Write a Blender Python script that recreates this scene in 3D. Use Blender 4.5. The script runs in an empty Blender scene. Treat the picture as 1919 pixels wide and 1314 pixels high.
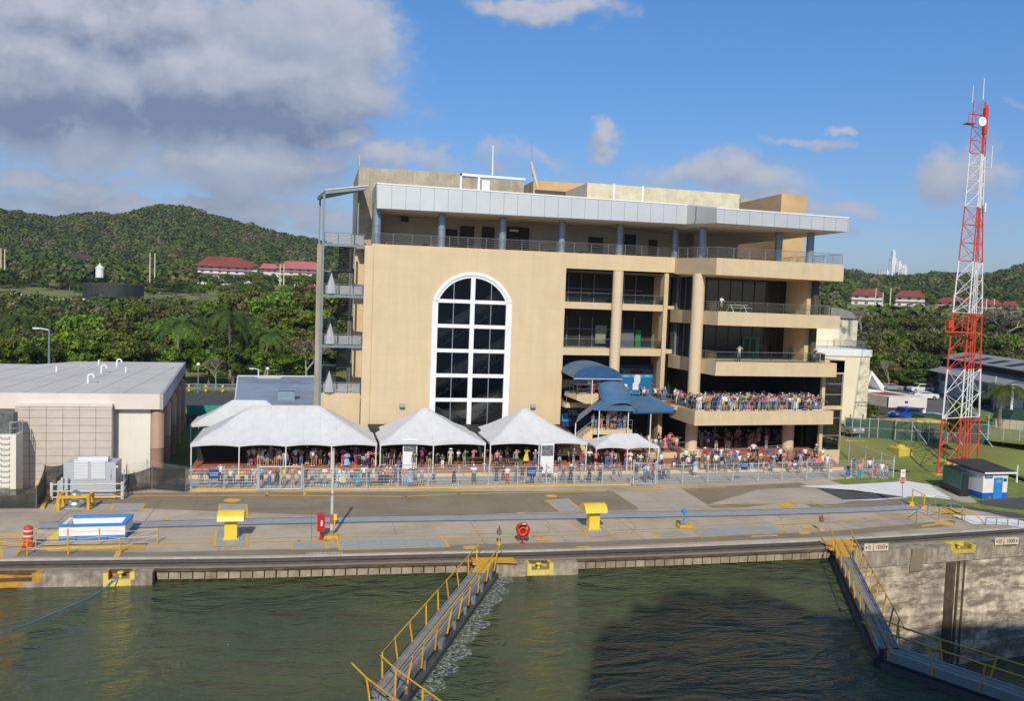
import bpy, math, random
import numpy as np
from mathutils import Vector, Matrix
S=bpy.context.scene; COL=S.collection; D=bpy.data
R_=math.radians
# ------------------------------------------------------------ camera
FPX=1549.; HC=17.2; AZ=R_(13.4)
def _rz(a): c,s=math.cos(a),math.sin(a); return np.array([[c,-s,0],[s,c,0],[0,0,1.]])
def _rx(a): c,s=math.cos(a),math.sin(a); return np.array([[1,0,0],[0,c,-s],[0,s,c.real]])
RC=_rz(-AZ)@_rx(math.pi/2+R_(-3.35))@_rz(R_(2.1))
cam=D.objects.new('camera',D.cameras.new('camera')); COL.objects.link(cam); S.camera=cam
m4=np.eye(4); m4[:3,:3]=RC; m4[:3,3]=(0,0,HC); cam.matrix_world=Matrix(m4.tolist())
cam.data.sensor_width=36; cam.data.lens=36*FPX/1919; cam.data.clip_start=.5; cam.data.clip_end=30000
S.render.resolution_x=1024; S.render.resolution_y=702
# survey helpers: a sight line from the viewpoint met with a real plane
def ray(px,py): return RC@np.array([(px-959.5)/FPX,(657-py)/FPX,-1])
def g(px,py,z=0): d=ray(px,py); t=(z-HC)/d[2]; return (d[0]*t,d[1]*t,z)
def fy(px,py,Y): d=ray(px,py); t=Y/d[1]; return (d[0]*t,Y,HC+d[2]*t)
def fx(px,py,X): d=ray(px,py); t=X/d[0]; return (X,d[1]*t,HC+d[2]*t)
# ------------------------------------------------------------ light
SUNEL=36.5; SUNDIR=np.array([-.21,-.978,0]); SUNDIR/=np.linalg.norm(SUNDIR)
sv=Vector((SUNDIR[0]*math.cos(R_(SUNEL)),SUNDIR[1]*math.cos(R_(SUNEL)),math.sin(R_(SUNEL))))
sun=D.objects.new('sun',D.lights.new('sun','SUN')); COL.objects.link(sun)
sun.data.energy=3.85; sun.data.angle=R_(.7); sun.data.color=(1,.935,.80)
sun.rotation_euler=sv.to_track_quat('Z','Y').to_euler(); sun.location=(0,-60,90)
W=D.worlds.new('World'); S.world=W; W.use_nodes=True; nt=W.node_tree; N=nt.nodes; L=nt.links
N.clear()
def nd(t,**k):
    n=N.new(t)
    for a,b in k.items(): setattr(n,a,b)
    return n
def mth(op,a,b=None,c=None,clamp=False):
    n=N.new('ShaderNodeMath'); n.operation=op; n.use_clamp=clamp
    for i,v in enumerate((a,b,c)):
        if v is None: continue
        if isinstance(v,(int,float)): n.inputs[i].default_value=v
        else: L.new(v,n.inputs[i])
    return n.outputs[0]
out=nd('ShaderNodeOutputWorld'); sky=nd('ShaderNodeTexSky'); sky.sky_type='NISHITA'; sky.sun_disc=False
sky.sun_elevation=R_(SUNEL); sky.sun_rotation=math.atan2(SUNDIR[0],SUNDIR[1]); sky.air_density=1.0; sky.dust_density=.45; sky.ozone_density=3.4; sky.altitude=20
bg=nd('ShaderNodeBackground'); bg.inputs[1].default_value=.13
hs=nd('ShaderNodeHueSaturation'); hs.inputs['Saturation'].default_value=1.22; hs.inputs['Value'].default_value=1.0
L.new(sky.outputs[0],hs.inputs['Color']); tn=nd('ShaderNodeMixRGB'); tn.blend_type='MULTIPLY'; tn.inputs[0].default_value=1; _mr=nd('ShaderNodeMapRange'); tn2=nd('ShaderNodeMixRGB'); tn2.inputs[1].default_value=(.66,.62,.74,1); tn2.inputs[2].default_value=(.84,1.0,1.12,1); L.new(tn2.outputs[0],tn.inputs[2]); L.new(hs.outputs[0],tn.inputs[1]); L.new(tn.outputs[0],bg.inputs[0])
tc=nd('ShaderNodeTexCoord'); sp=nd('ShaderNodeSeparateXYZ'); L.new(tc.outputs['Generated'],sp.inputs[0])
ca,sa=math.cos(AZ),math.sin(AZ)
X,Y,Z=sp.outputs
L.new(Z,_mr.inputs[0]); _mr.inputs[1].default_value=0; _mr.inputs[2].default_value=.40; L.new(_mr.outputs[0],tn2.inputs[0])
fw=mth('MAXIMUM',mth('ADD',mth('MULTIPLY',X,sa),mth('MULTIPLY',Y,ca)),.02)
rt=mth('ADD',mth('MULTIPLY',X,ca),mth('MULTIPLY',Y,-sa))
U=mth('DIVIDE',rt,fw); V=mth('DIVIDE',Z,fw)
def uv(px,py):
    d=ray(px,py); f=d[0]*sa+d[1]*ca; return ((d[0]*ca-d[1]*sa)/f,d[2]/f)
# cloud banks: px,py centre, half sizes in px, weight
CL=[(60,140,430,150,1.05),(400,150,320,125,1.0),(560,60,190,95,.8),(200,50,330,120,.9),(-60,60,200,200,.9),(480,305,290,75,.62),(770,300,150,42,.5),(640,250,120,60,.5),(130,345,260,34,.46),(330,395,520,50,.52),(500,345,300,50,.5),(880,330,120,30,.35),(600,215,110,90,.5),
(1040,12,170,34,.60),(1130,262,42,36,.52),(1080,325,110,36,.28),(1330,330,190,52,.55),(1530,270,110,20,.42),(1580,245,40,16,.45),(1450,385,260,34,.42),(1560,430,220,22,.28),(1810,330,130,62,.55),(1760,370,110,45,.35),(1900,180,60,18,.3),(1840,420,120,30,.25),(800,215,90,28,.22),(960,300,160,36,.36),(1640,390,150,25,.2),(740,160,30,22,.2)]
def noise(u,v,sc,det,rough,off):
    c=nd('ShaderNodeCombineXYZ'); L.new(u,c.inputs[0]); L.new(v,c.inputs[1]); c.inputs[2].default_value=off
    n=nd('ShaderNodeTexNoise'); n.inputs['Scale'].default_value=sc; n.inputs['Detail'].default_value=det; n.inputs['Roughness'].default_value=rough; n.inputs['Distortion'].default_value=.25
    L.new(c.outputs[0],n.inputs['Vector']); return n.outputs[0]
def dens(du,dv):
    u=mth('ADD',U,du); v=mth('ADD',V,dv); tot=None
    wu=mth('ADD',u,mth('MULTIPLY',mth('SUBTRACT',noise(u,v,9,7,.6,7.3),.5),.14)); wv=mth('ADD',v,mth('MULTIPLY',mth('SUBTRACT',noise(u,v,10,7,.6,3.1),.5),.09))
    for (px,py,rx,ry,w) in CL:
        cu,cv=uv(px,py); a=mth('DIVIDE',mth('SUBTRACT',wu,cu),rx/FPX); b=mth('DIVIDE',mth('SUBTRACT',wv,cv),ry/FPX)
        r=mth('ADD',mth('MULTIPLY',a,a),mth('MULTIPLY',b,b)); e=mth('MULTIPLY',mth('EXPONENT',mth('MULTIPLY',r,-1.0)),w)
        tot=e if tot is None else mth('MAXIMUM',tot,e)
    n=mth('ADD',mth('MULTIPLY',noise(u,mth('MULTIPLY',v,1.7),6,9,.6,0),.6),mth('MULTIPLY',noise(u,mth('MULTIPLY',v,1.5),17,8,.62,2.2),.4))
    return mth('ADD',mth('MULTIPLY',tot,1.15),mth('MULTIPLY',mth('SUBTRACT',n,.5),1.15))
d0=dens(0,0); d1=dens(.012,.022)
cov=nd('ShaderNodeMapRange'); cov.interpolation_type='SMOOTHSTEP'; L.new(d0,cov.inputs[0]); cov.inputs[1].default_value=.20; cov.inputs[2].default_value=.55
lit=nd('ShaderNodeMapRange'); L.new(mth('SUBTRACT',d0,d1),lit.inputs[0]); lit.inputs[1].default_value=-.10; lit.inputs[2].default_value=.34
# shaded undersides of the big bank
tt=None
for (px,py,rx,ry,w) in [(210,50,170,70,1.0),(390,215,290,48,1.1),(60,225,170,38,.9),(20,150,110,60,.6),(560,250,130,32,.7),(300,390,260,40,.5),(620,330,120,35,.45),(1440,300,80,14,.3)]:
    cu,cv=uv(px,py); a_=mth('DIVIDE',mth('SUBTRACT',mth('ADD',U,mth('MULTIPLY',mth('SUBTRACT',noise(U,V,7,5,.6,5.5),.5),.09)),cu),rx/FPX) if tt is None else mth('DIVIDE',mth('SUBTRACT',wU_,cu),rx/FPX)
    if tt is None:
        wU_=mth('ADD',U,mth('MULTIPLY',mth('SUBTRACT',noise(U,V,7,5,.6,5.5),.5),.12)); wV_=mth('ADD',V,mth('MULTIPLY',mth('SUBTRACT',noise(U,V,8,6,.6,9.5),.5),.07)); a_=mth('DIVIDE',mth('SUBTRACT',wU_,cu),rx/FPX)
    b_=mth('DIVIDE',mth('SUBTRACT',wV_,cv),ry/FPX); e=mth('MULTIPLY',mth('EXPONENT',mth('MULTIPLY',mth('ADD',mth('MULTIPLY',a_,a_),mth('MULTIPLY',b_,b_)),-1.0)),w); tt=e if tt is None else mth('ADD',tt,e)
thick=nd('ShaderNodeMapRange'); L.new(mth('ADD',tt,mth('MULTIPLY',mth('SUBTRACT',noise(U,V,10,9,.62,4.4),.5),1.6)),thick.inputs[0]); thick.inputs[1].default_value=-.05; thick.inputs[2].default_value=1.0
mx=nd('ShaderNodeMixRGB'); L.new(mth('MULTIPLY',thick.outputs[0],1.0,clamp=True),mx.inputs[0]); mx.inputs[1].default_value=(.43,.48,.60,1); mx.inputs[2].default_value=(.195,.245,.375,1)
mx2=nd('ShaderNodeMixRGB'); L.new(lit.outputs[0],mx2.inputs[0]); L.new(mx.outputs[0],mx2.inputs[1]); mx2.inputs[2].default_value=(.58,.60,.69,1)
bc=nd('ShaderNodeBackground'); L.new(mx2.outputs[0],bc.inputs[0]); bc.inputs[1].default_value=.95
up=nd('ShaderNodeMapRange'); L.new(V,up.inputs[0]); up.inputs[1].default_value=0; up.inputs[2].default_value=.02
ms=nd('ShaderNodeMixShader'); L.new(mth('MULTIPLY',mth('MULTIPLY',cov.outputs[0],.94),up.outputs[0]),ms.inputs[0]); L.new(bg.outputs[0],ms.inputs[1]); L.new(bc.outputs[0],ms.inputs[2]); L.new(ms.outputs[0],out.inputs[0])
S.view_settings.view_transform='Standard'; S.view_settings.look='None'; S.view_settings.exposure=0; S.view_settings.gamma=1
# ------------------------------------------------------------ materials
MATS={}
def mat(name,col,rough=.8,var=.12,scale=1.,bump=0.,metal=0.,streak=0.,sc_streak=1.,dirt=0.,spec=.5,dcol=None,grid=None,rnd=0.,bscale=None,seed=0.):
    if name in MATS: return MATS[name]
    m=D.materials.new(name); MATS[name]=m; m.use_nodes=True; t=m.node_tree; n=t.nodes; l=t.links; b=n['Principled BSDF']
    b.inputs['Roughness'].default_value=rough; b.inputs['Metallic'].default_value=metal; b.inputs['Specular IOR Level'].default_value=spec
    c=n.new('ShaderNodeTexCoord'); co=c.outputs['Object']
    nz=n.new('ShaderNodeTexNoise'); nz.noise_dimensions='4D'; nz.inputs['W'].default_value=seed; nz.inputs['Scale'].default_value=scale; nz.inputs['Detail'].default_value=6; nz.inputs['Roughness'].default_value=.6; l.new(co,nz.inputs['Vector'])
    mr=n.new('ShaderNodeMapRange'); l.new(nz.outputs[0],mr.inputs[0]); mr.inputs[1].default_value=.3; mr.inputs[2].default_value=.7; mr.inputs[3].default_value=1-var; mr.inputs[4].default_value=1+var
    f=mr.outputs[0]
    def mul(a,bb):
        q=n.new('ShaderNodeMath'); q.operation='MULTIPLY'; l.new(a,q.inputs[0])
        if isinstance(bb,float): q.inputs[1].default_value=bb
        else: l.new(bb,q.inputs[1])
        return q.outputs[0]
    if rnd:
        oi=n.new('ShaderNodeObjectInfo'); r=n.new('ShaderNodeMapRange'); l.new(oi.outputs['Random'],r.inputs[0]); r.inputs[3].default_value=1-rnd; r.inputs[4].default_value=1+rnd; f=mul(f,r.outputs[0])
    if grid:   # joints: (dx,dy,dz, width, depth)
        gx,gy,gz,w,dk=grid; s=n.new('ShaderNodeSeparateXYZ'); l.new(co,s.inputs[0])
        for ax,p in zip(s.outputs,(gx,gy,gz)):
            if not p: continue
            q=n.new('ShaderNodeMath'); q.operation='PINGPONG'; l.new(ax,q.inputs[0]); q.inputs[1].default_value=p/2
            r=n.new('ShaderNodeMath'); r.operation='LESS_THAN'; l.new(q.outputs[0],r.inputs[0]); r.inputs[1].default_value=w/2
            k=n.new('ShaderNodeMapRange'); l.new(r.outputs[0],k.inputs[0]); k.inputs[3].default_value=1; k.inputs[4].default_value=1-dk; f=mul(f,k.outputs[0])
    rgb=n.new('ShaderNodeVectorMath'); rgb.operation='SCALE'; rgb.inputs[0].default_value=col[:3]; l.new(f,rgb.inputs['Scale']); colo=rgb.outputs[0]
    def mixd(fac,cc,src):
        q=n.new('ShaderNodeMixRGB'); l.new(fac,q.inputs[0]); l.new(src,q.inputs[1]); q.inputs[2].default_value=(*cc,1); return q.outputs[0]
    dc=dcol or tuple(x*.25 for x in col[:3])
    if streak:
        mp=n.new('ShaderNodeMapping'); mp.inputs['Scale'].default_value=(1.6*sc_streak,1.6*sc_streak,.16*sc_streak); l.new(co,mp.inputs[0])
        n2=n.new('ShaderNodeTexNoise'); n2.inputs['Scale'].default_value=1; n2.inputs['Detail'].default_value=7; n2.inputs['Roughness'].default_value=.65; l.new(mp.outputs[0],n2.inputs['Vector'])
        r=n.new('ShaderNodeMapRange'); l.new(n2.outputs[0],r.inputs[0]); r.inputs[1].default_value=.42; r.inputs[2].default_value=.68; r.inputs[4].default_value=streak; colo=mixd(r.outputs[0],dc,colo)
    if dirt:
        n3=n.new('ShaderNodeTexNoise'); n3.inputs['Scale'].default_value=scale*.45; n3.inputs['Detail'].default_value=9; n3.inputs['Roughness'].default_value=.7; l.new(co,n3.inputs['Vector'])
        r=n.new('ShaderNodeMapRange'); l.new(n3.outputs[0],r.inputs[0]); r.inputs[1].default_value=.47; r.inputs[2].default_value=.72; r.inputs[4].default_value=dirt; colo=mixd(r.outputs[0],dc,colo)
    l.new(colo,b.inputs['Base Color'])
    if bump:
        bn=n.new('ShaderNodeTexNoise'); bn.inputs['Scale'].default_value=bscale or scale*4; bn.inputs['Detail'].default_value=5; l.new(co,bn.inputs['Vector'])
        bp=n.new('ShaderNodeBump'); bp.inputs['Strength'].default_value=bump; bp.inputs['Distance'].default_value=.05; l.new(bn.outputs[0],bp.inputs['Height']); l.new(bp.outputs[0],b.inputs['Normal'])
    return m
def srgb(r,g_,b): 
    f=lambda c:(c/255/12.92) if c/255<=.04045 else ((c/255+.055)/1.055)**2.4
    return (f(r),f(g_),f(b))
beige=mat('beige_render',(.66,.51,.31),.85,.06,.35,.12,streak=.24,dcol=(.50,.385,.235),sc_streak=.7,grid=(3.2,0,1.85,.03,.10))
beige2=mat('beige_slab_render',(.63,.485,.29),.85,.07,.8,.1,streak=.24,dcol=(.40,.32,.21))
cream=mat('cream_render',(.80,.70,.50),.85,.05,.3,.05,streak=.10,dcol=(.6,.5,.34),grid=(0,0,3.1,.03,.08))
ochre=mat('ochre_render',(.60,.39,.19),.85,.08,.4,.1,streak=.0,dirt=.3,dcol=(.10,.07,.04))
weath=mat('weathered_parapet',(.42,.36,.26),.9,.22,.9,.3,dirt=.6,streak=.3,sc_streak=2.5,dcol=(.17,.145,.10))
weath2=mat('pale_parapet',(.66,.58,.40),.9,.12,1.2,.2,dirt=.4,streak=.15,sc_streak=3.,dcol=(.2,.17,.11))
alu=mat('fascia_panels',(.56,.57,.56),.42,.05,.5,0,.25,grid=(1.5,0,0,.04,.55))
white=mat('white_paint',(.80,.80,.78),.5,.05,1.5,dirt=.12,dcol=(.45,.42,.36))
steel=mat('galvanised_steel',(.42,.44,.46),.38,.15,3,0,.7)
greysteel=mat('grey_painted_steel',(.20,.235,.26),.5,.12,2,0,.2)
colgrey=mat('blue_grey_column',(.25,.30,.36),.4,.1,1.5,0,.3)
dark=mat('shade_black',(.022,.020,.018),.7,.3,.6)  # near-black colour paints the darkness of deep, unlit spaces
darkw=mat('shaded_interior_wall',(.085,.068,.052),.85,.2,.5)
inw=mat('terrace_inner_wall',(.42,.40,.34),.85,.08,.4,streak=.1)
conc=mat('apron_concrete',(.50,.405,.29),.9,.16,.22,.3,dirt=.7,dcol=(.21,.175,.125),bscale=14,spec=.25)
concd=mat('darker_concrete',(.27,.215,.14),.9,.16,.35,.3,dirt=.45,dcol=(.13,.115,.095),bscale=14,spec=.25)
concl=mat('pale_concrete',(.45,.385,.30),.9,.14,.3,.2,dirt=.35,dcol=(.24,.21,.17),bscale=14,spec=.25)
pave=mat('plaza_concrete',(.36,.34,.295),.9,.10,.5,.1,dirt=.3,dcol=(.22,.2,.17),grid=(3,0,0,.05,.3))
asph=mat('asphalt',(.075,.072,.068),.92,.2,.6,.2,dirt=.3,dcol=(.13,.12,.11))
ylw=mat('yellow_marking_paint',(.74,.42,.05),.7,.14,2.2,dirt=.28,dcol=(.36,.24,.09))
ylb=mat('bright_yellow_paint',(.80,.56,.055),.45,.07,2,dirt=.18,dcol=(.45,.28,.03))
yor=mat('orange_yellow_steel',(.68,.36,.02),.5,.1,2,dirt=.25,dcol=(.3,.14,.03))
yold=mat('weathered_yellow_paint',(.60,.45,.07),.7,.15,3,dirt=.55,dcol=(.25,.17,.06))
hatch=mat('grey_hatch_plate',(.36,.37,.36),.6,.07,1.5,dirt=.25,dcol=(.2,.21,.21),grid=(1.6,0,0,.03,.3))
slot=mat('cable_slot_plate',(.33,.355,.36),.7,.08,1,dirt=.35,dcol=(.2,.21,.2),grid=(2.9,0,0,.03,.3),spec=.2)
brick=mat('terracotta_paving',(.36,.135,.07),.85,.15,3,.1,grid=(.6,0,0,.02,.25),dirt=.25)
grass=mat('mown_grass',(.20,.24,.055),.95,.35,1.2,.6,dirt=.65,dcol=(.19,.15,.06),bscale=9,spec=.1)
black=mat('black_rubber',(.02,.02,.022),.6,.2,3)
red=mat('red_paint',(.50,.02,.018),.35,.1,2)
blue=mat('blue_paint',(.03,.24,.60),.45,.08,2,dirt=.1)
dblue=mat('dark_blue_paint',(.02,.09,.36),.5,.1,2)
navy=mat('navy_sign',(.02,.07,.22),.4,.1,2)
tentm=mat('tent_fabric',(.655,.64,.62),.65,.06,.9,.35,dirt=.35,dcol=(.46,.44,.41),streak=.2,grid=(1.55,0,0,.035,.14),bscale=1.3)
awn=mat('blue_awning_fabric',(.055,.145,.27),.5,.2,.8,.15,dirt=.6,dcol=(.17,.20,.23))
awn2=mat('faded_blue_awning',(.06,.14,.22),.55,.2,.8,.15,dirt=.7,dcol=(.20,.22,.23))
rust=mat('rusty_ballast',(.10,.062,.038),.9,.5,1.5,.5,dirt=.6,dcol=(.19,.145,.10))
rail_m=mat('rail_steel',(.16,.13,.11),.5,.2,3,0,.5)
kerbw=mat('whitened_kerb',(.50,.46,.38),.8,.2,1,dirt=.55,dcol=(.28,.24,.19))
# tinted glass
def glassm(name,tr,tint=(.02,.02,.02),rough=.03,gl=1.):
    m=D.materials.new(name); m.use_nodes=True; t=m.node_tree; n=t.nodes; l=t.links; n.clear(); o=n.new('ShaderNodeOutputMaterial')
    a=n.new('ShaderNodeBsdfTransparent'); a.inputs[0].default_value=(tr,tr,tr,1) if not isinstance(tr,tuple) else (*tr,1)
    b=n.new('ShaderNodeBsdfGlossy'); b.inputs['Roughness'].default_value=rough; b.inputs[0].default_value=(gl,gl,gl,1)
    f=n.new('ShaderNodeFresnel'); f.inputs[0].default_value=1.7; x=n.new('ShaderNodeMixShader'); l.new(f.outputs[0],x.inputs[0]); l.new(a.outputs[0],x.inputs[1]); l.new(b.outputs[0],x.inputs[2]); l.new(x.outputs[0],o.inputs[0]); return m
glass=glassm('tinted_window_glass',.55); glasst=glassm('clear_balustrade_glass',(.62,.74,.70)); 
def mesh_sheet(name,op,col,sc=(1,1,1)):   # net / chain link: see-through sheet with a woven pattern
    m=D.materials.new(name); m.use_nodes=True; t=m.node_tree; n=t.nodes; l=t.links; b=n['Principled BSDF']; o=n['Material Output']
    b.inputs['Base Color'].default_value=(*col,1); b.inputs['Roughness'].default_value=.7
    c=n.new('ShaderNodeTexCoord'); s=n.new('ShaderNodeTexNoise'); s.inputs['Scale'].default_value=1.2; s.inputs['Detail'].default_value=4; l.new(c.outputs['Object'],s.inputs['Vector'])
    r=n.new('ShaderNodeMapRange'); l.new(s.outputs[0],r.inputs[0]); r.inputs[1].default_value=.3; r.inputs[2].default_value=.7; r.inputs[3].default_value=op*.85; r.inputs[4].default_value=min(1,op*1.15)
    a=n.new('ShaderNodeBsdfTransparent'); x=n.new('ShaderNodeMixShader'); l.new(r.outputs[0],x.inputs[0]); l.new(a.outputs[0],x.inputs[1]); l.new(b.outputs[0],x.inputs[2]); l.new(x.outputs[0],o.inputs[0]); return m
chain=mesh_sheet('chain_link',.13,(.45,.46,.46)); bnet=mesh_sheet('black_shade_net',.84,(.025,.025,.022)); gnet=mesh_sheet('green_windscreen_net',.9,(.035,.085,.065)); fnet=mesh_sheet('landing_mesh_panel',.62,(.55,.57,.56))
# ------------------------------------------------------------ builders
class B:
    def __init__(s): s.v=[]; s.f=[]
    def add(s,vs,fs):
        o=len(s.v); s.v+=[tuple(map(float,p)) for p in vs]; s.f+=[tuple(i+o for i in f) for f in fs]; return s
    def box(s,x0,y0,z0,x1,y1,z1):
        return s.add([(x0,y0,z0),(x1,y0,z0),(x1,y1,z0),(x0,y1,z0),(x0,y0,z1),(x1,y0,z1),(x1,y1,z1),(x0,y1,z1)],[(3,2,1,0),(4,5,6,7),(0,1,5,4),(1,2,6,5),(2,3,7,6),(3,0,4,7)])
    def bev(s,x0,y0,z0,x1,y1,z1,c=.03):   # chamfered box
        vs=[];
        for z,i in ((z0,0),(z1,1)):
            for e,zz in ((c,z),(0,z+(c if i==0 else -c))) if i==0 else ((0,z-c),(c,z)):
                vs+=[(x0+e,y0+e,zz),(x1-e,y0+e,zz),(x1-e,y1-e,zz),(x0+e,y1-e,zz)]
        fs=[(3,2,1,0),(12,13,14,15)]
        for k in range(3):
            for j in range(4): a=k*4+j; b_=k*4+(j+1)%4; fs.append((a,b_,b_+4,a+4))
        return s.add(vs,fs)
    def rbox(s,c,sx,sy,sz,ang=0,tilt=None):
        M_=Matrix.Rotation(ang,3,'Z')
        if tilt: M_=M_@Matrix.Rotation(tilt[1],3,tilt[0])
        vs=[]
        for z in(-.5,.5):
            for x,y in((-.5,-.5),(.5,-.5),(.5,.5),(-.5,.5)): vs.append(tuple(Vector(c)+M_@Vector((x*sx,y*sy,z*sz))))
        return s.add(vs,[(3,2,1,0),(4,5,6,7),(0,1,5,4),(1,2,6,5),(2,3,7,6),(3,0,4,7)])
    def tube(s,p,q,r,n=6,r2=None,cap=True):
        p=Vector(p);q=Vector(q);d=(q-p)
        if d.length<1e-6: return s
        d.normalize(); a=d.orthogonal().normalized(); b=d.cross(a); r2=r if r2 is None else r2
        vs=[p+(a*math.cos(t)+b*math.sin(t))*r for t in [2*math.pi*(i+.5)/n for i in range(n)]]+[q+(a*math.cos(t)+b*math.sin(t))*r2 for t in [2*math.pi*(i+.5)/n for i in range(n)]]
        fs=[(i,(i+1)%n,n+(i+1)%n,n+i) for i in range(n)]
        if cap: fs+=[tuple(range(n))[::-1],tuple(range(n,2*n))]
        return s.add(vs,fs)
    def path(s,ps,r,n=6):
        for a,b in zip(ps[:-1],ps[1:]): s.tube(a,b,r,n)
        return s
    def lathe(s,c,prof,n=16,axis='Z'):
        vs=[]; k=len(prof)
        for r,z in prof:
            for i in range(n):
                t=2*math.pi*i/n
                p=(r*math.cos(t),r*math.sin(t),z) if axis=='Z' else ((r*math.cos(t),z,r*math.sin(t)) if axis=='Y' else (z,r*math.cos(t),r*math.sin(t)))
                vs.append((c[0]+p[0],c[1]+p[1],c[2]+p[2]))
        fs=[(j*n+i,j*n+(i+1)%n,(j+1)*n+(i+1)%n,(j+1)*n+i) for j in range(k-1) for i in range(n)]
        fs+=[tuple(range(n))[::-1],tuple(range((k-1)*n,k*n))]
        return s.add(vs,fs)
    def poly(s,ps): return s.add(ps,[tuple(range(len(ps)))])
    def prism(s,ps,dv):   # polygon ps swept by vector dv
        n=len(ps); q=[(p[0]+dv[0],p[1]+dv[1],p[2]+dv[2]) for p in ps]
        return s.add(list(ps)+q,[tuple(range(n)),tuple(range(n,2*n))[::-1]]+[(i,n+i,n+(i+1)%n,(i+1)%n) for i in range(n)])
    def loft(s,a,b,closed=False):
        n=len(a); m=n if closed else n-1
        return s.add(list(a)+list(b),[(i,(i+1)%n,n+(i+1)%n,n+i) for i in range(m)])
    def sphere(s,c,r,n=10,m=6,sz=1): 
        return s.lathe(c,[(max(.001,r*math.sin(math.pi*j/m)),-r*sz*math.cos(math.pi*j/m)) for j in range(m+1)],n)
OFF={}
def obj(name,b,m,parent=None,smooth=False,label=None):
    me=D.meshes.new(name); off=OFF.get(parent.name,(0,0,0)) if parent else (0,0,0)
    vs=b.v if off==(0,0,0) else [(v[0]-off[0],v[1]-off[1],v[2]-off[2]) for v in b.v]
    me.from_pydata(vs,[],b.f); me.update(); 
    if smooth:
        me.polygons.foreach_set('use_smooth',[True]*len(me.polygons)); 
        try: me.set_sharp_from_angle(angle=R_(40))
        except Exception: pass
    if m: me.materials.append(m)
    o=D.objects.new(name,me); COL.objects.link(o)
    if parent: o.parent=parent
    OFF[o.name]=off
    if label: o['label']=label
    return o
def recalc(o):
    import bmesh
    bm=bmesh.new(); bm.from_mesh(o.data); bmesh.ops.recalc_face_normals(bm,faces=bm.faces); bm.to_mesh(o.data); bm.free(); return o
def thing(name,loc,label,cat,group=None,rz=0):
    o=D.objects.new(name,None); o.empty_display_size=.3; COL.objects.link(o); o.location=loc; OFF[o.name]=tuple(map(float,loc)); o['label']=label; o['category']=cat
    if group: o['group']=group
    return o
def tag(o,label,cat,group=None):
    o['label']=label; o['category']=cat
    if group: o['group']=group
    return o
def rebase(o,loc):   # give a single mesh thing its origin at its base
    o.data.transform(Matrix.Translation(-Vector(loc))); o.location=loc; return o
def one(name,b,m,loc,label,cat,group=None,smooth=False): return tag(rebase(obj(name,b,m,smooth=smooth),loc),label,cat,group)
def struct(name,b,m,parent=None,kind='structure'):
    o=obj(name,b,m,parent)
    if not parent: o['kind']=kind
    return o
def copytree(o,loc,rz=None,label=None,group=None,scale=None,parent=None):
    c=o.copy(); COL.objects.link(c); c.parent=parent
    if parent is None:
        c.location=loc
        if rz is not None: c.rotation_euler=(0,0,rz)
        if scale: c.scale=scale if isinstance(scale,tuple) else (scale,)*3
        if label: c['label']=label
        if group: c['group']=group
    for ch in o.children: copytree(ch,None,parent=c)
    return c
def text(name,body,m,parent,loc,size,rot,off=(0,0,0),align='CENTER',sx=1.,ext=.004):
    cu=D.curves.new('tmp','FONT'); cu.body=body; cu.size=size; cu.align_x=align; cu.align_y='CENTER'; cu.extrude=ext; cu.space_line=.95
    to=D.objects.new('tmp',cu); COL.objects.link(to); dg=bpy.context.evaluated_depsgraph_get(); me=D.meshes.new_from_object(to.evaluated_get(dg)); D.objects.remove(to)
    me.name=name; M_=Matrix.Translation(Vector(loc)-Vector(OFF.get(parent.name,(0,0,0))))@rot.to_4x4()@Matrix.Diagonal((sx,1,1,1)); me.transform(M_); me.materials.clear(); me.materials.append(m)
    o=D.objects.new(name,me); COL.objects.link(o); o.parent=parent; OFF[o.name]=OFF.get(parent.name,(0,0,0)); return o
FR=Matrix.Rotation(math.pi/2,3,'X')      # text standing up, facing -Y
ORD=['first','second','third','fourth','fifth','sixth','seventh','eighth','ninth','tenth','eleventh','twelfth','thirteenth','fourteenth','fifteenth','sixteenth','seventeenth','eighteenth','nineteenth','twentieth']
def ordn(i):
    if i<20: return ORD[i]
    k=i+1; return '%d%s'%(k,{1:'st',2:'nd',3:'rd'}.get(k%10,'th'))
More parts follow.
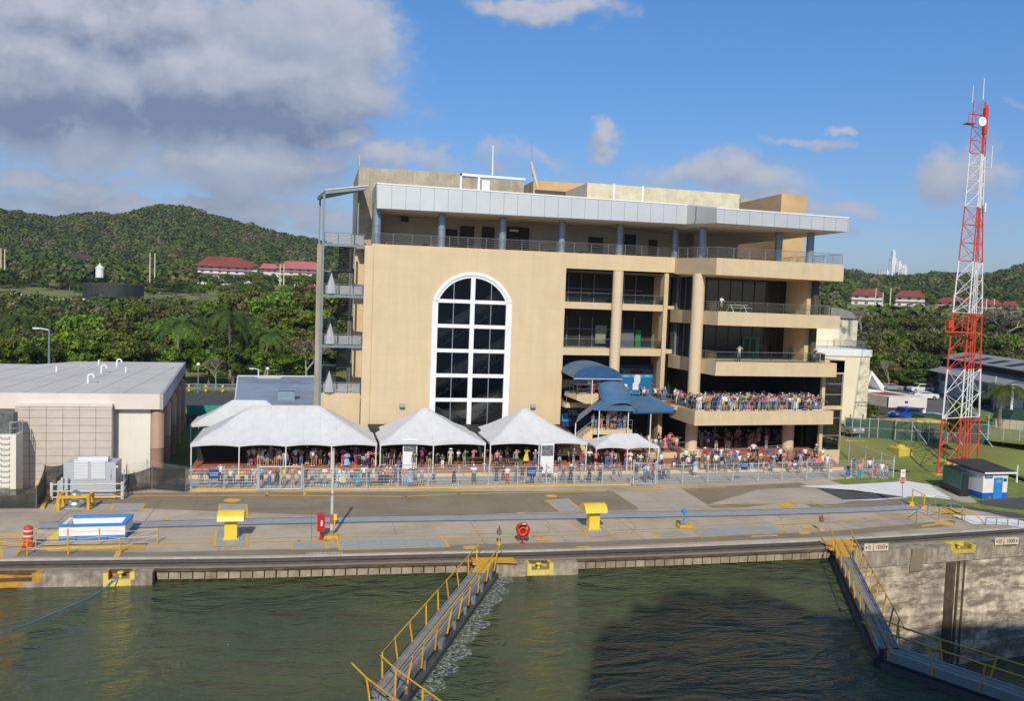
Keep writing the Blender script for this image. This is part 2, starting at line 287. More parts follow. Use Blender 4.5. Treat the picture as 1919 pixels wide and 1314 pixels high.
# ============================================================ SETTING
def hy(x): return 566+.0367*(x-959.5)
SKX=[-400,0,60,100,160,220,270,300,340,380,420,480,540,600,700,1000,1400,1530,1582,1615,1642,1697,1724,1752,1793,1834,1861,1889,1916,2000,2300]
SKY=[392,392,402,407,401,405,392,386,388,400,413,428,440,452,470,500,520,505,505,513,518,519,515,512,510,514,511,500,497,480,470]
def sstep(t): t=np.clip(t,0,1); return t*t*(3-2*t)
def terr(X,Y):
    X=np.asarray(X,float); Y=np.asarray(Y,float); r=np.hypot(X,Y); phi=np.arctan2(X,Y)-AZ; phi=np.clip(phi,-1.2,1.2); p=959.5+FPX*np.tan(phi); pc=np.clip(p,-400,2300)
    s=sstep((pc-700)/800)
    Lz=np.interp(r,[0,150,200,260,340,430,600,720],[-.05,-.05,2,7,12.5,15,26,32]); Rz=np.interp(r,[0,150,186,230,300,450,570,720],[-.05,-.05,2.5,5,8,18,24,30])
    z=Lz*(1-s)+Rz*s
    zr=17.2+(hy(pc)-np.interp(pc,SKX,SKY))/FPX*1000*np.cos(np.arctan((pc-959.5)/FPX))-11
    t=sstep((r-640)/360); lump=4*np.sin(X/47+1.3)*np.cos(Y/61)+3*np.sin(X/23+Y/31)
    z=z*(1-t)+zr*t+lump*sstep((r-650)/200)*(1-sstep((r-900)/80))
    t=sstep((r-1010)/900); z=z*(1-t)+22*t
    # bank and terrace on the right
    yf=90.3-(X-64.7)*.4; bank=2.0*sstep((Y-(yf-11))/11)+.5*sstep((Y-yf-2)/4)
    m=sstep((X-59.8)/2.2)*(1-sstep((r-186)/20))
    z=np.where(m>0,z*(1-m)+bank*m,z)
    return z
def tz(x,y): return float(terr(x,y))
xs=np.unique(np.concatenate([np.linspace(-6000,-900,22),np.linspace(-900,-140,50),np.linspace(-140,56,50),np.linspace(56,130,60),np.linspace(130,1200,90),np.linspace(1200,8000,26)]))
ys=np.unique(np.concatenate([np.linspace(57,130,62),np.linspace(130,420,70),np.linspace(420,1150,80),np.linspace(1150,9000,26)]))
GX,GY=np.meshgrid(xs,ys); GZ=terr(GX,GY); nx,ny=len(xs),len(ys)
GZ=np.where((GX<62)&(GY<79),-.25,GZ); GZ=np.where((GX>=62)&(GY<60),-.25,GZ)
tv=np.stack([GX.ravel(),GY.ravel(),GZ.ravel()],1); idx=np.arange(nx*ny).reshape(ny,nx)
fc=np.stack([idx[:-1,:-1].ravel(),idx[:-1,1:].ravel(),idx[1:,1:].ravel(),idx[1:,:-1].ravel()],1)
me=D.meshes.new('terrain'); me.from_pydata(tv.tolist(),[],fc.tolist()); me.polygons.foreach_set('use_smooth',[True]*len(fc)); 
terrm=mat('terrain_grass',(.19,.21,.06),.95,.3,.07,.3,dirt=.8,dcol=(.30,.25,.12),bscale=1.5,spec=.1); me.materials.append(terrm)
o=D.objects.new('terrain',me); COL.objects.link(o); o['kind']='structure'
# lens-true bend of the long lock lines
BX=[-60,-19,-9,-3,5,15,25,36,45,58,90]; BY=[3.4,1.5,.75,.25,0,-.45,-.55,-.35,.15,1.2,3.]
def bend(X,Y): k=float(np.interp(Y,[56,64,76,90],[1,.5,.35,.1])); return float(np.interp(X,BX,BY))*k
def ribbon(b,X0,X1,Y0,Y1,z,th=0,n=None,bendit=True):
    n=n or max(2,int((X1-X0)/3)); f=bend if bendit else (lambda *a:0)
    A=[(X0+(X1-X0)*i/n) for i in range(n+1)]
    fr=[(x,Y0+f(x,Y0),z) for x in A]; bk=[(x,Y1+f(x,Y1),z) for x in A]; b.loft(fr,bk)
    if th:
        lo=[(x,y,z-th) for x,y,_ in fr]; b.loft(lo,fr); lb=[(x,y,z-th) for x,y,_ in bk]; b.loft(bk,lb); b.loft(lb,lo)
        b.add([fr[0],bk[0],lb[0],lo[0]],[(0,1,2,3)]); b.add([fr[-1],bk[-1],lb[-1],lo[-1]],[(3,2,1,0)])
    return b
ap=struct('pavement',ribbon(B(),-75,64.5,55.15,79.4,0,1.2),conc)
# slab patches of other ages
def patch(nm,m,pts,z=.006):
    return struct(nm,B().poly([g(x,y,z) for x,y in pts]),m,ap)
patch('dark_patch',concd,[(0,925),(640,922),(1170,920),(1240,945),(1190,955),(600,966),(240,952),(0,957)])
patch('pale_patch',concl,[(1150,922),(1268,918),(1330,950),(1200,955)],.011)
patch('dark_patch',concd,[(1275,915),(1500,905),(1560,930),(1400,951),(1335,952)],.011)
patch('pale_patch',concl,[(1330,945),(1420,918),(1530,912),(1605,938),(1570,945)],.015)
patch('dark_patch',concd,[(560,924),(1145,920),(1195,956),(598,972)],.01)
patch('pale_patch',concl,[(0,962),(230,962),(262,945),(0,945)],.014)
patch('dark_patch',concd,[(0,1030),(270,1036),(1080,1016),(1080,1028),(500,1043),(0,1044)],.01)
patch('dark_patch',concd,[(1080,1017),(1560,996),(1790,975),(1790,985),(1560,1006),(1080,1026)],.009)
patch('dark_patch',concd,[(1500,940),(1720,935),(1740,947),(1520,951)],.01)
patch('asphalt_patch',asph,[(1528,914),(1600,918),(1690,929),(1580,937)],.02)
# joints across the apron
jb=B()
for x in range(-30,62,6): jb.add([(x,56.4+bend(x,56),.018),(x+.025,56.4+bend(x,56),.018),(x+.025,72,.018),(x,72,.018)],[(0,1,2,3)])
for Y in (59.2,67.5): ribbon(jb,-40,60,Y,Y+.03,.018)
struct('expansion_joint',jb,mat('joint_tar',(.15,.135,.115)),ap)
cr_=random.Random(12); ck=B()
for px,py,ln in ((300,975,9),(560,1000,5),(700,950,8),(860,985,6),(1010,1012,5),(1180,1003,6),(1250,930,7),(1400,985,6),(1490,968,7),(1600,985,6),(420,1028,4),(380,952,7),(960,945,6),(1120,960,5)):
    x,y,z=g(px,py,.02); a_=cr_.uniform(.3,1.4)
    for _ in range(int(ln*2)):
        a_+=cr_.uniform(-.5,.5); x2,y2=x+.45*math.cos(a_),y+.45*math.sin(a_); w_=cr_.uniform(.012,.035); ck.add([(x,y-w_,.02),(x+w_,y,.02),(x2+w_,y2,.02),(x2,y2+w_,.02)],[(0,1,2,3)]); x,y=x2,y2
struct('crack',ck,mat('crack_dark',(.10,.085,.07)),ap)
# painted lines (from survey points), width w metres
def pline(b,pts,w,z=.024):
    P=[np.array(g(x,y,z)) for x,y in pts]
    for a,c in zip(P[:-1],P[1:]):
        d=(c-a)[:2]; d/=np.linalg.norm(d); n=np.array([-d[1],d[0],0])*w*.72; e=np.array([d[0],d[1],0])*w/2
        b.add([a-n-e,c-n+e,c+n+e,a+n-e],[(0,1,2,3)])
lb=B()
for pts,w in (([(0,1027),(160,1021),(275,1020)],.14),([(275,1020),(560,1014),(610,1013),(622,1010)],.13),([(838,1009),(1000,1005),(1130,1000),(1270,993)],.13),([(1290,991),(1450,984),(1620,972),(1800,962)],.15),
   ([(232,930),(500,929),(760,931),(860,926),(1140,921),(1360,913)],.16),([(500,926),(504,921),(572,921),(570,929)],.14),([(862,921),(928,920)],.16),([(1185,915),(1240,914)],.14),([(1183,907),(1192,914)],.12),([(1225,906),(1236,913)],.12),
   ([(1325,947),(1400,943),(1520,940),(1560,953)],.14),([(1760,945),(1800,965),(1815,967)],.15),([(0,1018),(55,1016)],.08),([(1805,965),(1830,978)],.3)): pline(lb,pts,w)
def quad(b,pts,z=.024): b.poly([g(x,y,z) for x,y in pts])
quad(lb,[(75,1022),(275,1019),(270,1029),(90,1034)]); quad(lb,[(212,1046),(218,1032),(230,1031),(222,1047)]); quad(lb,[(867,1024),(890,1023),(894,1029),(872,1030)]); quad(lb,[(1002,1010),(1030,1008),(1033,1013),(1006,1014)])
quad(lb,[(1080,1025),(1104,1024),(1106,1027),(1078,1027)]); quad(lb,[(1455,944),(1480,943),(1493,950),(1468,951)]); quad(lb,[(1500,986),(1522,985),(1530,990),(1506,991)]); quad(lb,[(1496,997),(1516,997),(1520,1001),(1500,1002)])
quad(lb,[(1745,957),(1782,952),(1812,966),(1785,971)]); quad(lb,[(1726,985),(1758,981),(1758,984),(1728,988)]); quad(lb,[(990,915),(1001,914),(1004,916),(992,917)])
quad(lb,[(478,922),(482,922),(560,921),(560,923)])
def disc(b,cx,cy,rx,z=.026,ry=None):
    c=g(cx,cy,z); r=abs(g(cx+rx,cy,z)[0]-c[0]); b.add([(c[0]+r*math.cos(t),c[1]+(ry or r)*math.sin(t),z) for t in [2*math.pi*i/24 for i in range(24)]],[tuple(range(24))])
for cx,cy,rx in ((435,938,16),(1033,930,11),(978,963,9),(1228,963,14),(1433,954,7),(1580,958,8),(890,994,7),(1770,981,16),(312,974,6)): disc(lb,cx,cy,rx)
struct('yellow_marking',lb,ylw,ap)
# grey hatch covers with painted border
def hatchc(pts,z=.03,w=.16):
    P=[np.array(g(x,y,z)) for x,y in pts]; c=sum(P)/len(P)
    struct('hatch_border',B().poly([tuple(c+(p-c)*(1+.0)) for p in P]),ylw,ap)
    Q=[]; n=len(P)
    for i in range(n):   # inset
        a,b_,d=P[i-1],P[i],P[(i+1)%n]; u=(a-b_)/np.linalg.norm(a-b_); v=(d-b_)/np.linalg.norm(d-b_); s=abs(np.cross(u[:2],v[:2])); Q.append(b_+(u+v)*w/max(s,.3)+np.array([0,0,.008]))
    struct('hatch_cover',B().poly([tuple(q) for q in Q]),hatch,ap)
for pts in ([(0,1027),(43,1026),(30,1043),(0,1046)],[(204,958),(212,944),(274,944),(266,957)],[(104,957),(112,948),(182,946),(170,958)],[(407,972),(410,945),(464,945),(466,972)],[(399,1025),(404,991),(463,990),(466,1024)],
    [(545,1031),(543,1017),(610,1015),(616,1029)],[(1020,938),(1065,935),(1095,958),(1050,960)],[(1068,978),(1115,976),(1155,1003),(1110,1007)],[(1220,996),(1275,993),(1295,1003),(1240,1007)],
    [(635,1032),(628,1005),(825,1001),(845,1026)],[(1290,985),(1440,977),(1475,997),(1315,1008)]): hatchc(pts)
pb=B(); 
for p in ([(628,1012),(832,1008)],[(1300,990),(1452,984)]): pline(pb,p,.16,.045)
struct('yellow_marking',pb,ylw,ap)
# long cable slot
sb=B(); P=[(73,985),(280,983),(500,977),(700,973),(960,969),(1130,966),(1400,961),(1600,955),(1722,949)]
a=[np.array(g(x,y-5.0+ (x/1900),.034)) for x,y in P]; c=[np.array(g(x,y+5.2,.034)) for x,y in P]; sb.loft(c,a); struct('cable_slot_cover',sb,slot,ap)
eb=B(); eb.loft([p+np.array([0,.02,.0]) for p in a],[p+np.array([0,.14,0]) for p in a]); eb.loft([p-np.array([0,.16,0]) for p in c],[p-np.array([0,.03,0]) for p in c]); struct('slot_rail',eb,mat('tarnished_rail',(.10,.09,.085),.5),ap)
# stencilled lettering on the apron
wt=mat('white_stencil',(.75,.75,.72))
x,y,z=g(608,1037.5,.03); text('stencil_lettering','LOCOMOTORAS',wt,ap,(x,y,z),.42,Matrix.Identity(3),sx=.75)
x,y,z=g(1432,1005,.03); text('stencil_lettering','LOCOMOTORAS',wt,ap,(x,y,z),.40,Matrix.Rotation(R_(2),3,'Z'),sx=.75)
# kerb, rack and ballast of the towing track
tr=struct('track_bed',ribbon(B(),-75,95,53.15,55.15,-.10,.20,60),rust)
struct('kerb',ribbon(B(),-75,95,54.9,55.15,.03,.1,60),kerbw,tr)
rb=B(); ribbon(rb,-75,95,54.25,54.32,.03,.12,60); ribbon(rb,-75,95,54.52,54.59,.03,.12,60); ribbon(rb,-75,95,53.42,53.5,.02,.1,60); struct('running_rail',rb,rail_m,tr)
rk=B(); x=-32.
while x<60:
    yb=54.36+bend(x,54); rk.box(x,yb,-.1,x+.09,yb+.13,.0); x+=.22
struct('rack_teeth',rk,black,tr)
struct('rack_trough',ribbon(B(),-75,95,54.1,54.9,-.085,0,60),black,tr)
struct('edge_kerb',ribbon(B(),-75,95,53.15,53.38,-.02,.16,60),concd,tr)
lt=B(); ribbon(lt,-75,95,53.7,53.95,-.085,0,60); struct('ballast_strip',lt,mat('pale_ballast',(.20,.155,.11),.9,.45,2,dirt=.65,dcol=(.08,.055,.04)),tr)
# ------------------------------------------------------------ lock walls
wallm=mat('lock_wall_concrete',(.74,.62,.46),.95,.35,.8,.7,streak=.4,dirt=.8,dcol=(.085,.07,.052),bscale=5)
_t=wallm.node_tree; _n=_t.nodes; _l=_t.links; _b=_n['Principled BSDF']; _src=_b.inputs['Base Color'].links[0].from_socket; _c=_n.new('ShaderNodeTexCoord'); _m=_n.new('ShaderNodeMapping'); _m.inputs['Scale'].default_value=(.45,.45,1.5); _l.new(_c.outputs['Object'],_m.inputs[0]); _z=_n.new('ShaderNodeTexNoise'); _z.inputs['Scale'].default_value=1.0; _z.inputs['Detail'].default_value=9; _z.inputs['Roughness'].default_value=.72; _l.new(_m.outputs[0],_z.inputs['Vector']); _r=_n.new('ShaderNodeMapRange'); _l.new(_z.outputs[0],_r.inputs[0]); _r.inputs[1].default_value=.42; _r.inputs[2].default_value=.57; _r.inputs[4].default_value=.9; _x=_n.new('ShaderNodeMixRGB'); _l.new(_r.outputs[0],_x.inputs[0]); _l.new(_src,_x.inputs[1]); _x.inputs[2].default_value=(.17,.13,.09,1); _l.new(_x.outputs[0],_b.inputs['Base Color'])
wallt=mat('lock_wall_top_course',(.42,.345,.26),.95,.3,2.4,.6,dirt=.85,dcol=(.10,.08,.058),streak=.6,sc_streak=1.6,bscale=6)
def wallface(b,X0,X1,Yf,z0,z1,ch=0):
    n=max(2,int((X1-X0)/3)); A=[X0+(X1-X0)*i/n for i in range(n+1)]
    f=[(x,Yf+bend(x,53),z0) for x in A]; t=[(x,Yf+bend(x,53),z1) for x in A]; k=[(x,54.+bend(x,53),z1) for x in A]
    b.loft(f,t); b.loft(t,k); b.add([f[0],t[0],k[0],(k[0][0],k[0][1],z0)],[(0,1,2,3)]); b.add([f[-1],t[-1],k[-1],(k[-1][0],k[-1][1],z0)],[(3,2,1,0)])
WL=-.92
w1=obj('lock_wall',B(),None); 
D.objects.remove(w1)
def nx(px,py,Yf):   # x of a sight line on the (bent) wall face
    x=fy(px,py,Yf)[0]
    for _ in range(4): x=fy(px,py,Yf+bend(x,53))[0]
    return x
NA=(nx(194,1085,52.45),nx(252,1085,52.45)); NO=(nx(-40,1090,52.45),nx(78,1090,52.45)); NB=(nx(988,1060,52.4),nx(1037,1060,52.4))
def block(segs,Yf,loc,label):
    t=thing('lock_wall',loc,label,'wall')
    for x0,x1,zt_ in segs:
        b=B(); wallface(b,x0,x1,Yf,-12,zt_); obj('wall_block',b,wallt,t)
    return t
block([(-75,NO[0],-.12),(NO[0],NO[1],-.62),(NO[1],NA[0],-.12),(NA[0],NA[1],-.55),(NA[1],-9.4,-.12)],52.45,(-20,52.5,-12),'weathered grey lock wall block at the left end of the track edge')
block([(11.9,NB[0],-.12),(NB[0],NB[1],-.55),(NB[1],17.5,-.12)],52.4,(14,52.4,-12),'weathered lock wall block just right of the near gate hinge')
b=B(); wallface(b,38.6,95,52.25,-16,-1.35); w3=one('lock_wall',b,wallm,(50,52.3,-16),'tall stained concrete lock wall right of the far gate','wall')
b=B(); q0,q1=nx(1783,1018,52.15),nx(1826,1018,52.15)
wallface(b,38.6,q0,52.15,-1.35,-.1); wallface(b,q0,q1,52.15,-1.35,-.5); wallface(b,q1,95,52.15,-1.35,-.1); o=obj('coping',b,wallt,w3)

for v in o.data.vertices: v.co-=Vector((50,52.3,-16))
# recessed wall and fender behind the overhanging track edge
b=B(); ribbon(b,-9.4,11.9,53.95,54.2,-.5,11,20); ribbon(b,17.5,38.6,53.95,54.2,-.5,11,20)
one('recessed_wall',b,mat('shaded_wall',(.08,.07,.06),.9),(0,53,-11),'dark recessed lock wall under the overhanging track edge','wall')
fpan=mat('fender_panel',(.40,.32,.23),.9,.35,1.1,.3,streak=.5,dirt=.5,dcol=(.10,.06,.035))
for k,(A,C_,lab) in enumerate(((-9.3,11.6,'segmented timber fender under the track edge left of the near gate'),(17.6,38.4,'segmented timber fender under the track edge between the two gates'))):
    fe=thing('timber_fender',(A,53.4,-1),lab,'fender'); x=A; b=B(); rnd=random.Random(k)
    i=0
    while x<C_-.5:
        y=53.26+bend(x,53); b.bev(x+.03,y+rnd.uniform(-.02,.02),-.86,x+.68,y+.3,-.36,.03); x+=.72
    obj('fender_block',b,fpan,fe)
    obj('fender_beam',ribbon(B(),A,C_,53.4,53.8,-.84,.12),rust,fe)
    if k==1: obj('brace_timber',B().tube(fx(1070,1058,19.3),fx(1100,1048,20.3),.07).tube((17.9,53.2,-.5),(18.2,53.2,-1.2),.2,8),rust,fe)
# mooring recesses (yellow niches with a bollard)
def niche(x0,x1,Yf,zb,lab,m,post=True,zi=-.55,bk=None):
    cx=(x0+x1)/2; Yb=Yf+bend(cx,53); t=thing('mooring_recess',(cx,Yb,zb),lab,'bollard','yellow bollard recesses in the lock wall'); w=(x1-x0)*.16; zt_=-.09
    b=B().box(x0,Yb-.05,zb,x1,Yb+.12,zi+.03); b.box(x0,Yb-.05,zi+.03,x0+w,Yb+.12,zt_); b.box(x1-w,Yb-.05,zi+.03,x1,Yb+.12,zt_); obj('recess_frame',b,m,t)
    obj('recess_back',B().box(x0+w*.6,Yb+.85,zi,x1-w*.6,Yb+.95,zt_+.03).box(x0+.02,Yb+.12,zi,x0+w*.8,Yb+.9,zt_).box(x1-w*.8,Yb+.12,zi,x1-.02,Yb+.9,zt_),bk or yold,t)
    obj('recess_floor',B().box(x0+w*.8,Yb+.12,zi-.02,x1-w*.8,Yb+.85,zi+.03),concd if post else rust,t)
    if post: obj('bollard_post',B().lathe((cx,Yb+.42,zi+.03),[(.10,0),(.09,.20),(.18,.25),(.21,.31),(.17,.36),(.05,.38)],14),ylb,t,True)
    return t
ylf=mat('flaking_yellow_paint',(.74,.56,.12),.7,.1,3,dirt=.45,dcol=(.40,.33,.18))
orn=mat('rusty_orange_paint',(.62,.29,.03),.7,.2,2,dirt=.7,streak=.4,dcol=(.16,.07,.02))
niche(NA[0],NA[1],52.45,-.92,'yellow painted bollard recess with mooring ropes near the left end of the wall',ylf,bk=orn)
niche(NB[0],NB[1],52.4,-.86,'yellow painted bollard recess right of the near gate',ylf)
niche(nx(1783,1018,52.15),nx(1826,1018,52.15),52.12,-.75,'rusty yellow bollard recess in the tall wall at the right',yold,zi=-.5)
niche(NO[0],NO[1],52.45,-.90,'long orange rusty recess at the far left of the wall',orn,False,-.62,bk=orn)
# cut water-stained channel and grooves on the tall wall
b=B(); 
for px,w in ((1787,.55),(1797,.3),(1806,.22),(1818,.16)):
    p=fy(px,1040,52.2); b.box(p[0]-w/2,52.18+bend(p[0],53),-9.5,p[0]+w/2,52.235+bend(p[0],53),-1.0)
o=obj('drain_stain',b,mat('rust_run',(.06,.04,.024),.8,.6,1.2,streak=.6,dirt=.5,dcol=(.20,.14,.09)),w3); 
b=B(); p=fy(1720,1030,52.2); bb_=bend(p[0],53); b.prism([(p[0]-.55,51.95+bb_,-.1),(p[0]+.5,51.95+bb_,-.1),(p[0]+.5,52.15+bb_,-1.9),(p[0]-.55,52.15+bb_,-1.9)],(0,.1,0)); obj('concrete_chute',b,concd,w3)
for o in w3.children:
    if o.name.startswith(('drain','concrete_chute')):
        for v in o.data.vertices: v.co-=Vector((50,52.3,-16))
# distance boards
for k,(px0,px1,py0,py1,parts) in enumerate(((1619,1665,1018,1034,('\u25c40','1050\u25ba')),(1864,1909,1006,1022,('\u25c450','1000\u25ba')))):
    YB0=51.97 if k==0 else 52.75
    a=fy(px0,py1,YB0); c=fy(px1,py0+1,YB0); t=thing('distance_board',(a[0],YB0,a[2]),['cream board reading 0 and 1050 on the lock wall beside the far gate','cream board reading 50 and 1000 at the right edge of the lock wall'][k],'sign','distance boards on the lock wall')
    wd=c[0]-a[0]; h=.56; sl=.03
    bm_=mat('cream_board',(.72,.60,.42),.6,.06,2,dirt=.2)
    obj('board',B().box(a[0],YB0-.02,a[2],a[0]+wd*.36,YB0+.03,a[2]+h).box(a[0]+wd*.39,YB0-.02,a[2],a[0]+wd,YB0+.03,a[2]+h),bm_,t)
    for s,xx in ((parts[0],.18),(parts[1],.69)):
        num=''.join(q for q in s if q.isdigit()); text('numeral',num,black,t,(a[0]+wd*xx+(.06 if xx<.5 else -.06),YB0-.028,a[2]+h/2),.46,FR,sx=.85)
    for sx_,dx in ((-1,.04),(1,.96)):
        xa=a[0]+wd*dx+(.0 if sx_<0 else 0); xb=xa-sx_*.13; obj('arrow',B().poly([(xa,YB0-.03,a[2]+h/2),(xb,YB0-.03,a[2]+h/2+.13),(xb,YB0-.03,a[2]+h/2-.13)]),black,t)
# far-side (centre) wall under the ship's side
struct('centre_wall',B().box(-90,1.5,-16,95,18.6,0),conc)
# ------------------------------------------------------------ water
def waterm(name,col,bumps,seed):
    m=D.materials.new(name); m.use_nodes=True; t=m.node_tree; n=t.nodes; l=t.links; b=n['Principled BSDF']; c=n.new('ShaderNodeTexCoord')
    b.inputs['Roughness'].default_value=.07; b.inputs['IOR'].default_value=1.333; b.inputs['Specular IOR Level'].default_value=.4
    nz=n.new('ShaderNodeTexNoise'); nz.inputs['Scale'].default_value=.12; nz.inputs['Detail'].default_value=5; l.new(c.outputs['Object'],nz.inputs['Vector'])
    cr=n.new('ShaderNodeValToRGB'); cr.color_ramp.elements[0].position=.35; cr.color_ramp.elements[1].position=.7; cr.color_ramp.elements[0].color=(col[0]*.75,col[1]*.82,col[2]*.85,1); cr.color_ramp.elements[1].color=(col[0]*1.25,col[1]*1.12,col[2]*.95,1); l.new(nz.outputs[0],cr.inputs[0]); l.new(cr.outputs[0],b.inputs['Base Color'])
    pr=None
    for sc,dist,st,(mx_,my_) in bumps:
        mp=n.new('ShaderNodeMapping'); mp.inputs['Scale'].default_value=(mx_,my_,1); mp.inputs['Rotation'].default_value=(0,0,.25); l.new(c.outputs['Object'],mp.inputs[0]); w=n.new('ShaderNodeTexNoise'); w.inputs['Scale'].default_value=sc; w.inputs['Detail'].default_value=4; w.inputs['Roughness'].default_value=.55; w.inputs['Distortion'].default_value=.6; l.new(mp.outputs[0],w.inputs['Vector'])
        bp=n.new('ShaderNodeBump'); bp.inputs['Strength'].default_value=st; bp.inputs['Distance'].default_value=dist; l.new(w.outputs[0],bp.inputs['Height'])
        if pr: l.new(pr,bp.inputs['Normal'])
        pr=bp.outputs[0]
    l.new(pr,b.inputs['Normal']); return m
wm=waterm('chamber_water',(.072,.090,.043),[(.4,1.4,.8,(.6,1.4)),(1.3,.42,.7,(.7,1.6)),(4.5,.05,.6,(1,1.3))],0)
G1h,G1t=(11.35,52.4),(3.1,35.0); G2h,G2t=(38.0,52.6),(29.3,36.1)
struct('water',B().poly([(-90,18.5,WL),(38.4,18.5,WL),(29.6,35.6,WL),(38.6,52.8,WL),(38.6,54.5,WL),(12,54.5,WL),(-9.4,55,WL),(-90,58,WL)]),wm)
struct('lower_chamber_water',B().poly([(28,18.5,-9.6),(95,18.5,-9.6),(95,58,-9.6),(30,54,-9.6)]),wm)
# foam along the leaking near gate
fm=D.materials.new('foam'); fm.use_nodes=True; t=fm.node_tree; n=t.nodes; l=t.links; bs=n['Principled BSDF']; bs.inputs['Base Color'].default_value=(.62,.64,.58,1)
c=n.new('ShaderNodeTexCoord'); s=n.new('ShaderNodeTexNoise'); s.inputs['Scale'].default_value=4.5; s.inputs['Detail'].default_value=9; s.inputs['Roughness'].default_value=.75; l.new(c.outputs['Object'],s.inputs['Vector'])
r=n.new('ShaderNodeMapRange'); l.new(s.outputs[0],r.inputs[0]); r.inputs[1].default_value=.46; r.inputs[2].default_value=.60; r.inputs[4].default_value=.55
sx_=n.new('ShaderNodeUVMap'); 
a=n.new('ShaderNodeBsdfTransparent'); x=n.new('ShaderNodeMixShader'); l.new(r.outputs[0],x.inputs[0]); l.new(a.outputs[0],x.inputs[1]); l.new(bs.outputs[0],x.inputs[2]); l.new(x.outputs[0],n['Material Output'].inputs[0])
fb=B(); rr=random.Random(4); prev=None; A=[];C_=[]
for i in range(36):
    f=i/35; bx=G1h[0]+(G1t[0]-G1h[0])*f+.9; by=G1h[1]+(G1t[1]-G1h[1])*f; wd=.35+.55*abs(math.sin(i*.9))+rr.uniform(0,.5)
    A.append((bx,by,WL+.012)); C_.append((bx+wd,by-wd*.3,WL+.012))
fb.loft(A,C_); o=struct('foam',fb,fm,None,'stuff')
# ------------------------------------------------------------ the two mitre gates
def leaf(parent,h,t_,k,zb,second=False,deckw=1.25,nrail=9,greyedge=False):
    h=np.array(h);t_=np.array(t_); L_=np.linalg.norm(t_-h); d=(t_-h)/L_; n=np.array([-d[1],d[0]])
    if n[0]<0: n=-n           # n points downstream (+X)
    def P(s,o,z): q=h+d*s+n*o; return (q[0],q[1],z)
    def slab(b,s0,s1,o0,o1,z0,z1): b.add([P(s0,o0,z0),P(s1,o0,z0),P(s1,o1,z0),P(s0,o1,z0),P(s0,o0,z1),P(s1,o0,z1),P(s1,o1,z1),P(s0,o1,z1)],[(3,2,1,0),(4,5,6,7),(0,1,5,4),(1,2,6,5),(2,3,7,6),(3,0,4,7)])
    b=B(); slab(b,.2,L_,-.48,-.16,-.1,.0); slab(b,.2,L_,-.11,.16,-.1,.0); slab(b,.2,L_,.20,.44,-.14,-.02)
    obj('walkway_deck',b,mat('gate_deck_grey',(.27,.255,.225),.8,.2,1.2,dirt=.6,dcol=(.13,.11,.09),spec=.2),parent)
    b=B(); slab(b,.1,L_,-.44,.42,-.55,-.12); slab(b,.1,L_,-.75,.8,zb,-.62); obj('gate_body',b,mat('gate_steel_dark',(.07,.07,.065),.6,.3,1,dirt=.5),parent)
    b=B(); slab(b,.3,L_,.45,.50,-.42,.05); slab(b,.3,L_,-.54,-.49,-.42,.05)
    rk_=random.Random(k)
    for i in range(int(L_/2.3)): w0=.8+i*2.3+rk_.uniform(-.5,.5); slab(b,w0,w0+rk_.choice((.1,.3,.5)),.50,.6+rk_.uniform(0,.12),-.62,-.2)
    obj('side_plate',b,steel,parent)
    if not second: 
        b=B(); slab(b,-.6,2.2,-.5,.46,.0,.03); obj('yellow_plate',b,yor,parent)
    b=B(); rr=random.Random(k)
    for o_,z_ in ((-.57,0),(.58,0)):
        b=B(); s=.5; i=0; pts=[]
        while s<L_-.3:
            lean=.25*(1 if (i//2)%2 else -1); p=P(s,o_,-.35); q=P(s+lean,o_*1.25,1.05); b.tube(p,q,.045,6); pts.append(q); s+=L_/nrail; i+=1
        for i,(p,q) in enumerate(zip(pts[:-1],pts[1:])):
            b.tube(p,q,.04 if i%4!=3 else .018,6)
        for q in (pts[0],):
            e=(q[0]-d[0]*1.3,q[1]-d[1]*1.3,q[2]+.15); b.tube(q,e,.04,6)
        obj('handrail',b,yor,parent)
    b=B()
    for o_ in (-.57,.58): b.tube(P(.5,o_*1.25,1.0),P(L_-.5,o_*1.25,1.0),.018,4)
    obj('safety_chain',b,black,parent)
for k,(h,t_,zb,lab) in enumerate(((G1h,G1t,-4,'near lock gate with grey walkway and yellow handrails, just behind foaming water'),(G2h,G2t,-15,'far lock gate with yellow handrails, beside the tall stained wall'))):
    ga=thing('lock_gate',(h[0],h[1],0),lab,'lock gate','mitre gates across the chamber'); leaf(ga,h,t_,k,zb)
    leaf(ga,(t_[0]-.15,t_[1]+.1),(h[0],t_[1]*2-h[1]),k+5,zb,True)
    b=B(); x,y=h; z=.02
    b.poly([g(*p,.035) for p in (((883,1045),(962,1045),(970,1057),(885,1054)) if k==0 else ((1534,1013),(1590,1011),(1612,1024),(1548,1022)))])
    obj('hinge_cover',b.box(x-1.0,y-.1,-.12,x+1.0,y+.5,.0),yor,ga)
# mooring rope from the left recess
b=B(); p0=Vector(fy(219,1086,53.2)); p1=Vector(g(0,1184,WL+.3)); pts=[p0.lerp(p1,i/14)+Vector((0,0,-.9*math.sin(math.pi*i/14)*.6)) for i in range(15)]
for i in range(15): pts[i].z=max(pts[i].z,WL+.04)
b.path(pts,.035,6); b.path([Vector(fy(223,1083,53.6)),Vector(fy(206,1092,53.2)),Vector(fy(199,1101,53.1))],.03); one('mooring_rope',b,mat('blue_rope',(.06,.20,.38)),tuple(p0),'thin blue mooring rope running from the left bollard recess into the water','rope')
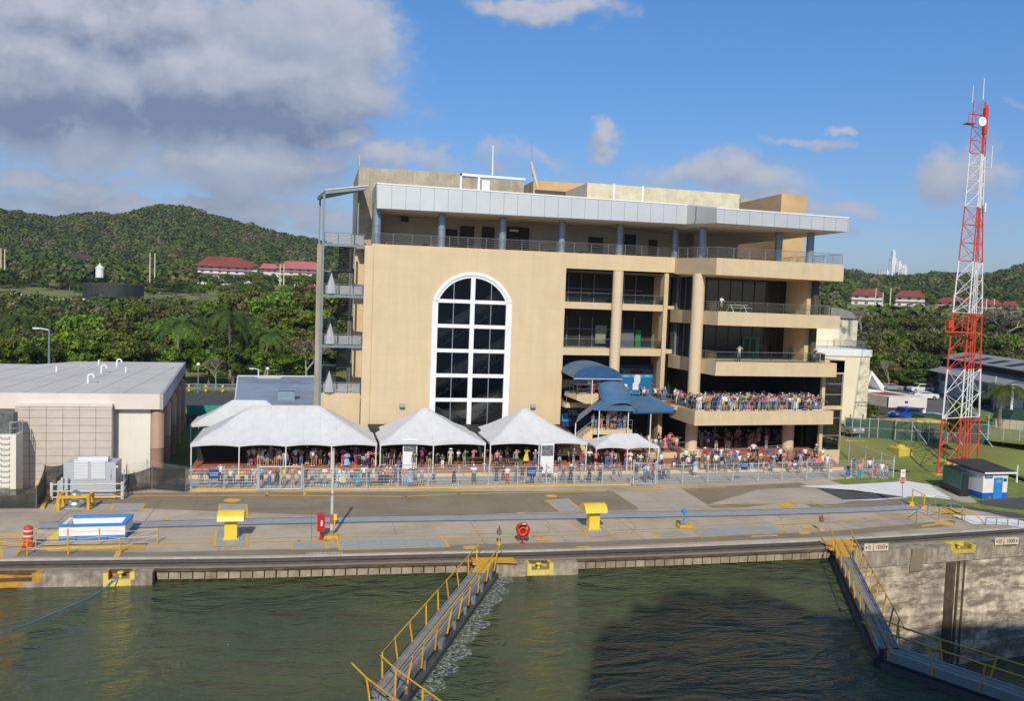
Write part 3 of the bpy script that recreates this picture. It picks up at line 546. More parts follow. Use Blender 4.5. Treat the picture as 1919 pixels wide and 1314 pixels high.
# the ship we stand on (behind the viewpoint)
sh=thing('cruise_ship',(20,-14,-1),'white cruise ship hull and decks behind the viewpoint in the next lane','ship')
prof=[(2,24.0),(3.4,27.5),(4.6,31),(5.2,33.2),(6,34.8),(6.8,35.4),(7.3,34.9),(7.8,35.8),(8.5,37.4),(9.7,36.6),(10.5,37.8),(12,38.6),(13.5,38.2),(14.5,37.4),(15.6,38.4),(17,38.2),(18.5,36.4),(20,34.8),(23,33.6),(26,33.4),(31,35.4),(35,36.6),(80,36.6),(80,4),(2,4)]
obj('superstructure',B().prism([(x,-4,z) for x,z in prof],(0,-14,0)),white,sh)
obj('hull',B().box(-90,-32,-1,110,-1.6,11),white,sh); obj('deck',B().box(-90,-30,11,-3,-2.4,13.6).box(-30,-2.4,11,-3,-1.6,12),white,sh)
# ============================================================ VISITOR BUILDING
YM=90.; YB=81.5; YP=83.3
bl=thing('visitor_building',(30,90,0),'large beige visitor centre with stacked balconies, metal fascia roof and tall arched window','building')
def P2(name,b,m,parent=bl,**k): return obj(name,b,m,parent,**k)
def cols(pts): return [np.array(fy(*p)) for p in pts]
XL=5.65; XR=40.6; ZT0=22.9; ZT1=23.1
def zt(x): return ZT0+(ZT1-ZT0)*(x-XL)/(XR-XL)
def wq(b,x0,x1,z0a,z0b,z1a,z1b,y0=YM,th=.5): b.prism([(x0,y0,z0a),(x1,y0,z0b),(x1,y0,z1b),(x0,y0,z1a)],(0,th,0))
def zat(px,py,Y=YM): return fy(px,py,Y)[2]
# front wall with the arched opening
AX,AHW,ASP=16.78,4.12,16.95; RAD=4.35; ACZ=20.0-RAD
b=B(); wq(b,XL,AX-AHW,0,0,zt(XL),zt(AX-AHW)); wq(b,AX+AHW,27.4,0,0,zt(AX+AHW),zt(27.4)); wq(b,AX-AHW,AX+AHW,0,0,3.2,3.2)
na=20; a0=math.asin(AHW/RAD); arc=[(AX+RAD*math.sin(-a0+2*a0*i/na),ACZ+RAD*math.cos(-a0+2*a0*i/na)) for i in range(na+1)]
for (x0,z0),(x1,z1) in zip(arc[:-1],arc[1:]): wq(b,x0,x1,z0,z1,zt(x0),zt(x1))
# upper band and slabs to the right of the wall
bt=zat(1062,502.6); bt2=zat(1246,511.2)
wq(b,27.4,40.6,bt,bt2+.05,zt(27.4),zt(40.6))
P2('front_wall',recalc and b,beige)
b=B()
for (ya,yb2,yc,yd) in ((565,577.8,572,584),(652,665.5,654.5,668)):
    wq(b,27.4,39.4,zat(1059,yb2),zat(1247,yd),zat(1059,ya),zat(1247,yc),YM+.12,.4)
    wq(b,27.4,41,zat(1059,yb2)+.3,zat(1247,yd)+.3,zat(1059,ya)-.06,zat(1247,yc)-.06,YM+.52,4.)
P2('floor_slab',b,beige2)
# side walls, back and roof body
P2('side_wall',B().box(XL-.02,YM+.5,0,XL+.4,112,22.85).box(4.1,99.2,0,XL-.02,112,23.2),beige2)
P2('rear_wall',B().box(XL,111.6,0,60,112,22.8),beige2)
P2('terrace_floor',B().box(XL+.3,YM+.5,22.2,40.6,111.6,22.62),beige2)
# arch frame
wf=mat('white_window_frame',(.82,.82,.81),.4,.03,1)
b=B(); f0,f1=-.32,.10
def ring(r0,r1,y0,y1):
    for i in range(na):
        t0=-a0+2*a0*i/na; t1=-a0+2*a0*(i+1)/na
        q=[(AX+r*math.sin(t),y0,ACZ+r*math.cos(t)) for r,t in ((r0,t0),(r0,t1),(r1,t1),(r1,t0))]; b.prism(q,(0,y1-y0,0))
ring(RAD-.02,RAD+.34,YM-.14,YM+.02)
b.box(AX-AHW-.34,YM-.14,3,AX-AHW+.01,YM+.02,ASP+.1); b.box(AX+AHW-.01,YM-.14,3,AX+AHW+.34,YM+.02,ASP+.1)
P2('arch_surround',b,wf)
b=B(); ring(RAD-.3,RAD+.0,YM-.02,YM+.35); b.box(AX-AHW,YM-.02,3,AX-AHW+.3,YM+.35,ASP+.1); b.box(AX+AHW-.3,YM-.02,3,AX+AHW,YM+.35,ASP+.1); b.box(AX-.24,YM-.03,3,AX+.24,YM+.33,19.9)
mz=[zat(880,y) for y in (565.5,612,658,704.5,750)]
for z in mz: b.box(AX-AHW+.1,YM,z-.2,AX+AHW-.1,YM+.31,z+.2)
wn=P2('arched_window',b,wf)
b=B(); 
for x in (AX-2.1,AX+2.1): b.box(x-.05,YM+.1,3,x+.05,YM+.2,19.2)
obj('thin_mullion',b,greysteel,wn)
obj('pane',B().add([(AX-AHW,YM+.22,3),(AX+AHW,YM+.22,3),(AX+AHW,YM+.22,ASP)]+[(x,YM+.22,z-.1) for x,z in arc[::-1]],[tuple(range(3+na+1))]),glass,wn)
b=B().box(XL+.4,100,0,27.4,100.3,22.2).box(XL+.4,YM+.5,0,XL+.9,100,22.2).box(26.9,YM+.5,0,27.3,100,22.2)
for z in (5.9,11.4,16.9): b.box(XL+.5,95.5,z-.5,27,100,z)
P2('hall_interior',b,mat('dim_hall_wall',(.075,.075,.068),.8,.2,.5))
# escalators behind the arch
em=mat('escalator_cladding',(.75,.68,.48),.4,.1,1.5,0,.1); et=mat('escalator_truss',(.50,.48,.38),.5,.1,2)
for k,(pa,pb) in enumerate((((824,630),(944,556)),((821,722),(946,650)),((845,783),(943,744)))):
    a=np.array(fy(*pa,92.6)); c=np.array(fy(*pb,92.6)); d=(c-a)/(c[0]-a[0]); a=a-d*2.5; c=c+d*(1.2); 
    b=B(); 
    for y in (92.3,93.9): b.prism([(a[0],y,a[2]),(c[0],y,c[2]),(c[0],y,c[2]+1.05),(a[0],y,a[2]+1.05)],(0,.08,0))
    e=P2('escalator',b,em)
    b=B()
    def q(t,dz): p=a+(c-a)*t; return (p[0],92.35,p[2]+dz)
    b.tube(q(0,-1.15),q(1,-1.15),.09,4); b.tube(q(0,-.05),q(1,-.05),.09,4); n=13
    for i in range(n): b.tube(q(i/n,-1.1),q((i+.5)/n,-.05),.05,4); b.tube(q((i+.5)/n,-.05),q((i+1)/n,-1.1),.05,4)
    b.prism([(a[0],92.5,a[2]-.35),(c[0],92.5,c[2]-.35),(c[0],92.5,c[2]-.25),(a[0],92.5,a[2]-.25)],(0,1.3,0))
    obj('truss',b,et,e)
# openings to the right of the arch wall : back walls, glazing, floors
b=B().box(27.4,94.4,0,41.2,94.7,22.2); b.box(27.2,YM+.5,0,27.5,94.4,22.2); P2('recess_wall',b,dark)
b=B()
for z0,z1 in ((12.1,15.8),(16.9,21)):
    for x in (29,30.6,32.2,34.5,36,37.5): b.box(x,94.2,z0,x+.09,94.35,z1)
    b.box(28,94.2,z0+2.2,38.5,94.33,z0+2.28)
P2('glazing_bar',b,greysteel)
b=B().box(32.6,94.05,12.6,34.0,94.15,14.8); P2('lit_window',b,mat('reflected_window',(.25,.25,.2),.3,.3,2))
b=B().box(37.7,94.0,11.9,38.4,94.15,14.4); P2('green_door',b,mat('green_door_paint',(.02,.22,.06),.5))
P2('notice_board',B().box(35.2,93.8,12.0,37.4,93.95,14.2),mat('grey_display_board',(.13,.13,.16)))
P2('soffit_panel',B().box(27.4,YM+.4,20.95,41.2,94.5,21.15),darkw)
# round columns
cm=mat('beige_column',(.66,.52,.34),.8,.05,.6,.08,streak=.08,dcol=(.45,.36,.24))
def rcol(px,py,Y,r,z0,z1,m=cm,name='column'):
    X=fy(px,py,Y)[0]; return obj(name,B().lathe((X,Y,0),[(r,z0),(r,z1)],24),m,bl,True)
rcol(1155,600,89.7,.60,.5,21.2); rcol(1294,847,85.0,.68,1.35,21.1); rcol(1475,845,85.2,.66,.4,5.2)
X2=fy(1294,847,85.)[0]
# pier with the triangular light at the corner
b=B(); b.box(39.45,YM+.05,0,39.95,91.2,21.2); b.box(39.95,90.6,0,40.2,94.4,21.2); P2('corner_pier',b,beige2)
# stacked balconies on the right
def slabf(pxs,Yf,x_left,Yback,name,parapet=None):
    (a,bb,c,d)=pxs   # top-left, bottom-left, top-right, bottom-right pixels on the front plane
    A,Bq,C_,D_=[np.array(fy(*q,Yf)) for q in (a,bb,c,d)]
    zt_=(A[2]+C_[2])/2; b=B()
    pts=[A,C_,D_,Bq]
    b.prism([tuple(p) for p in (Bq,D_,C_,A)],(0,Yback-Yf,0)); P2(name,b,beige2); return A[0],C_[0],A[2],C_[2],Bq[2],D_[2]
s5=slabf(((1343.5,482.9),(1341.6,514.9),(1581.9,496.5),(1580,527.7)),YB,None,97,'balcony_slab')
s4=slabf(((1346.2,583.3),(1345.3,609.7),(1574.9,592.4),(1573.4,617)),YB,None,94,'balcony_slab')
s3=slabf(((1342.3,678),(1340.1,704.3),(1568,681),(1567.5,707)),YB,None,94,'balcony_slab')
s2=slabf(((1302.3,771.5),(1301.2,798),(1562,770.6),(1561,795.7)),YB,None,88,'balcony_slab')
# glazed core behind the balconies
b=B()
zf=[s2[2],s3[2],s4[2],s5[2]]
for z0,z1 in ((s3[2],s4[4]),(s4[2],s5[4])):
    b.box(42.6,88.6,z0+.02,55.2,88.8,z1-.02); b.box(42.4,87.2,z0,42.7,94,z1)
P2('dark_glazing',b,mat('dark_glass_wall',(.012,.013,.014),.12,.2,.3,spec=.6))
b=B(); 
for z0,z1 in ((s3[2],s4[4]),(s4[2],s5[4])):
    for x in np.arange(44,55,1.55): b.box(x,88.52,z0,x+.06,88.6,z1)
P2('glazing_mullion',b,mat('dark_mullion',(.06,.06,.06)))
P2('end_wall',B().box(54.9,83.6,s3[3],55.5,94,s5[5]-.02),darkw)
b=B()
for z0,z1 in ((s3[2],s4[4]),(s4[2],s5[4])): b.box(54.4,84.2,z0,54.9,88.6,z1)
P2('end_pier',b,beige2)
gd=P2('green_double_door',B().box(*fy(1391,640,88.5)[:1],88.42,s3[2]+.02,fy(1423,640,88.5)[0],88.5,s3[2]+2.6),mat('green_frame',(.015,.20,.05),.5)); 
xa=fy(1391,640,88.5)[0]; obj('door_glass',B().box(xa+.2,88.38,s3[2]+.3,xa+.85,88.41,s3[2]+2.3).box(xa+1.05,88.38,s3[2]+.3,xa+1.7,88.41,s3[2]+2.3),black,gd)
# side core (between wall recess and balconies) bands along x=41.3
for s in (s3,s4,s5): pass
for s,xb_,yb_,dzt,dzb in ((s3,41.4,92.4,0,0),(s4,41.4,92.4,0,0),(s5,40.6,90.,.32,.25)):
    b=B(); pl_=[(s[0]-.0,YB,0),(xb_,yb_,1),(43.2,yb_+.6,1),(43.2,YB+.5,0)]
    lo=[(x,y,s[4]+dzb*k) for x,y,k in pl_]; hi=[(x,y,s[2]+dzt*k) for x,y,k in pl_]
    b.add(lo+hi,[(3,2,1,0),(4,5,6,7),(0,4,5,1),(1,5,6,2),(2,6,7,3),(3,7,4,0)]); P2('side_band',b,beige2)
b=B(); b.box(42.25,87.3,0,42.5,94.6,s5[4]); P2('side_glazing',b,dark)
b=B()
for y in (88.4,90.1,91.6): b.box(42.15,y,s3[2],42.24,y+.08,s5[4])
b.box(41.8,91.8,s3[2],42.1,93,s5[4]); P2('side_mullion',b,steel)
# second floor (crowded balcony) interior, and ground arcade
b=B().box(42,93.5,s2[2],59,93.8,s3[4]).box(55.8,86,0,56.1,93.5,s3[4]).box(40,94.2,0,59,94.5,6); P2('back_wall',b,mat('deep_back_wall',(.03,.026,.022),.85,.4,.6))  # darkness of the deep floors is put into this wall colour
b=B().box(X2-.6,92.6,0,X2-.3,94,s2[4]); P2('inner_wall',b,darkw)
P2('upper_floor',B().box(s2[0],88,s2[4]+.25,58.9,94,s2[2]-.02),brick)
# right pier with tall windows
xr=fy(1572,868,YP)[0]; x_l=fy(1539,760,YP)[0]; x_m=fy(1545,760,YP)[0]; x_w=fy(1578,760,YP)[0]
zA,zB=zat(1560,701,YP),zat(1560,761,YP); zC,zD=zat(1560,768,YP),zat(1553,844,YP); ztop=zat(1585,676,YP)
xw2=fy(1574.5,800,YP)[0]; xm2=fy(1537,800,YP)[0]
b=B(); b.box(x_w,YP,0,xr,94,ztop); b.box(x_l,YP,zB,x_w,YP+.4,zC) if zB>zC else b.box(x_l,YP,zC,x_w,YP+.4,zB); b.box(x_l,YP,0,x_w,YP+.4,zD); b.box(x_l,YP+.02,zD,x_m,YP+.4,ztop-1.5); b.box(x_l,YP,zA,x_w,YP+.5,ztop); b.box(57.2,YP,ztop-1.4,xr,94,ztop-.01)
P2('right_pier',b,beige2)
b=B().box(x_m,YP+.25,zD,x_w,YP+.28,zA); P2('tall_window',b,glass)
b=B()
for py in (720,740,784,817): z=zat(1560,py,YP); b.box(x_m,YP+.16,z-.05,x_w,YP+.24,z+.05)
b.box(x_w-.09,YP+.14,zD,x_w,YP+.24,zA); P2('window_bar',b,steel)
P2('window_recess',B().box(x_l,YP+2.6,0,xr,YP+2.8,ztop-.3),dark)
# ---------------- roof slab with panelled fascia
RF=[fy(706,344.4,89.2),fy(1288,385,86.6),fy(1343.3,390.7,YB-.3),fy(1591,409.5,YB-.3)]; RBt=[fy(706,389.8,89.2),fy(1286.5,419.8,86.6),fy(1343.3,417.6,YB-.3),fy(1589.6,434.5,YB-.3)]
b=B()
for i in range(3): b.add([RBt[i],RBt[i+1],RF[i+1],RF[i]],[(0,1,2,3)])
b.add([RBt[0],(RBt[0][0],108,RBt[0][2]),(RF[0][0],108,RF[0][2]),RF[0]],[(3,2,1,0)]); b.add([RBt[3],(RBt[3][0],98,RBt[3][2]),(RF[3][0],98,RF[3][2]),RF[3]],[(0,1,2,3)])
P2('roof_fascia',b,alu)
top=[(p[0],p[1]-.05,p[2]) for p in RF]; tp=[(p[0],p[1]-.05,p[2]+.14) for p in RF]
b=B(); b.loft(top,tp); b.loft(tp,[(p[0],p[1]+2.5,p[2]+.14) for p in RF]); P2('roof_edge_trim',b,white)
b=B()
for k,r in enumerate((RF,)):
    for i in range(3):
        b.add([(r[i][0],r[i][1],r[i][2]+.1),(r[i+1][0],r[i+1][1],r[i+1][2]+.1),(r[i+1][0],108,r[i+1][2]+.1),(r[i][0],108,r[i][2]+.1)],[(0,1,2,3)])
P2('roof_deck',b,mat('roof_membrane',(.45,.43,.4)))
b=B()
for i in range(3): b.add([RBt[i],RBt[i+1],(RBt[i+1][0],108,RBt[i+1][2]+.05),(RBt[i][0],108,RBt[i][2]+.05)],[(3,2,1,0)])
P2('soffit',b,mat('soffit_cream',(.55,.50,.42),.8,.05))
# terrace columns under the roof
for px,py,Y in ((707,420,90.75),(828,428,90.8),(942,435,90.8),(1053,440,90.8),(1161,448,90.8),(1265,455,90.8),(1317,450,86.5),(1459,465,86.2),(1518,466,84.4)):
    p=fy(px,py,Y); zb=22.5 if Y>89 else 22.2; zt_=float(np.interp(p[0],[6,40,57],[RBt[0][2],RBt[1][2]+.1,RBt[3][2]+.2]))+.1
    o=obj('terrace_column',B().lathe((p[0],Y,0),[(.42,zb),(.42,zt_)],20),colgrey,bl,True); obj('column_band',B().lathe((p[0],Y,0),[(.435,zb+2.3),(.435,zb+2.42)],20),greysteel,o)
# terrace interior
b=B().box(XL+.6,96.5,22.6,46,96.8,27.8).box(45,94.5,22.6,51,94.8,27.8).box(XL+.3,91.5,22.6,XL+.6,96.6,27.8); P2('terrace_wall',b,inw)
for px0,px1,py0,py1 in ((834,857,430,462),(861,889,424,470),(902,927,426,470),(946,992,427,470),(1102,1130,445,472),(1169,1192,440,478),(1215,1232,450,480)):
    a=fy(px0,py1,96.4);c=fy(px1,py0,96.4); P2('terrace_opening',B().box(a[0],96.35,22.62,c[0],96.48,c[2]),black)
b=B(); a=fy(955,431,96.3); b.box(a[0],96.28,a[2]-.15,a[0]+1.1,96.33,a[2]+.1); P2('wall_light',b,white)
sp_=P2('loudspeaker',B().box(*[v for v in (fy(751,408,96.3)[0],96.0,fy(751,408,96.3)[2]-.4,fy(751,408,96.3)[0]+.35,96.35,fy(751,408,96.3)[2]+.15)]).box(fy(759,409,96.3)[0],96.0,fy(759,409,96.3)[2]-.4,fy(759,409,96.3)[0]+.35,96.35,fy(759,409,96.3)[2]+.15),black)
b=B(); rr=random.Random(3)
for i in range(14):
    x=7.5+i*2.3+rr.uniform(-.4,.4); y=93+rr.uniform(-.6,.8); b.box(x,y,23.3,x+1.5,y+.8,23.36); 
    for dx in (.1,1.3): b.box(x+dx,y+.1,22.62,x+dx+.08,y+.7,23.3)
for i in range(5):
    x=42.5+i*2; b.box(x,86,23.2,x+1.1,86.8,23.26); b.box(x+.5,86.3,22.6,x+.6,86.4,23.2)
P2('terrace_table',b,mat('brown_table',(.28,.12,.04)))
b=B()
for i in range(9):
    x=8+i*3.7; b.box(x,94.2,22.62,x+.45,94.6,23.5)
P2('terrace_chair',b,black)
# railings
def railing(pts,h=1.1,bars=5,step=2.,m=None,r=.025,name='railing',parent=bl,toe=0,glassp=False):
    b=B(); m=m or steel; gb=B()
    for p,q in zip(pts[:-1],pts[1:]):
        p=Vector(p);q=Vector(q); Ln=(q-p).length; n=max(1,round(Ln/step))
        for i in range(n+1):
            c=p.lerp(q,i/n); b.tube(c,c+Vector((0,0,h)),r*1.15,4)
        for k in range(bars): z=h*(k+1)/bars; b.tube(p+Vector((0,0,z)),q+Vector((0,0,z)),r*(1.2 if k==bars-1 else .75),4)
        if glassp: d=(q-p).normalized().cross(Vector((0,0,1)))*.04; gb.add([p+d+Vector((0,0,.08)),q+d+Vector((0,0,.08)),q+d+Vector((0,0,h*.92)),p+d+Vector((0,0,h*.92))],[(0,1,2,3)])
    o=obj(name,b,m,parent)
    if glassp: obj('glass_panel',gb,glasst,o)
    return o
railing([(XL+.2,YM+.15,ZT0),(40.55,YM+.15,ZT1),],1.15,6,2.05)
railing([(40.9,89.8,ZT1),(41.7,YB+.15,s5[2]),(s5[1]-.15,YB+.15,s5[3]),(s5[1]-.15,96,s5[3]+.2)],1.15,6,1.9,glassp=False)
railing([(s4[0]+.1,87,s4[2]),(s4[0]+.1,YB+.25,s4[2]),(s4[1]-1.1,YB+.25,s4[3]),(s4[1]-1.1,90,s4[3])],1.05,2,2.1,glassp=True)
railing([(s3[0]+.1,87,s3[2]),(s3[0]+.1,YB+.25,s3[2]),(s3[1]-1.4,YB+.25,s3[3]),(s3[1]-1.4,90,s3[3])],1.05,2,2.1,glassp=True)
railing([(s2[0]+.1,90,s2[2]),(s2[0]+.1,YB+.2,s2[2]),(s2[1]-.7,YB+.2,s2[3]),(s2[1]-.7,88,s2[3])],1.05,2,2.0,m=greysteel)
for (x0,x1,pa,pb) in ((1060,1146,565,567.5),(1164,1247,569.5,572),(1056,1142,652,653),(1160,1245,653.5,654.5)):
    a=fy(x0,pa,YM+.25);c=fy(x1,pb,YM+.25); railing([a,c],1.05,2,2.9,glassp=True)
# picnic table on the fourth level
b=B(); a=fy(1372,578,83.5); zz=s4[2]; b.box(a[0],84,zz+.72,a[0]+2.2,84.8,zz+.77).box(a[0]-.3,83.4,zz+.43,a[0]+2.4,83.65,zz+.47)
for dx in (.2,1.8): b.tube((a[0]+dx,83.5,zz),(a[0]+dx,84.2,zz+.7),.04,5).tube((a[0]+dx,85.1,zz),(a[0]+dx,84.5,zz+.7),.04,5)
one('picnic_table',b,white,(a[0]+1.1,84,zz),'white metal picnic table on the fourth level balcony','table')
# ---------------- roof top
def pbox(name,m,px0,px1,pyt,pyt2,Y,zb,dy=8,parent=bl):
    a=fy(px0,pyt,Y); c=fy(px1,pyt2,Y); return P2(name,B().prism([(a[0],Y,zb),(c[0],Y,zb),(c[0],Y,c[2]),(a[0],Y,a[2])],(0,dy,0)),m,parent)
pbox('roof_parapet',weath,672.5,863,313,324,97,22.7,14)
pbox('plant_screen',white,863,866,324,324.5,96.9,29.0,.3); pbox('plant_screen',weath,866,982,330,341,97.1,28.6,7); pbox('screen_cap',white,863,985,324,334,96.9,fy(863,329,97)[2],.4); pbox('plant_screen',white,896,900,328,329,96.85,29,.3)
pbox('roof_unit',white,904,918,337,338,96.3,29.2,.7)
pbox('roof_annex',ochre,1000,1101,338,344,103,28.6,8); b=B(); a=fy(1003,352,102.9); c=fy(1085,358,102.9); P2('annex_opening',B().box(a[0],102.85,28.7,c[0],102.98,a[2]-.2),darkw)
pbox('pale_parapet',weath2,1101,1386.5,342,363.5,94,28.0,10); 
b=B()
for px,py in ((1151,344),(1205,348)): a=fy(px,py+.5,93.95); b.box(a[0]-.1,93.9,28.2,a[0]+.1,93.99,a[2]+.05)
P2('parapet_joint',b,white)
# tower block at the right, runs down behind the terrace
a=fy(1465,363,99); c=fy(1512,366,99); d=fx(1390,371,a[0])
P2('stair_block',B().prism([(a[0],99,5),(c[0],99,5),(c[0],99,c[2]),(a[0],99,a[2])],(0,16,0)),ochre)
pbox('louvre_box',weath,1388,1412,372,371,112,28,4); 
# masts
b=B(); p=fy(923,328,97); q=fy(924,272,97); b.tube(p,q,.1,6,.06); P2('white_mast',b,white)
b=B(); p=fy(1007,350,100); q=fy(995,303,100); b.tube(p,q,.22,8,.17); P2('leaning_pipe',b,weath2)
b=B(); p=fy(998,330,101); q=fy(996.5,263,101); b.tube(p,q,.05,5,.03); P2('thin_aerial',b,greysteel)
b=B(); p=fy(674,313,98); q=fy(674.5,290,98); b.tube(p,q,.09,5); P2('roof_lamp',b,yold)
# wall floodlights
for k,(px,py) in enumerate(((753,760),(998,761))):
    p=fy(px,py,YM); b=B().rbox((p[0],YM-.25,p[2]),.55,.35,.42,0,('X',-.3)).box(p[0]-.05,YM-.2,p[2],p[0]+.05,YM,p[2]+.1); P2('floodlight',b,mat('floodlight_grey',(.28,.27,.25),.5))
# drain pipes at the left corner
b=B().tube((XL+.15,YM-.06,3),(XL+.15,YM-.06,22.8),.07,6).tube((XL-.45,YM+.1,3),(XL-.45,YM+.1,22.8),.05,6); P2('downpipe',b,beige)
b=B().box(XL-.75,YM+.05,3,XL,YM+.5,22.7); P2('corner_fin',b,beige)
# ---------------- outside stair at the left
st=thing('fire_stair',(1.5,92,0),'open steel escape stair with mesh landings on the left end of the beige building','stairs')
lz=[zat(650,y,91.) for y in (457,553,647,737)]; x0=fy(607,560,91.)[0]; x1=XL-.8
pier=[fy(594.6,457,91.5),fy(603,457,91.5)]; xp0,xp1=pier[0][0],pier[1][0]
obj('concrete_pier',B().box(xp0,91.5,0,xp1,92.6,pier[0][2]),mat('pier_concrete',(.40,.35,.26),.9,.15,.8,.2,streak=.4),st)
b=B().box(xp1+.02,91.1,3,xp1+.26,91.35,27.95).box(xp0+.1,96.8,3,xp0+.3,97.0,28.0).box(3.95,96.8,3,4.15,97,23).box(4.1,91.6,22.8,4.25,91.8,27.3); obj('steel_column',b,greysteel,st)
b=B().box(x0-.1,91.2,0,x1,99,lz[3]); obj('base_wall',b,beige,st)
b=B()
for z in lz[:3]: b.box(x0-.1,91.0,z-.3,x1+.1,91.2,z); b.box(x0,91.2,z-.12,x1,93.6,z-.04)
for z in lz[:3]: b.box(x0,96.6,z-2.9,x1-.9,98.4,z-2.75)
obj('landing',b,greysteel,st)
tb=B()
for z,zn in zip(lz[:3],lz[1:]):
    n=14; zm=(z+zn)/2
    for i in range(n): y=93.6+3*i/n; zz=z-(z-zm)*(i+1)/n; tb.box(x0+1.6,y,zz-.13,x0+3.1,y+.26,zz)
    for i in range(n): y=96.6-3*i/n; zz=zm-(zm-zn)*(i+1)/n; tb.box(x0+.1,y-.26,zz-.13,x0+1.5,y,zz)
    for xx in (x0+1.56,x0+3.1): tb.prism([(xx,93.6,z-.3),(xx,96.6,zm-.3),(xx,96.6,zm),(xx,93.6,z)],(.05,0,0))
    for xx in (x0+.05,x0+1.5): tb.prism([(xx,96.6,zm-.3),(xx,93.6,zn-.3),(xx,93.6,zn),(xx,96.6,zm)],(.05,0,0))
obj('stair_flight',tb,mat('dark_stair_steel',(.045,.045,.042),.6),st)
for z in lz:
    railing([(x0-.05,93.4,z),(x0-.05,91.1,z),(x1,91.1,z)],1.15,6,1.6,parent=st)
    b=B()
    for i in range(3): xa=x0+.15+i*1.5; b.box(xa,91.25,z+.08,min(xa+1.35,x1-.05),91.27,z+1.02)
    obj('mesh_panel',b,fnet,st)
for z in (lz[1],lz[2],lz[3]):
    xx=x0+.75; b=B(); b.lathe((xx,91.35,z),[(.62,.1),(.5,.9),(.3,1.5),(.02,2.35)],8); obj('mesh_cone',b,fnet,st)
A,Bq,C_,D_=fy(609,357,91),fy(690.5,348.4,90.6),fy(594.6,369,97),fy(680,352,97)
b=B(); b.prism([A,Bq,D_,C_],(0,0,-.35)); obj('canopy',b,greysteel,st); b=B(); b.add([(p[0],p[1],p[2]+.03) for p in (A,Bq,D_,C_)],[(0,1,2,3)]); b.prism([(A[0],A[1]-.02,A[2]),(Bq[0],Bq[1]-.02,Bq[2]),(Bq[0],Bq[1]-.02,Bq[2]+.12),(A[0],A[1]-.02,A[2]+.12)],(0,-.06,0)); obj('canopy_sheet',b,alu,st)
# ---------------- cream wing on the right
cw=thing('cream_wing',(75,104,2),'pale cream rear wing with white cornice, right of the balconies','building')
a=fy(1631.5,655,100); ztc=a[2]
obj('wall',B().box(58,100,0,a[0],122,ztc-1.0),cream,cw); obj('cornice',B().box(58,99.85,ztc-1.0,a[0]+.2,122,ztc-.05),white,cw)
c=fy(1607.5,601,108); b=B().box(60,108,ztc,c[0],124,c[2]); obj('upper_wall',b,cream,cw)
railing([(60,100.3,ztc-.05),(a[0]-.4,100.3,ztc-.05),(a[0]-.4,110,ztc-.05)],1.1,5,2.2,parent=cw)
b=B(); cx=fy(1560,600,122)[0]; rw=fy(1604,596,122)[0]-cx; zb0=fy(1600,597,122)[2]; b.prism([(cx+rw*math.sin(t),122,zb0+1.7*math.cos(t)) for t in np.linspace(-1.57,1.57,15)],(0,14,0)); obj('arched_roof',b,mat('grey_metal_roof',(.22,.22,.21),.6),cw)
p=fy(1605,758,99.9); 
for s,dz in (('CENTRO DE VISITANTES',.25),('DE MIRAFLORES',-.2)): text('wall_lettering',s,greysteel,cw,(p[0]+1.0,99.96,p[2]+dz),.36,FR,sx=.6)
# white A-frame portal beside the wing
fr=thing('portal_frame',(84,108,2.5),'white triangular portal frame rising beside the cream wing','frame')
Y=110; pk=fy(1634,696,Y); rtp=fy(1655,726,Y); b=B(); w=.55
ap_=[fy(1627,712,Y),fy(1634,695,Y),fy(1657,724,Y),fy(1655,734,Y),fy(1652,732,Y),fy(1634,703,Y),fy(1627,722,Y)]
b.prism(ap_,(0,3.5,0)); b.prism([fy(1652,728,Y+.1),fy(1656.5,728,Y+.1),fy(1655,744,Y+.1),fy(1651,744,Y+.1)],(0,.5,0)); obj('rafter',b,white,fr)
b=B().prism([fy(1620,730,Y),fy(1651,732,Y),fy(1650,738,Y),fy(1619,738,Y)],(0,3,0)); obj('tie_beam',b,white,fr)
# ============================================================ PLAZA, TENTS, AWNINGS
pz=struct('plaza',ribbon(B(),-12,60.5,75.3,79.2,.03,.1),pave)
b=B()
for i in range(5): ribbon(b,-11,57,79.15+i*.42,92 if i==4 else 79.15+(i+1)*.42,.30+.12*i,.5,24)
ste=struct('terrace_steps',b,brick); struct('step_kerb',ribbon(B(),-11,57,78.95,79.2,.33,.35,24),beige2,ste)
struct('stage_floor',B().box(33,83.5,.5,56.8,95,1.36),brick,ste)
b=B().box(32.8,83.2,.6,40.4,83.5,1.38); b.lathe((X2,84.6,0),[(1.25,.6),(1.25,1.38)],24); b.box(42,83.6,.6,56.8,83.85,1.0); struct('stage_wall',b,beige2,ste)
# sloping ramp parapet with pipe rail
def rail2(name,pts,h,bars,step,label,m=steel,r=.03,group=None):
    loc=tuple(pts[0]); t=thing(name,loc,label,'railing',group); railing(pts,h,bars,step,m,r,'pipe_rail',t); return t
rail2('pipe_railing',[g(712,895,.05),g(1162,892,.05),g(1164,898,.05)],1.15,2,4.,'long two-bar pipe railing along the brick steps in front of the tents')
rail2('pipe_railing',[(33.,83.4,1.38),(37,83.4,1.38),(40.2,83.4,1.38)],1.1,2,2.2,'pipe railing on the low beige stage wall left of the big round column')
rail2('pipe_railing',[(42.2,86.4,1.38),(49.5,86.4,1.38)],1.1,2,2.2,'shaded pipe railing inside the ground floor arcade')
rail2('pipe_railing',[fy(1345,860,83.2),fy(1462,848,83.2),fy(1466,849,83.2)],.8,2,2.2,'sloping pipe railing of the ramp in front of the arcade')
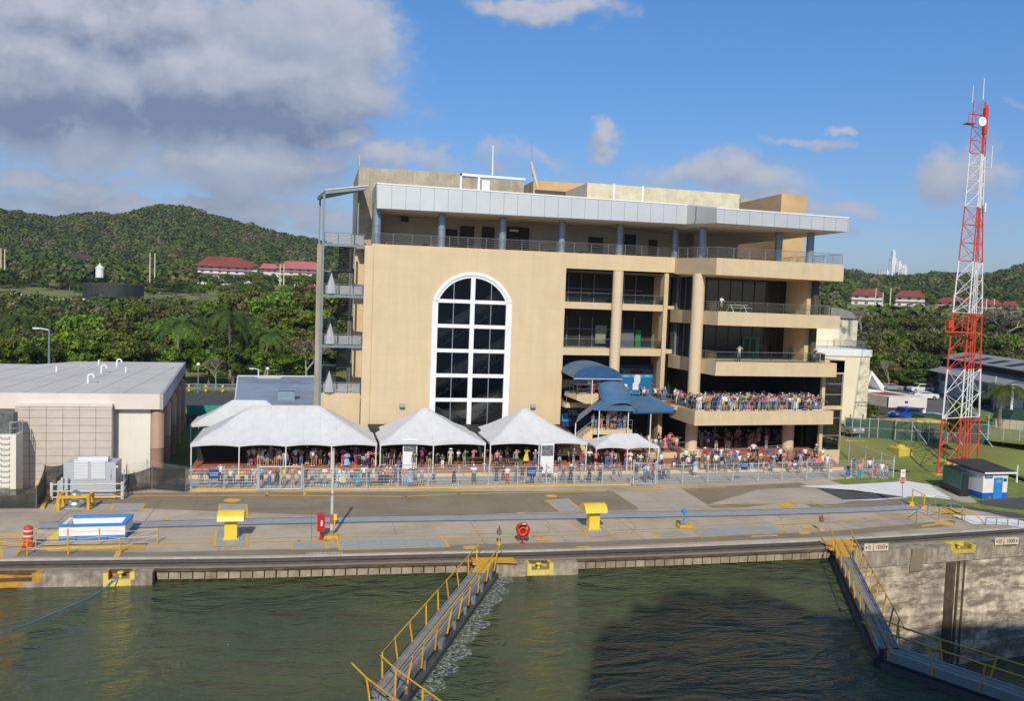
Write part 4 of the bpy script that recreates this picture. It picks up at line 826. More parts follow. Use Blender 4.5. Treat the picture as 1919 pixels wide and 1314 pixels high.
# tents
tn=0
def tent(X0,X1,Y0,Y1,ze,zr,xa,xb,ya,spans,label,small=False,pz0=0.):
    t=thing('event_tent',((X0+X1)/2,Y0,0),label,'tent','white event tents in front of the building')
    nx=64;ny=32; vs=[];fs=[]
    for j in range(ny+1):
        for i in range(nx+1):
            x=X0+(X1-X0)*i/nx; y=Y0+(Y1-Y0)*j/ny
            fxx=min((x-X0)/(xa-X0),(X1-x)/(X1-xb),1); fyy=min((y-Y0)/(ya-Y0),(Y1-y)/(Y1-ya),1); f=max(0,min(fxx,fyy))
            wob=.04*math.sin(x*1.7+y)*math.sin(3.14*f)
            vs.append((x,y,ze+(zr-ze)*(f**1.16)+wob))
    for j in range(ny):
        for i in range(nx): a=j*(nx+1)+i; fs.append((a,a+1,a+nx+2,a+nx+1))
    obj('roof_fabric',B().add(vs,fs),tentm,t,True)
    b=B()
    def val(p,q,n):
        k=16*n; up=[];lo=[]
        for i in range(k+1):
            s=i/k; x=p[0]+(q[0]-p[0])*s; y=p[1]+(q[1]-p[1])*s; a=abs(math.sin(math.pi*s*n))
            up.append((x,y,ze+.01)); lo.append((x,y,ze-.30+.16*a**.8))
        b.loft(lo,up)
    val((X0,Y0-.01),(X1,Y0-.01),spans); val((X1,Y0),(X1,Y1),2); val((X0,Y1),(X0,Y0),2); val((X1,Y1),(X0,Y1),spans); obj('valance',b,tentm,t)
    for Yp in (Y0+.06,Y1-.06):
        for i in range(spans+1):
            x=X0+.08+(X1-X0-.16)*i/spans; obj('pole',B().tube((x,Yp,pz0 if Yp<Y1-1 else .8),(x,Yp,ze-.02),.055,8),white,t)
    b=B(); b.tube((X0,Y0+.05,ze-.05),(X1,Y0+.05,ze-.05),.04,6); b.tube((X0,Y1,ze-.05),(X1,Y1,ze-.05),.04,6); obj('eave_tube',b,white,t)
    return t
tent(-10.9,5.95,79.3,88.6,3.22,6.25,-5.9,.65,83.9,4,'longest white hip roofed tent, at the left with a wide flat ridge')
tent(6.2,16.6,79.3,88.6,3.24,6.2,11.0,11.1,83.8,2,'white peaked tent in front of the arched window')
tent(17.0,27.15,79.3,88.6,3.26,6.15,21.5,21.7,83.8,2,'white peaked tent to the right of the arched window, beside the blue awnings')
tent(27.8,34.7,78.6,82.8,2.92,3.95,30.4,33.0,80.6,2,'smallest white tent, low, below the blue stair awning',pz0=.3)
tent(-12.3,-2.0,89.0,95,3.5,5.7,-8.5,-5,92,2,'white tent hidden behind the longest tent, its ridge just showing')
bd=thing('tent_shade_sheet',(-2,84,.8),'added dark sheet standing for the shade at the rear of the long tent','shade sheet'); obj('shade_panel',B().box(-10.7,83.7,.5,5.6,83.85,3.25).box(-10.8,83.6,.5,-10.7,88.5,3.2),dark,bd)  # added dark sheet, stands for the shade deep under the long tent
P2('tent_shade_box',B().box(5.7,85.6,.5,27.3,85.9,3.4).box(5.7,85.9,3.3,27.3,89.95,3.45),dark)  # dark box added under the peaked tents to stand for their shade
# white display boards under the tents
for k,(x0,x1,yb_) in enumerate(((754,780,880),(1012,1038,888))):
    a=g(x0,yb_,.6 if k==0 else .5); w=(x1-x0)*a[1]/1500; t=thing('display_panel',a,['white display board with grey print under the middle peaked tent','white display board with dark picture under the tent beside the blue awnings'][k],'display board','tall white boards under the tents')
    obj('board',B().box(a[0],a[1],a[2],a[0]+w,a[1]+.12,a[2]+3.0),white,t); obj('printed_image',B().box(a[0]+.08,a[1]-.012,a[2]+1.75,a[0]+w-.08,a[1]-.002,a[2]+2.8),mat('grey_print',(.16,.16,.17),.6,.8,3),t)
# tables in the tents
for k,(px,py) in enumerate(((895,872),(955,874),(565,868))):
    a=g(px,py,.8); t=thing('folding_table',a,['dark folding table in the middle tent, left of the corner post','dark folding table in the right peaked tent','dark folding table deep in the long tent'][k],'table','folding tables in the tents')
    obj('table_top',B().box(a[0]-1.1,a[1]-.35,a[2]+.72,a[0]+1.1,a[1]+.35,a[2]+.76),mat('dark_table_top',(.08,.07,.06)),t)
    for dx in(-1,1):
        for dy in(-.3,.3): obj('leg',B().tube((a[0]+dx,a[1]+dy,a[2]),(a[0]+dx,a[1]+dy,a[2]+.72),.02,5),steel,t)
# ---------------- blue awnings, stairs and small landings
def awning(label,X,Y,z): return thing('blue_awning',(X,Y,z),label,'awning','blue fabric awnings over the outside stairs')
Y0=85.2; a=fy(1075,708.5,Y0); c=fy(1166,710,Y0); pk=fy(1118,686,Y0); cx=(a[0]+c[0])/2; hw=(c[0]-a[0])/2; rs=pk[2]-a[2]
t=awning('faded blue barrel vault awning over the upper landing beside the round column',cx,Y0,a[2])
ar=[(cx+hw*math.cos(math.pi-math.pi*i/20),rs*math.sin(math.pi*i/20)) for i in range(21)]
b=B(); b.loft([(x,Y0,a[2]+z) for x,z in ar],[(x,90,a[2]+.25+z*1.0) for x,z in ar]); obj('vault',b,awn2,t,True)
b=B(); b.add([(x,Y0-.01,a[2]+z) for x,z in ar],[tuple(range(21))]); n=30
for i in range(n):
    x0_=cx-hw+2*hw*i/n; x1_=x0_+2*hw/n; b.add([(x0_,Y0-.02,a[2]+.02),(x1_,Y0-.02,a[2]+.02),(x1_,Y0-.02,a[2]-.08),((x0_+x1_)/2,Y0-.02,a[2]-.2),(x0_,Y0-.02,a[2]-.08)],[(0,4,3,2,1)])
obj('end_panel',b,mat('fresh_blue_awning',(.022,.085,.20),.5,.1,1,dirt=.25),t); obj('valance',B().box(cx-hw,Y0-.03,a[2]-.1,cx+hw,Y0-.02,a[2]-.04),white,t)
for x in (cx-.6,): obj('post',B().tube((x,Y0+.1,a[2]-3.4),(x,Y0+.1,a[2]),.05,6),white,t)
# sloping stair vault
p0=np.array(fy(1146,716,86.)); p1=np.array(fy(1166,764,81.8)); hw2=1.55; b=B(); rows=[]
for k in range(9):
    s=k/8; c0=p0+(p1-p0)*s; rows.append([(c0[0]+hw2*(1+.25*s)*math.cos(math.pi-math.pi*i/14),c0[1],c0[2]-.5+1.0*math.sin(math.pi*i/14)) for i in range(15)])
for r0,r1 in zip(rows[:-1],rows[1:]): b.loft(r1,r0)
t=awning('blue vault awning sloping down over the stair between the two landings',p1[0],p1[1],p1[2]); obj('vault',b,awn,t,True); b=B(); b.path([rows[-1][i] for i in range(15)],.04,5); b.path([rows[k][0] for k in range(9)],.04,5); obj('edge_tube',b,greysteel,t)
# lower awning
Y0=81.2; a=fy(1112,767,Y0); c=fy(1191,769,Y0); d=fy(1122,750,84); e=fy(1172,752,84)
b=B(); n=10; A=[];C_=[]
for i in range(n+1):
    s=i/n; lo=np.array(a)*(1-s)+np.array(c)*s; hi=np.array(d)*(1-s)+np.array(e)*s; A.append(lo);C_.append(hi)
M_=[tuple((l+h)/2+np.array([0,-.1,.28])) for l,h in zip(A,C_)]; b.loft([tuple(x) for x in A],M_); b.loft(M_,[tuple(x) for x in C_])
t=awning('low blue awning with scalloped edge above the crowded middle landing',a[0],Y0,a[2]); obj('fabric',b,awn2,t,True)
b=B(); n=26
for i in range(n):
    f=lambda s,dz:(a[0]+(c[0]-a[0])*s,Y0-.01,a[2]+(c[2]-a[2])*s+dz)
    b.add([f(i/n,.02),f((i+1)/n,.02),f((i+1)/n,-.07),f((i+.5)/n,-.16),f(i/n,-.07)],[(0,4,3,2,1)])
obj('valance',b,awn,t)
b=B(); q0=fy(1112,767,81.2);q1=fy(1130,750,84.5);q2=fy(1079,793,81.2);q3=fy(1092,778,85.5); ml=lambda p,q,s:tuple(np.array(p)*(1-s)+np.array(q)*s)
rows=[[tuple(np.array(ml(ml(q2,q3,j/8),ml(q0,q1,j/8),i/8))+np.array([0,0,.55*math.sin(math.pi*j/8)])) for j in range(9)] for i in range(9)]
for r0,r1 in zip(rows[:-1],rows[1:]): b.loft(r0,r1)
t=awning('grey faded awning curving down over the lowest stair flight at the left',q2[0],q2[1],q2[2]); obj('fabric',b,mat('grey_awning',(.16,.17,.17),.6,.15,1,dirt=.4),t,True)
b=B(); q=[fy(1173,742,87),fy(1215,742,87),fy(1263,766,82.4),fy(1262,771,82.2),fy(1178,773,82.0)]
b.add([q[0],q[4],q[3],q[1]],[(0,1,2,3)]); b.add([q[1],q[3],q[2]],[(0,1,2)]); t=awning('dark blue sloping awning below the walkway, running to the corner of the crowded balcony',q[4][0],q[4][1],q[4][2]); obj('fabric',b,awn,t)
n=22; b=B(); a_=q[4];c_=q[3]
for i in range(n):
    f=lambda s,dz:(a_[0]+(c_[0]-a_[0])*s,a_[1]-.02,a_[2]+(c_[2]-a_[2])*s+dz)
    b.add([f(i/n,.02),f((i+1)/n,.02),f((i+1)/n,-.1),f((i+.5)/n,-.22),f(i/n,-.1)],[(0,4,3,2,1)])
obj('valance',b,mat('fresh_blue_awning',(.03,.12,.30)),t)
b=B().prism([q[1],(q[1][0]+.1,q[1][1],q[1][2]+.15),(q[2][0]+.1,q[2][1],q[2][2]+.15),q[2]],(0,.6,0)); obj('edge_flashing',b,greysteel,t)
for px,pt,pb_,Y in ((1123.5,768,812,81.3),(1178,771,812,81.6),(1220,775,818,82.2),(1079,793,818,81.3)):
    p=fy(px,pt,Y); q_=fy(px-1,pb_,Y); obj('post',B().tube((p[0],Y,1.3),(p[0],Y,p[2]),.055,6),white,t)
# walkway slab of level two and landings
sc=thing('outside_stairs',(32,84,0),'beige outside landings and stair flights under the blue awnings','stairs')
zw=s2[2]
w0=fy(1163,742,88.6); w1=fy(1216,743,88.6); w2=fy(1264,758.7,86.5)
b=B(); b.prism([(27.6,88.8,zw-.1),(w1[0],88.4,zw+.1),(s2[0]+.3,85.6,zw+.1),(s2[0]+.3,95,zw+.1),(27.6,95,zw-.1)],(0,0,-.55)); obj('walkway_slab',b,beige2,sc)
b=B(); b.add([(27.6,88.8,zw-.08),(w1[0],88.4,zw+.12),(s2[0]+.3,85.6,zw+.12),(s2[0]+.3,95,zw+.12),(27.6,95,zw-.08)],[(0,1,2,3,4)]); obj('walkway_paving',b,brick,sc)
railing([(27.7,88.85,zw),(w1[0],88.45,zw+.1),(s2[0]+.1,85.7,zw+.1),(s2[0]+.1,82,zw)],1.1,2,2.0,greysteel,parent=sc)
u=[fy(1082,741,85.6),fy(1122,738,85.6),fy(1145,746,85.6),fy(1145,750,85.6),fy(1120,757,85.6),fy(1097,757,85.6),fy(1080,750,85.6)]
b=B(); b.prism(u,(0,4.6,0)); obj('upper_landing',b,beige2,sc)
zu=u[1][2]; railing([(u[0][0],89.8,zu),(u[0][0],85.7,zu),(u[1][0]+.6,85.7,zu),(u[2][0],85.7,zu-.4)],1.0,2,1.5,greysteel,parent=sc)
l0=fy(1112,806,82.2); l1=fy(1185,806,82.2); b=B().box(l0[0],82.2,l0[2]-.5,l1[0],85.2,l0[2]); b.box(l0[0]-3.2,82.3,1.3,l0[0]+.1,84.8,l0[2]-2.0); n=12
for i in range(n): b.box(l0[0]-3.6+i*.3,82.4,1.3,l0[0]-3.3+i*.3,84.6,1.3+(l0[2]-1.3)*(i+1)/n)
obj('middle_landing',b,beige2,sc); ZM=l0[2]
railing([(l0[0]-3.4,82.3,1.4),(l0[0],82.3,ZM),(l1[0],82.3,ZM)],1.05,2,1.5,greysteel,parent=sc)
# mural panels behind
mu=thing('ship_mural',(34,93.9,zw),'blue mural with white silhouettes and a heading about ships, behind the upper walkway','mural')
Ym_=93.4; a=fy(1156,742,Ym_); c=fy(1224,742,Ym_); zt_=fy(1190,684,Ym_)[2]; zm_=fy(1190,700,Ym_)[2]; zb_=a[2]+.15
obj('lit_panel',B().box(a[0],Ym_,zb_,c[0],Ym_+.06,zm_),mat('mural_blue_lit',(.015,.16,.36),.4,.2,.6),mu); obj('shaded_panel',B().box(a[0],Ym_,zm_,c[0],Ym_+.06,zt_),mat('mural_blue_shaded',(.008,.035,.09),.5),mu)  # one blue mural: sunlit tone painted below, shaded tone above
obj('panel_band',B().box(a[0]+.3,Ym_-.01,zm_-.5,c[0],Ym_,zm_-.03),mat('mural_light_blue',(.03,.30,.58),.4),mu)
wl=mat('mural_white',(.7,.74,.76)); 
text('heading','Tipos de buques que utilizan el Canal de Panam\u00e1',mat('mural_grey_text',(.45,.48,.5)),mu,((a[0]+c[0])/2,Ym_-.02,zt_-.55),.34,FR,sx=.62)
for k,px in enumerate((1174,1194,1213)):
    q=fy(px,703,Ym_-.02); text('caption',['GRANELERO','PORTACONTENEDOR','TANQUERO'][k],wl,mu,(q[0],Ym_-.03,q[2]-.12),.2,FR,sx=.6)
    q=fy(px,696,Ym_-.02); b=B().prism([(q[0]-.6,Ym_-.02,q[2]-.2),(q[0]+.6,Ym_-.02,q[2]-.2),(q[0]+.5,Ym_-.02,q[2]-.4),(q[0]-.5,Ym_-.02,q[2]-.4)],(0,-.02,0)).box(q[0]-.5,Ym_-.04,q[2]-.18,q[0]+.5,Ym_-.02,q[2]+.25); obj('ship_silhouette',b,[mat('sil_green',(.12,.2,.12)),mat('sil_red',(.2,.05,.05)),mat('sil_grey',(.13,.16,.15))][k],mu)
q=fy(1194,711,Ym_); obj('ship_silhouette',B().prism([(q[0]+.42*math.cos(t),Ym_-.02,q[2]+.72*math.sin(t)) for t in np.linspace(0,2*math.pi,14)[:-1]],(0,-.02,0)),wl,mu)
q=fy(1192,724,Ym_); obj('ship_silhouette',B().bev(q[0]-.45,Ym_-.05,q[2]-.45,q[0]+.3,Ym_-.01,q[2]+.4),wl,mu); q=fy(1168,724,Ym_); obj('ship_silhouette',B().bev(q[0]-.4,Ym_-.05,q[2]-.4,q[0]+.5,Ym_-.01,q[2]+.25),wl,mu)
t=thing('navy_poster',(28,92,1.4),'dark navy poster wall at ground level below the small landing','poster'); a=fy(1052,800,91.); c=fy(1090,757,91.); obj('panel',B().box(a[0],91,a[2],c[0]+1,91.06,c[2]),mat('poster_navy',(.012,.045,.13),.5,.2),t)
obj('poster_picture',B().prism([fy(1053,790,90.97),fy(1074,790,90.97),fy(1058,775,90.97),fy(1053,776,90.97)],(0,-.02,0)),mat('mural_light_blue',(.03,.30,.58)),t); q=fy(1072,783,90.95); text('poster_text','Miraflores\nm\u00e1s de 100 a\u00f1os',wl,t,(q[0],90.94,q[2]+.6),.36,FR,sx=.7)
# ---------------- perimeter chain-link fence
fe=thing('chain_link_fence',g(800,914,0),'long chain link fence with pale posts between the lock apron and the visitors','fence')
gal=mat('galvanised_post',(.55,.58,.60),.4,.08,2,0,.35)
def fbase(px): return g(px,float(np.interp(px,[357,700,1000,1181,1420,1553,1640,1674],[920,917,911.5,909,903,898,896,896])),.03)
runs=[[357.6,419.7,482],[568,629.6,687,745.5,802.5,859,915,969,1023,1076,1128,1182],[1231,1279,1326,1373,1420,1465,1511,1553,1594,1634.5,1673]]
H_=2.1
for r in runs:
    P=[fbase(x) for x in r]
    for p in P:
        b=B().tube(p,(p[0],p[1],p[2]+H_),.05,8).tube((p[0],p[1],p[2]+H_),(p[0],p[1]-.0,p[2]+H_+.12),.02,4)
        for hz in(.3,1.05,1.8): b.box(p[0]-.14,p[1]-.05,hz,p[0]+.14,p[1]+.02,hz+.06)
        obj('fence_post',b,gal,fe)
    b=B(); wb=B()
    for p,q in zip(P[:-1],P[1:]):
        b.add([p,q,(q[0],q[1],q[2]+1.95),(p[0],p[1],p[2]+1.95)],[(0,1,2,3)])
        for k in range(7): z=.2+k*.28; wb.tube((p[0],p[1],z),(q[0],q[1],z),.009,3)
    obj('chain_mesh',b,chain,fe); obj('tension_wire',wb,gal,fe)
P=[g(1590,864,.1),g(1621,876,.05),g(1650,888,.03),g(1674,896,.03)]
b=B(); wb=B()
for p in P: wb.tube(p,(p[0],p[1],p[2]+2.4),.05,6)
for p,q in zip(P[:-1],P[1:]): b.add([p,q,(q[0],q[1],q[2]+2.2),(p[0],p[1],p[2]+2.2)],[(0,1,2,3)]); wb.tube((p[0],p[1],p[2]+2.2),(q[0],q[1],q[2]+2.2),.03,4)
t=thing('lawn_fence',P[0],'chain link fence closing the lawn beside the right pier','fence'); obj('chain_mesh',b,chain,t); obj('fence_post',wb,gal,t)
# double gate and single gate
for k,(pa,pb,mid) in enumerate(((482.5,567,True),(1184,1229,False))):
    p=fbase(pa);q=fbase(pb); t=thing('fence_gate',p,['double leaf tube gate in the chain link fence near the long tent','single tube gate in the chain link fence below the smallest tent'][k],'gate'); p=Vector(p)+Vector((.1,-.08,.08)); q=Vector(q)+Vector((-.1,-.08,.08))
    for a,c in (((p,p.lerp(q,.495)),(p.lerp(q,.505),q)) if mid else ((p,q),)):
        b=B(); up=Vector((0,0,2.0)); b.tube(a,c,.045,6).tube(a+up,c+up,.045,6).tube(a,a+up,.045,6).tube(c,c+up,.045,6); obj('gate_leaf',b,gal,t); obj('chain_mesh',B().add([a,c,c+up,a+up],[(0,1,2,3)]),chain,t)
    b=B()
    for a in (p,q): b.tube(a-Vector((.0,0,.05)),a+Vector((0,0,2.25)),.075,8)
    obj('gate_post',b,gal,t)
kb=B()
for r in ([357,482],[568,800],[800,1000],[1000,1180],):
    P=[fbase(x) for x in np.linspace(r[0],r[1],8)]
    for p,q in zip(P[:-1],P[1:]): kb.prism([(p[0],p[1]-.1,0.01),(q[0],q[1]-.1,0.01),(q[0],q[1]-.1,.12),(p[0],p[1]-.1,.12)],(0,.22,0))
struct('fence_kerb',kb,ylw,ap)
# blue notice signs on the fence
for k,(px,py) in enumerate(((401,889),(996,885),(1395,872))):
    p=fbase(px); c=fy(px,py,p[1]-.12); sgn=thing('notice_sign',c,['blue notice on the fence at its far left, below the long tent','blue notice on the fence in front of the right peaked tent','blue notice on the fence in front of the arcade, above the benches'][k],'sign','blue notices on the chain link fence')
    w=.78 if k<2 else .62; b=B().box(c[0]-w/2*1.1,c[1]-.02,c[2]-.38,c[0]+w/2*1.1,c[1]+.02,c[2]+.42); obj('sign_plate',b,navy,sgn); text('sign_text','Prohibido\nSentarse',wt,sgn,(c[0],c[1]-.03,c[2]+.02),.19,FR)
# aluminium bench tables on the plaza
ba=mat('aluminium_bench',(.55,.56,.57),.35,.08,3,0,.6)
def bench_tpl(x,y,z,label):
    t=thing('picnic_bench',(x,y,z),label,'picnic table','aluminium picnic tables behind the fence')
    for i,(dy,zz,w) in enumerate(((-.95,.42,.28),(-.3,.72,.65),(.75,.42,.28))):
        obj(['seat','table_top','seat'][i],B().bev(x-1.1,y+dy,z+zz,x+1.1,y+dy+w,z+zz+.05,.015),ba,t)
    for dx in(-.8,.8):
        b=B().tube((x+dx,y-.9,z),(x+dx,y+.15,z+.72),.03,6).tube((x+dx,y+.95,z),(x+dx,y-.1,z+.72),.03,6).tube((x+dx,y-.85,z+.4),(x+dx,y+.95,z+.4),.025,5); obj('leg_frame',b,ba,t)
    return t
bt=None
for k,px in enumerate((1285,1335,1380,1428,1482,1530)):
    x,y,z=g(px,884.5-(px-1285)*.018,.03); lb_='%s aluminium picnic table from left in the row before the arcade'%ordn(k)
    if bt is None: bt=bench_tpl(x,y,z,lb_)
    else: copytree(bt,(x,y,z),.05*(k%3-1),lb_)
# ============================================================ APRON PROPS
def vent(px,py,pyt,label,wid):
    x,y,z=g(px,py,.03); t=thing('ventilation_head',(x,y,z),label,'ventilator','yellow T shaped ventilation heads on the apron'); h=2.0; w=wid
    b=B().bev(x-.42,y-.35,z,x+.42,y+.35,z+1.45,.03); obj('shaft',b,ylb,t); obj('base_flange',B().box(x-.52,y-.45,z,x+.52,y+.45,z+.06),ylb,t)
    n=10; pr=[(-.78+1.56*i/n,1.38+.62*math.sin(math.pi*(i/n))**.55) for i in range(n+1)]
    b=B(); b.prism([(x-w,y+u,z+v) for u,v in pr],(2*w,0,0)); 
    hd=obj('hood',b,ylb,t); b=B()
    for i in range(6):
        xx=x-w+2*w*i/5; b.prism([(xx-.02,y+u*1.025,z+(v-1.38)*1.03+1.38) for u,v in pr],(.04,0,0))
    obj('hood_rib',b,ylb,hd); return t
vent(433,1009,963,'yellow ventilation head with rounded hood on the left half of the apron',.86); vent(1111,991,947,'yellow ventilation head with rounded hood right of the middle of the apron',.86)
# red lifebuoy cabinets
for k,(px,py) in enumerate(((601,1011),(979,1018))):
    x,y,z=g(px,py,.03); t=thing('lifebuoy_cabinet',(x,y,z),['narrow red lifebuoy cabinet seen edge-on beside the tall pole','wide red lifebuoy cabinet with orange ring showing, seen from the front'][k],'lifebuoy cabinet','red lifebuoy cabinets on the apron')
    obj('stand',B().tube((x,y,z),(x,y,z+.8),.06,8).box(x-.16,y-.16,z,x+.16,y+.16,z+.03),red,t)
    n=14
    if k==0:
        pr=[(x-.26,z+.65),(x+.26,z+.65)]+[(x+.26*math.cos(math.pi*i/8),z+1.62+.26*math.sin(math.pi*i/8)) for i in range(9)]
        obj('cabinet',B().prism([(u,y-.42,v) for u,v in pr],(0,.84,0)),red,t); obj('white_label',B().bev(x-.02,y-.44,z+1.05,x+.1,y-.425,z+1.45,.005),white,t)
    else:
        ap2=[(x+r*math.cos(a_),z+.98+r*.95*math.sin(a_)) for r,a_ in [(.5,math.pi*i/10) for i in range(11)]]
        inn=[(x+.42*math.cos(math.pi*i/10),z+.98+.40*math.sin(math.pi*i/10)) for i in range(11)]
        b=B()
        for i in range(10): b.prism([(ap2[i][0],y-.2,ap2[i][1]),(ap2[i+1][0],y-.2,ap2[i+1][1]),(inn[i+1][0],y-.2,inn[i+1][1]),(inn[i][0],y-.2,inn[i][1])],(0,.4,0))
        b.prism([(x-.5,y-.2,z+.98),(x-.42,y-.2,z+.98),(x-.25,y-.2,z+.45),(x-.33,y-.2,z+.45)],(0,.4,0)); b.prism([(x+.42,y-.2,z+.98),(x+.5,y-.2,z+.98),(x+.33,y-.2,z+.45),(x+.25,y-.2,z+.45)],(0,.4,0)); b.box(x-.3,y+.14,z+.5,x+.3,y+.18,z+1.38); obj('cabinet',b,red,t)
        rg=B(); R1,r1=.27,.065
        vs=[(x+(R1+r1*math.cos(b2))*math.cos(a2),y-.02+r1*math.sin(b2),z+.85+(R1+r1*math.cos(b2))*math.sin(a2)) for a2 in np.linspace(0,2*math.pi,18)[:-1] for b2 in np.linspace(0,2*math.pi,8)[:-1]]
        rg.add(vs,[(i*7+j,((i+1)%17)*7+j,((i+1)%17)*7+(j+1)%7,i*7+(j+1)%7) for i in range(17) for j in range(7)]); obj('life_ring',rg,mat('ring_orange',(.75,.10,.02),.5),t,True); obj('white_label',B().box(x-.1,y-.215,z+1.38,x+.12,y-.2,z+1.46),white,t)
# tall pole
x,y,z=g(621,1007,.03); t=thing('apron_pole',(x,y,z),'tall slim cream pole with faded red band on a yellow plinth','pole'); zt_=fy(622,843,y)[2]
obj('shaft',B().tube((x,y,z+.1),(x,y,zt_),.115,12,.09),mat('cream_pole',(.62,.56,.45),.6,.12,3,dirt=.4),t,True); obj('red_band',B().tube((x,y,z+.95),(x,y,z+1.65),.12,12).tube((x,y,z+3.05),(x,y,z+3.15),.115,12),mat('faded_red',(.42,.10,.08),.7,.2,4,dirt=.3,dcol=(.5,.4,.35)),t); obj('pole_cap',B().sphere((x,y,zt_),.12),greysteel,t)
obj('base_flange',B().lathe((x,y,z+.02),[(.25,.08),(.25,.14),(.16,.2),(.13,.5)],12),greysteel,t); obj('plinth',B().bev(x-.5,y-.5,z-.02,x+.48,y+.35,z+.2,.03),yor,t)
b=B(); 
for s in(-1,1): b.tube((x,y,z+2.7),(x+s*.3,y,z+2.62),.02,5).sphere((x+s*.32,y,z+2.6),.05,6,4)
obj('bracket',b,greysteel,t)
x,y,z=g(627,983,.03); t=thing('yellow_junction_box',(x,y,z),'small yellow box on a short post just behind the tall pole','electrical box'); obj('box',B().bev(x-.2,y-.12,z+.3,x+.15,y+.12,z+.78,.02),ylb,t); obj('stand',B().tube((x,y,z),(x,y,z+.35),.05,6),ylb,t)
# signal beacons
for k,(px,py,lab) in enumerate(((935,1021,'small signal lamp on a yellow post left of the wide red cabinet'),(1539,995,'small signal lamp on a yellow post near the far gate'))):
    x,y,z=g(px,py,.03); t=thing('signal_lamp',(x,y,z),lab,'signal lamp','signal lamps on the apron'); obj('post',B().tube((x,y,z),(x,y,z+.75),.045,8).lathe((x,y,z),[(.22,0),(.2,.04),(.08,.08),(.05,.2)],12),yor,t)
    obj('housing',B().bev(x-.16,y-.12,z+.72,x+.13,y+.12,z+1.12,.03),mat('olive_housing',(.16,.15,.10),.6),t); obj('lamp',B().tube((x,y,z+1.12),(x,y,z+1.24),.06,8).tube((x,y,z+1.24),(x,y,z+1.38),.045,8,.03),red,t)
# blue hydrant
x,y,z=g(1281,988,.03); t=thing('blue_hydrant',(x,y,z),'slim blue hydrant standpipe on a yellow plinth','hydrant'); obj('plinth',B().bev(x-.5,y-.38,z-.01,x+.55,y+.35,z+.2,.03),yor,t)
obj('pipe',B().tube((x,y,z+.2),(x,y,z+1.2),.05,8).lathe((x,y,z+.2),[(.18,0),(.16,.08),(.07,.12)],10),blue,t); obj('valve_head',B().bev(x-.18,y-.12,z+1.12,x+.14,y+.12,z+1.4,.04).tube((x+.12,y,z+1.22),(x+.26,y,z+1.22),.05,6).tube((x,y,z+1.38),(x,y,z+1.5),.04,6),blue,t)
obj('hose_stub',B().path([(x-.25,y,z+.22),(x-.45,y-.05,z+.42),(x-.6,y,z+.4),(x-.68,y,z+.32)],.04,6),black,t)
# orange traffic drum
x,y,z=g(53,1025,.03); t=thing('traffic_drum',(x,y,z),'orange and white traffic drum beside the roped area at the left','traffic drum')
orr=mat('drum_orange',(.60,.055,.025),.5,.08,2); obj('drum_body',B().lathe((x,y,z),[(.36,0),(.36,.06),(.30,.1),(.29,.5),(.28,.55),(.28,1.05),(.26,1.3),(.24,1.34),(.1,1.36)],20),orr,t,True); obj('reflective_band',B().lathe((x,y,z),[(.293,.70),(.293,.80)],20).lathe((x,y,z),[(.287,1.05),(.284,1.14)],20),white,t); obj('handle',B().box(x-.08,y-.03,z+1.34,x+.08,y+.03,z+1.44),orr,t)
# low white box with blue trim
t=thing('skylight_box',g(172,1013,.03),'low white masonry box with bright blue rim, open trough on top','enclosure')
A0=g(110,1013,.03); A1=g(233,1011,.03); dx=A1[0]-A0[0]; x0,y0=A0[0],A0[1]+.02; x1=A1[0]; y1=y0+2.5; h=.92; wh2=mat('masonry_white',(.80,.77,.72),.8,.05,1.5,dirt=.2,dcol=(.6,.5,.42))
b=B().box(x0,y0,0.02,x1,y0+.25,h).box(x0,y1-.25,.02,x1,y1,h).box(x0,y0+.25,.02,x0+.25,y1-.25,h).box(x1-.25,y0+.25,.02,x1,y1-.25,h).box(x0+.25,y0+.25,.02,x1-.25,y1-.25,h-.35); obj('walls',b,wh2,t)
b=B().box(x0-.04,y0-.04,h,x1+.04,y0+.29,h+.12).box(x0+.3,y1-.29,h,x1+.04,y1+.04,h+.16).box(x1-.29,y0+.29,h,x1+.04,y1-.29,h+.14); obj('blue_rim',b,blue,t); obj('blue_skirting',B().box(x0-.02,y0-.03,.02,x1+.03,y0-.003,.28).box(x1+.003,y0,.02,x1+.03,y1,.28),blue,t)
obj('yellow_wedge',B().prism([(x0-.9,y0+.1,.03),(x0-.03,y0+.1,.03),(x0-.03,y0+.1,.7)],(0,.5,0)),yold,t)
# rope barrier
t=thing('rope_barrier',g(170,1022,.03),'sagging rope barrier on yellow posts around the white box','barrier'); b=B(); rp=B(); pts={}
pr_=[(67,1023,988),(127,1021,990),(186,1020,990),(225,1037,1009),(128,1041,1009),(51,1041,1010),(295,1018,990)]
for k,(px,pb_,pt) in enumerate(pr_):
    p=g(px,pb_,.03); pts[k]=p; obj('post',B().tube(p,(p[0],p[1],p[2]+1.05),.045,6),yor,t)
for a,c in ((0,1),(1,2),(2,6),(5,4),(4,3),(0,5),(3,6),):
    for hz in (.95,.5):
        pa=Vector(pts[a])+Vector((0,0,hz)); pc=Vector(pts[c])+Vector((0,0,hz)); q=[pa.lerp(pc,i/6)-Vector((0,0,.12*math.sin(math.pi*i/6))) for i in range(7)]; rp.path(q,.018,4)
obj('rope',rp,mat('white_rope',(.6,.58,.52)),t)
# rusty yellow frame lines at far left
t=thing('barrier_arm',g(20,1010,.03),'low yellow scissor barrier arms at the left edge of the apron','barrier'); b=B()
for (a_,c_) in (((-40,1003),(52,1001)),((-40,1012),(52,1003)),((-40,1012),(50,1020)),((-40,1024),(52,1014))): p=g(*a_,.5);q=g(*c_,.5); b.tube(p,q,.035,5)
obj('arm',b,yor,t)
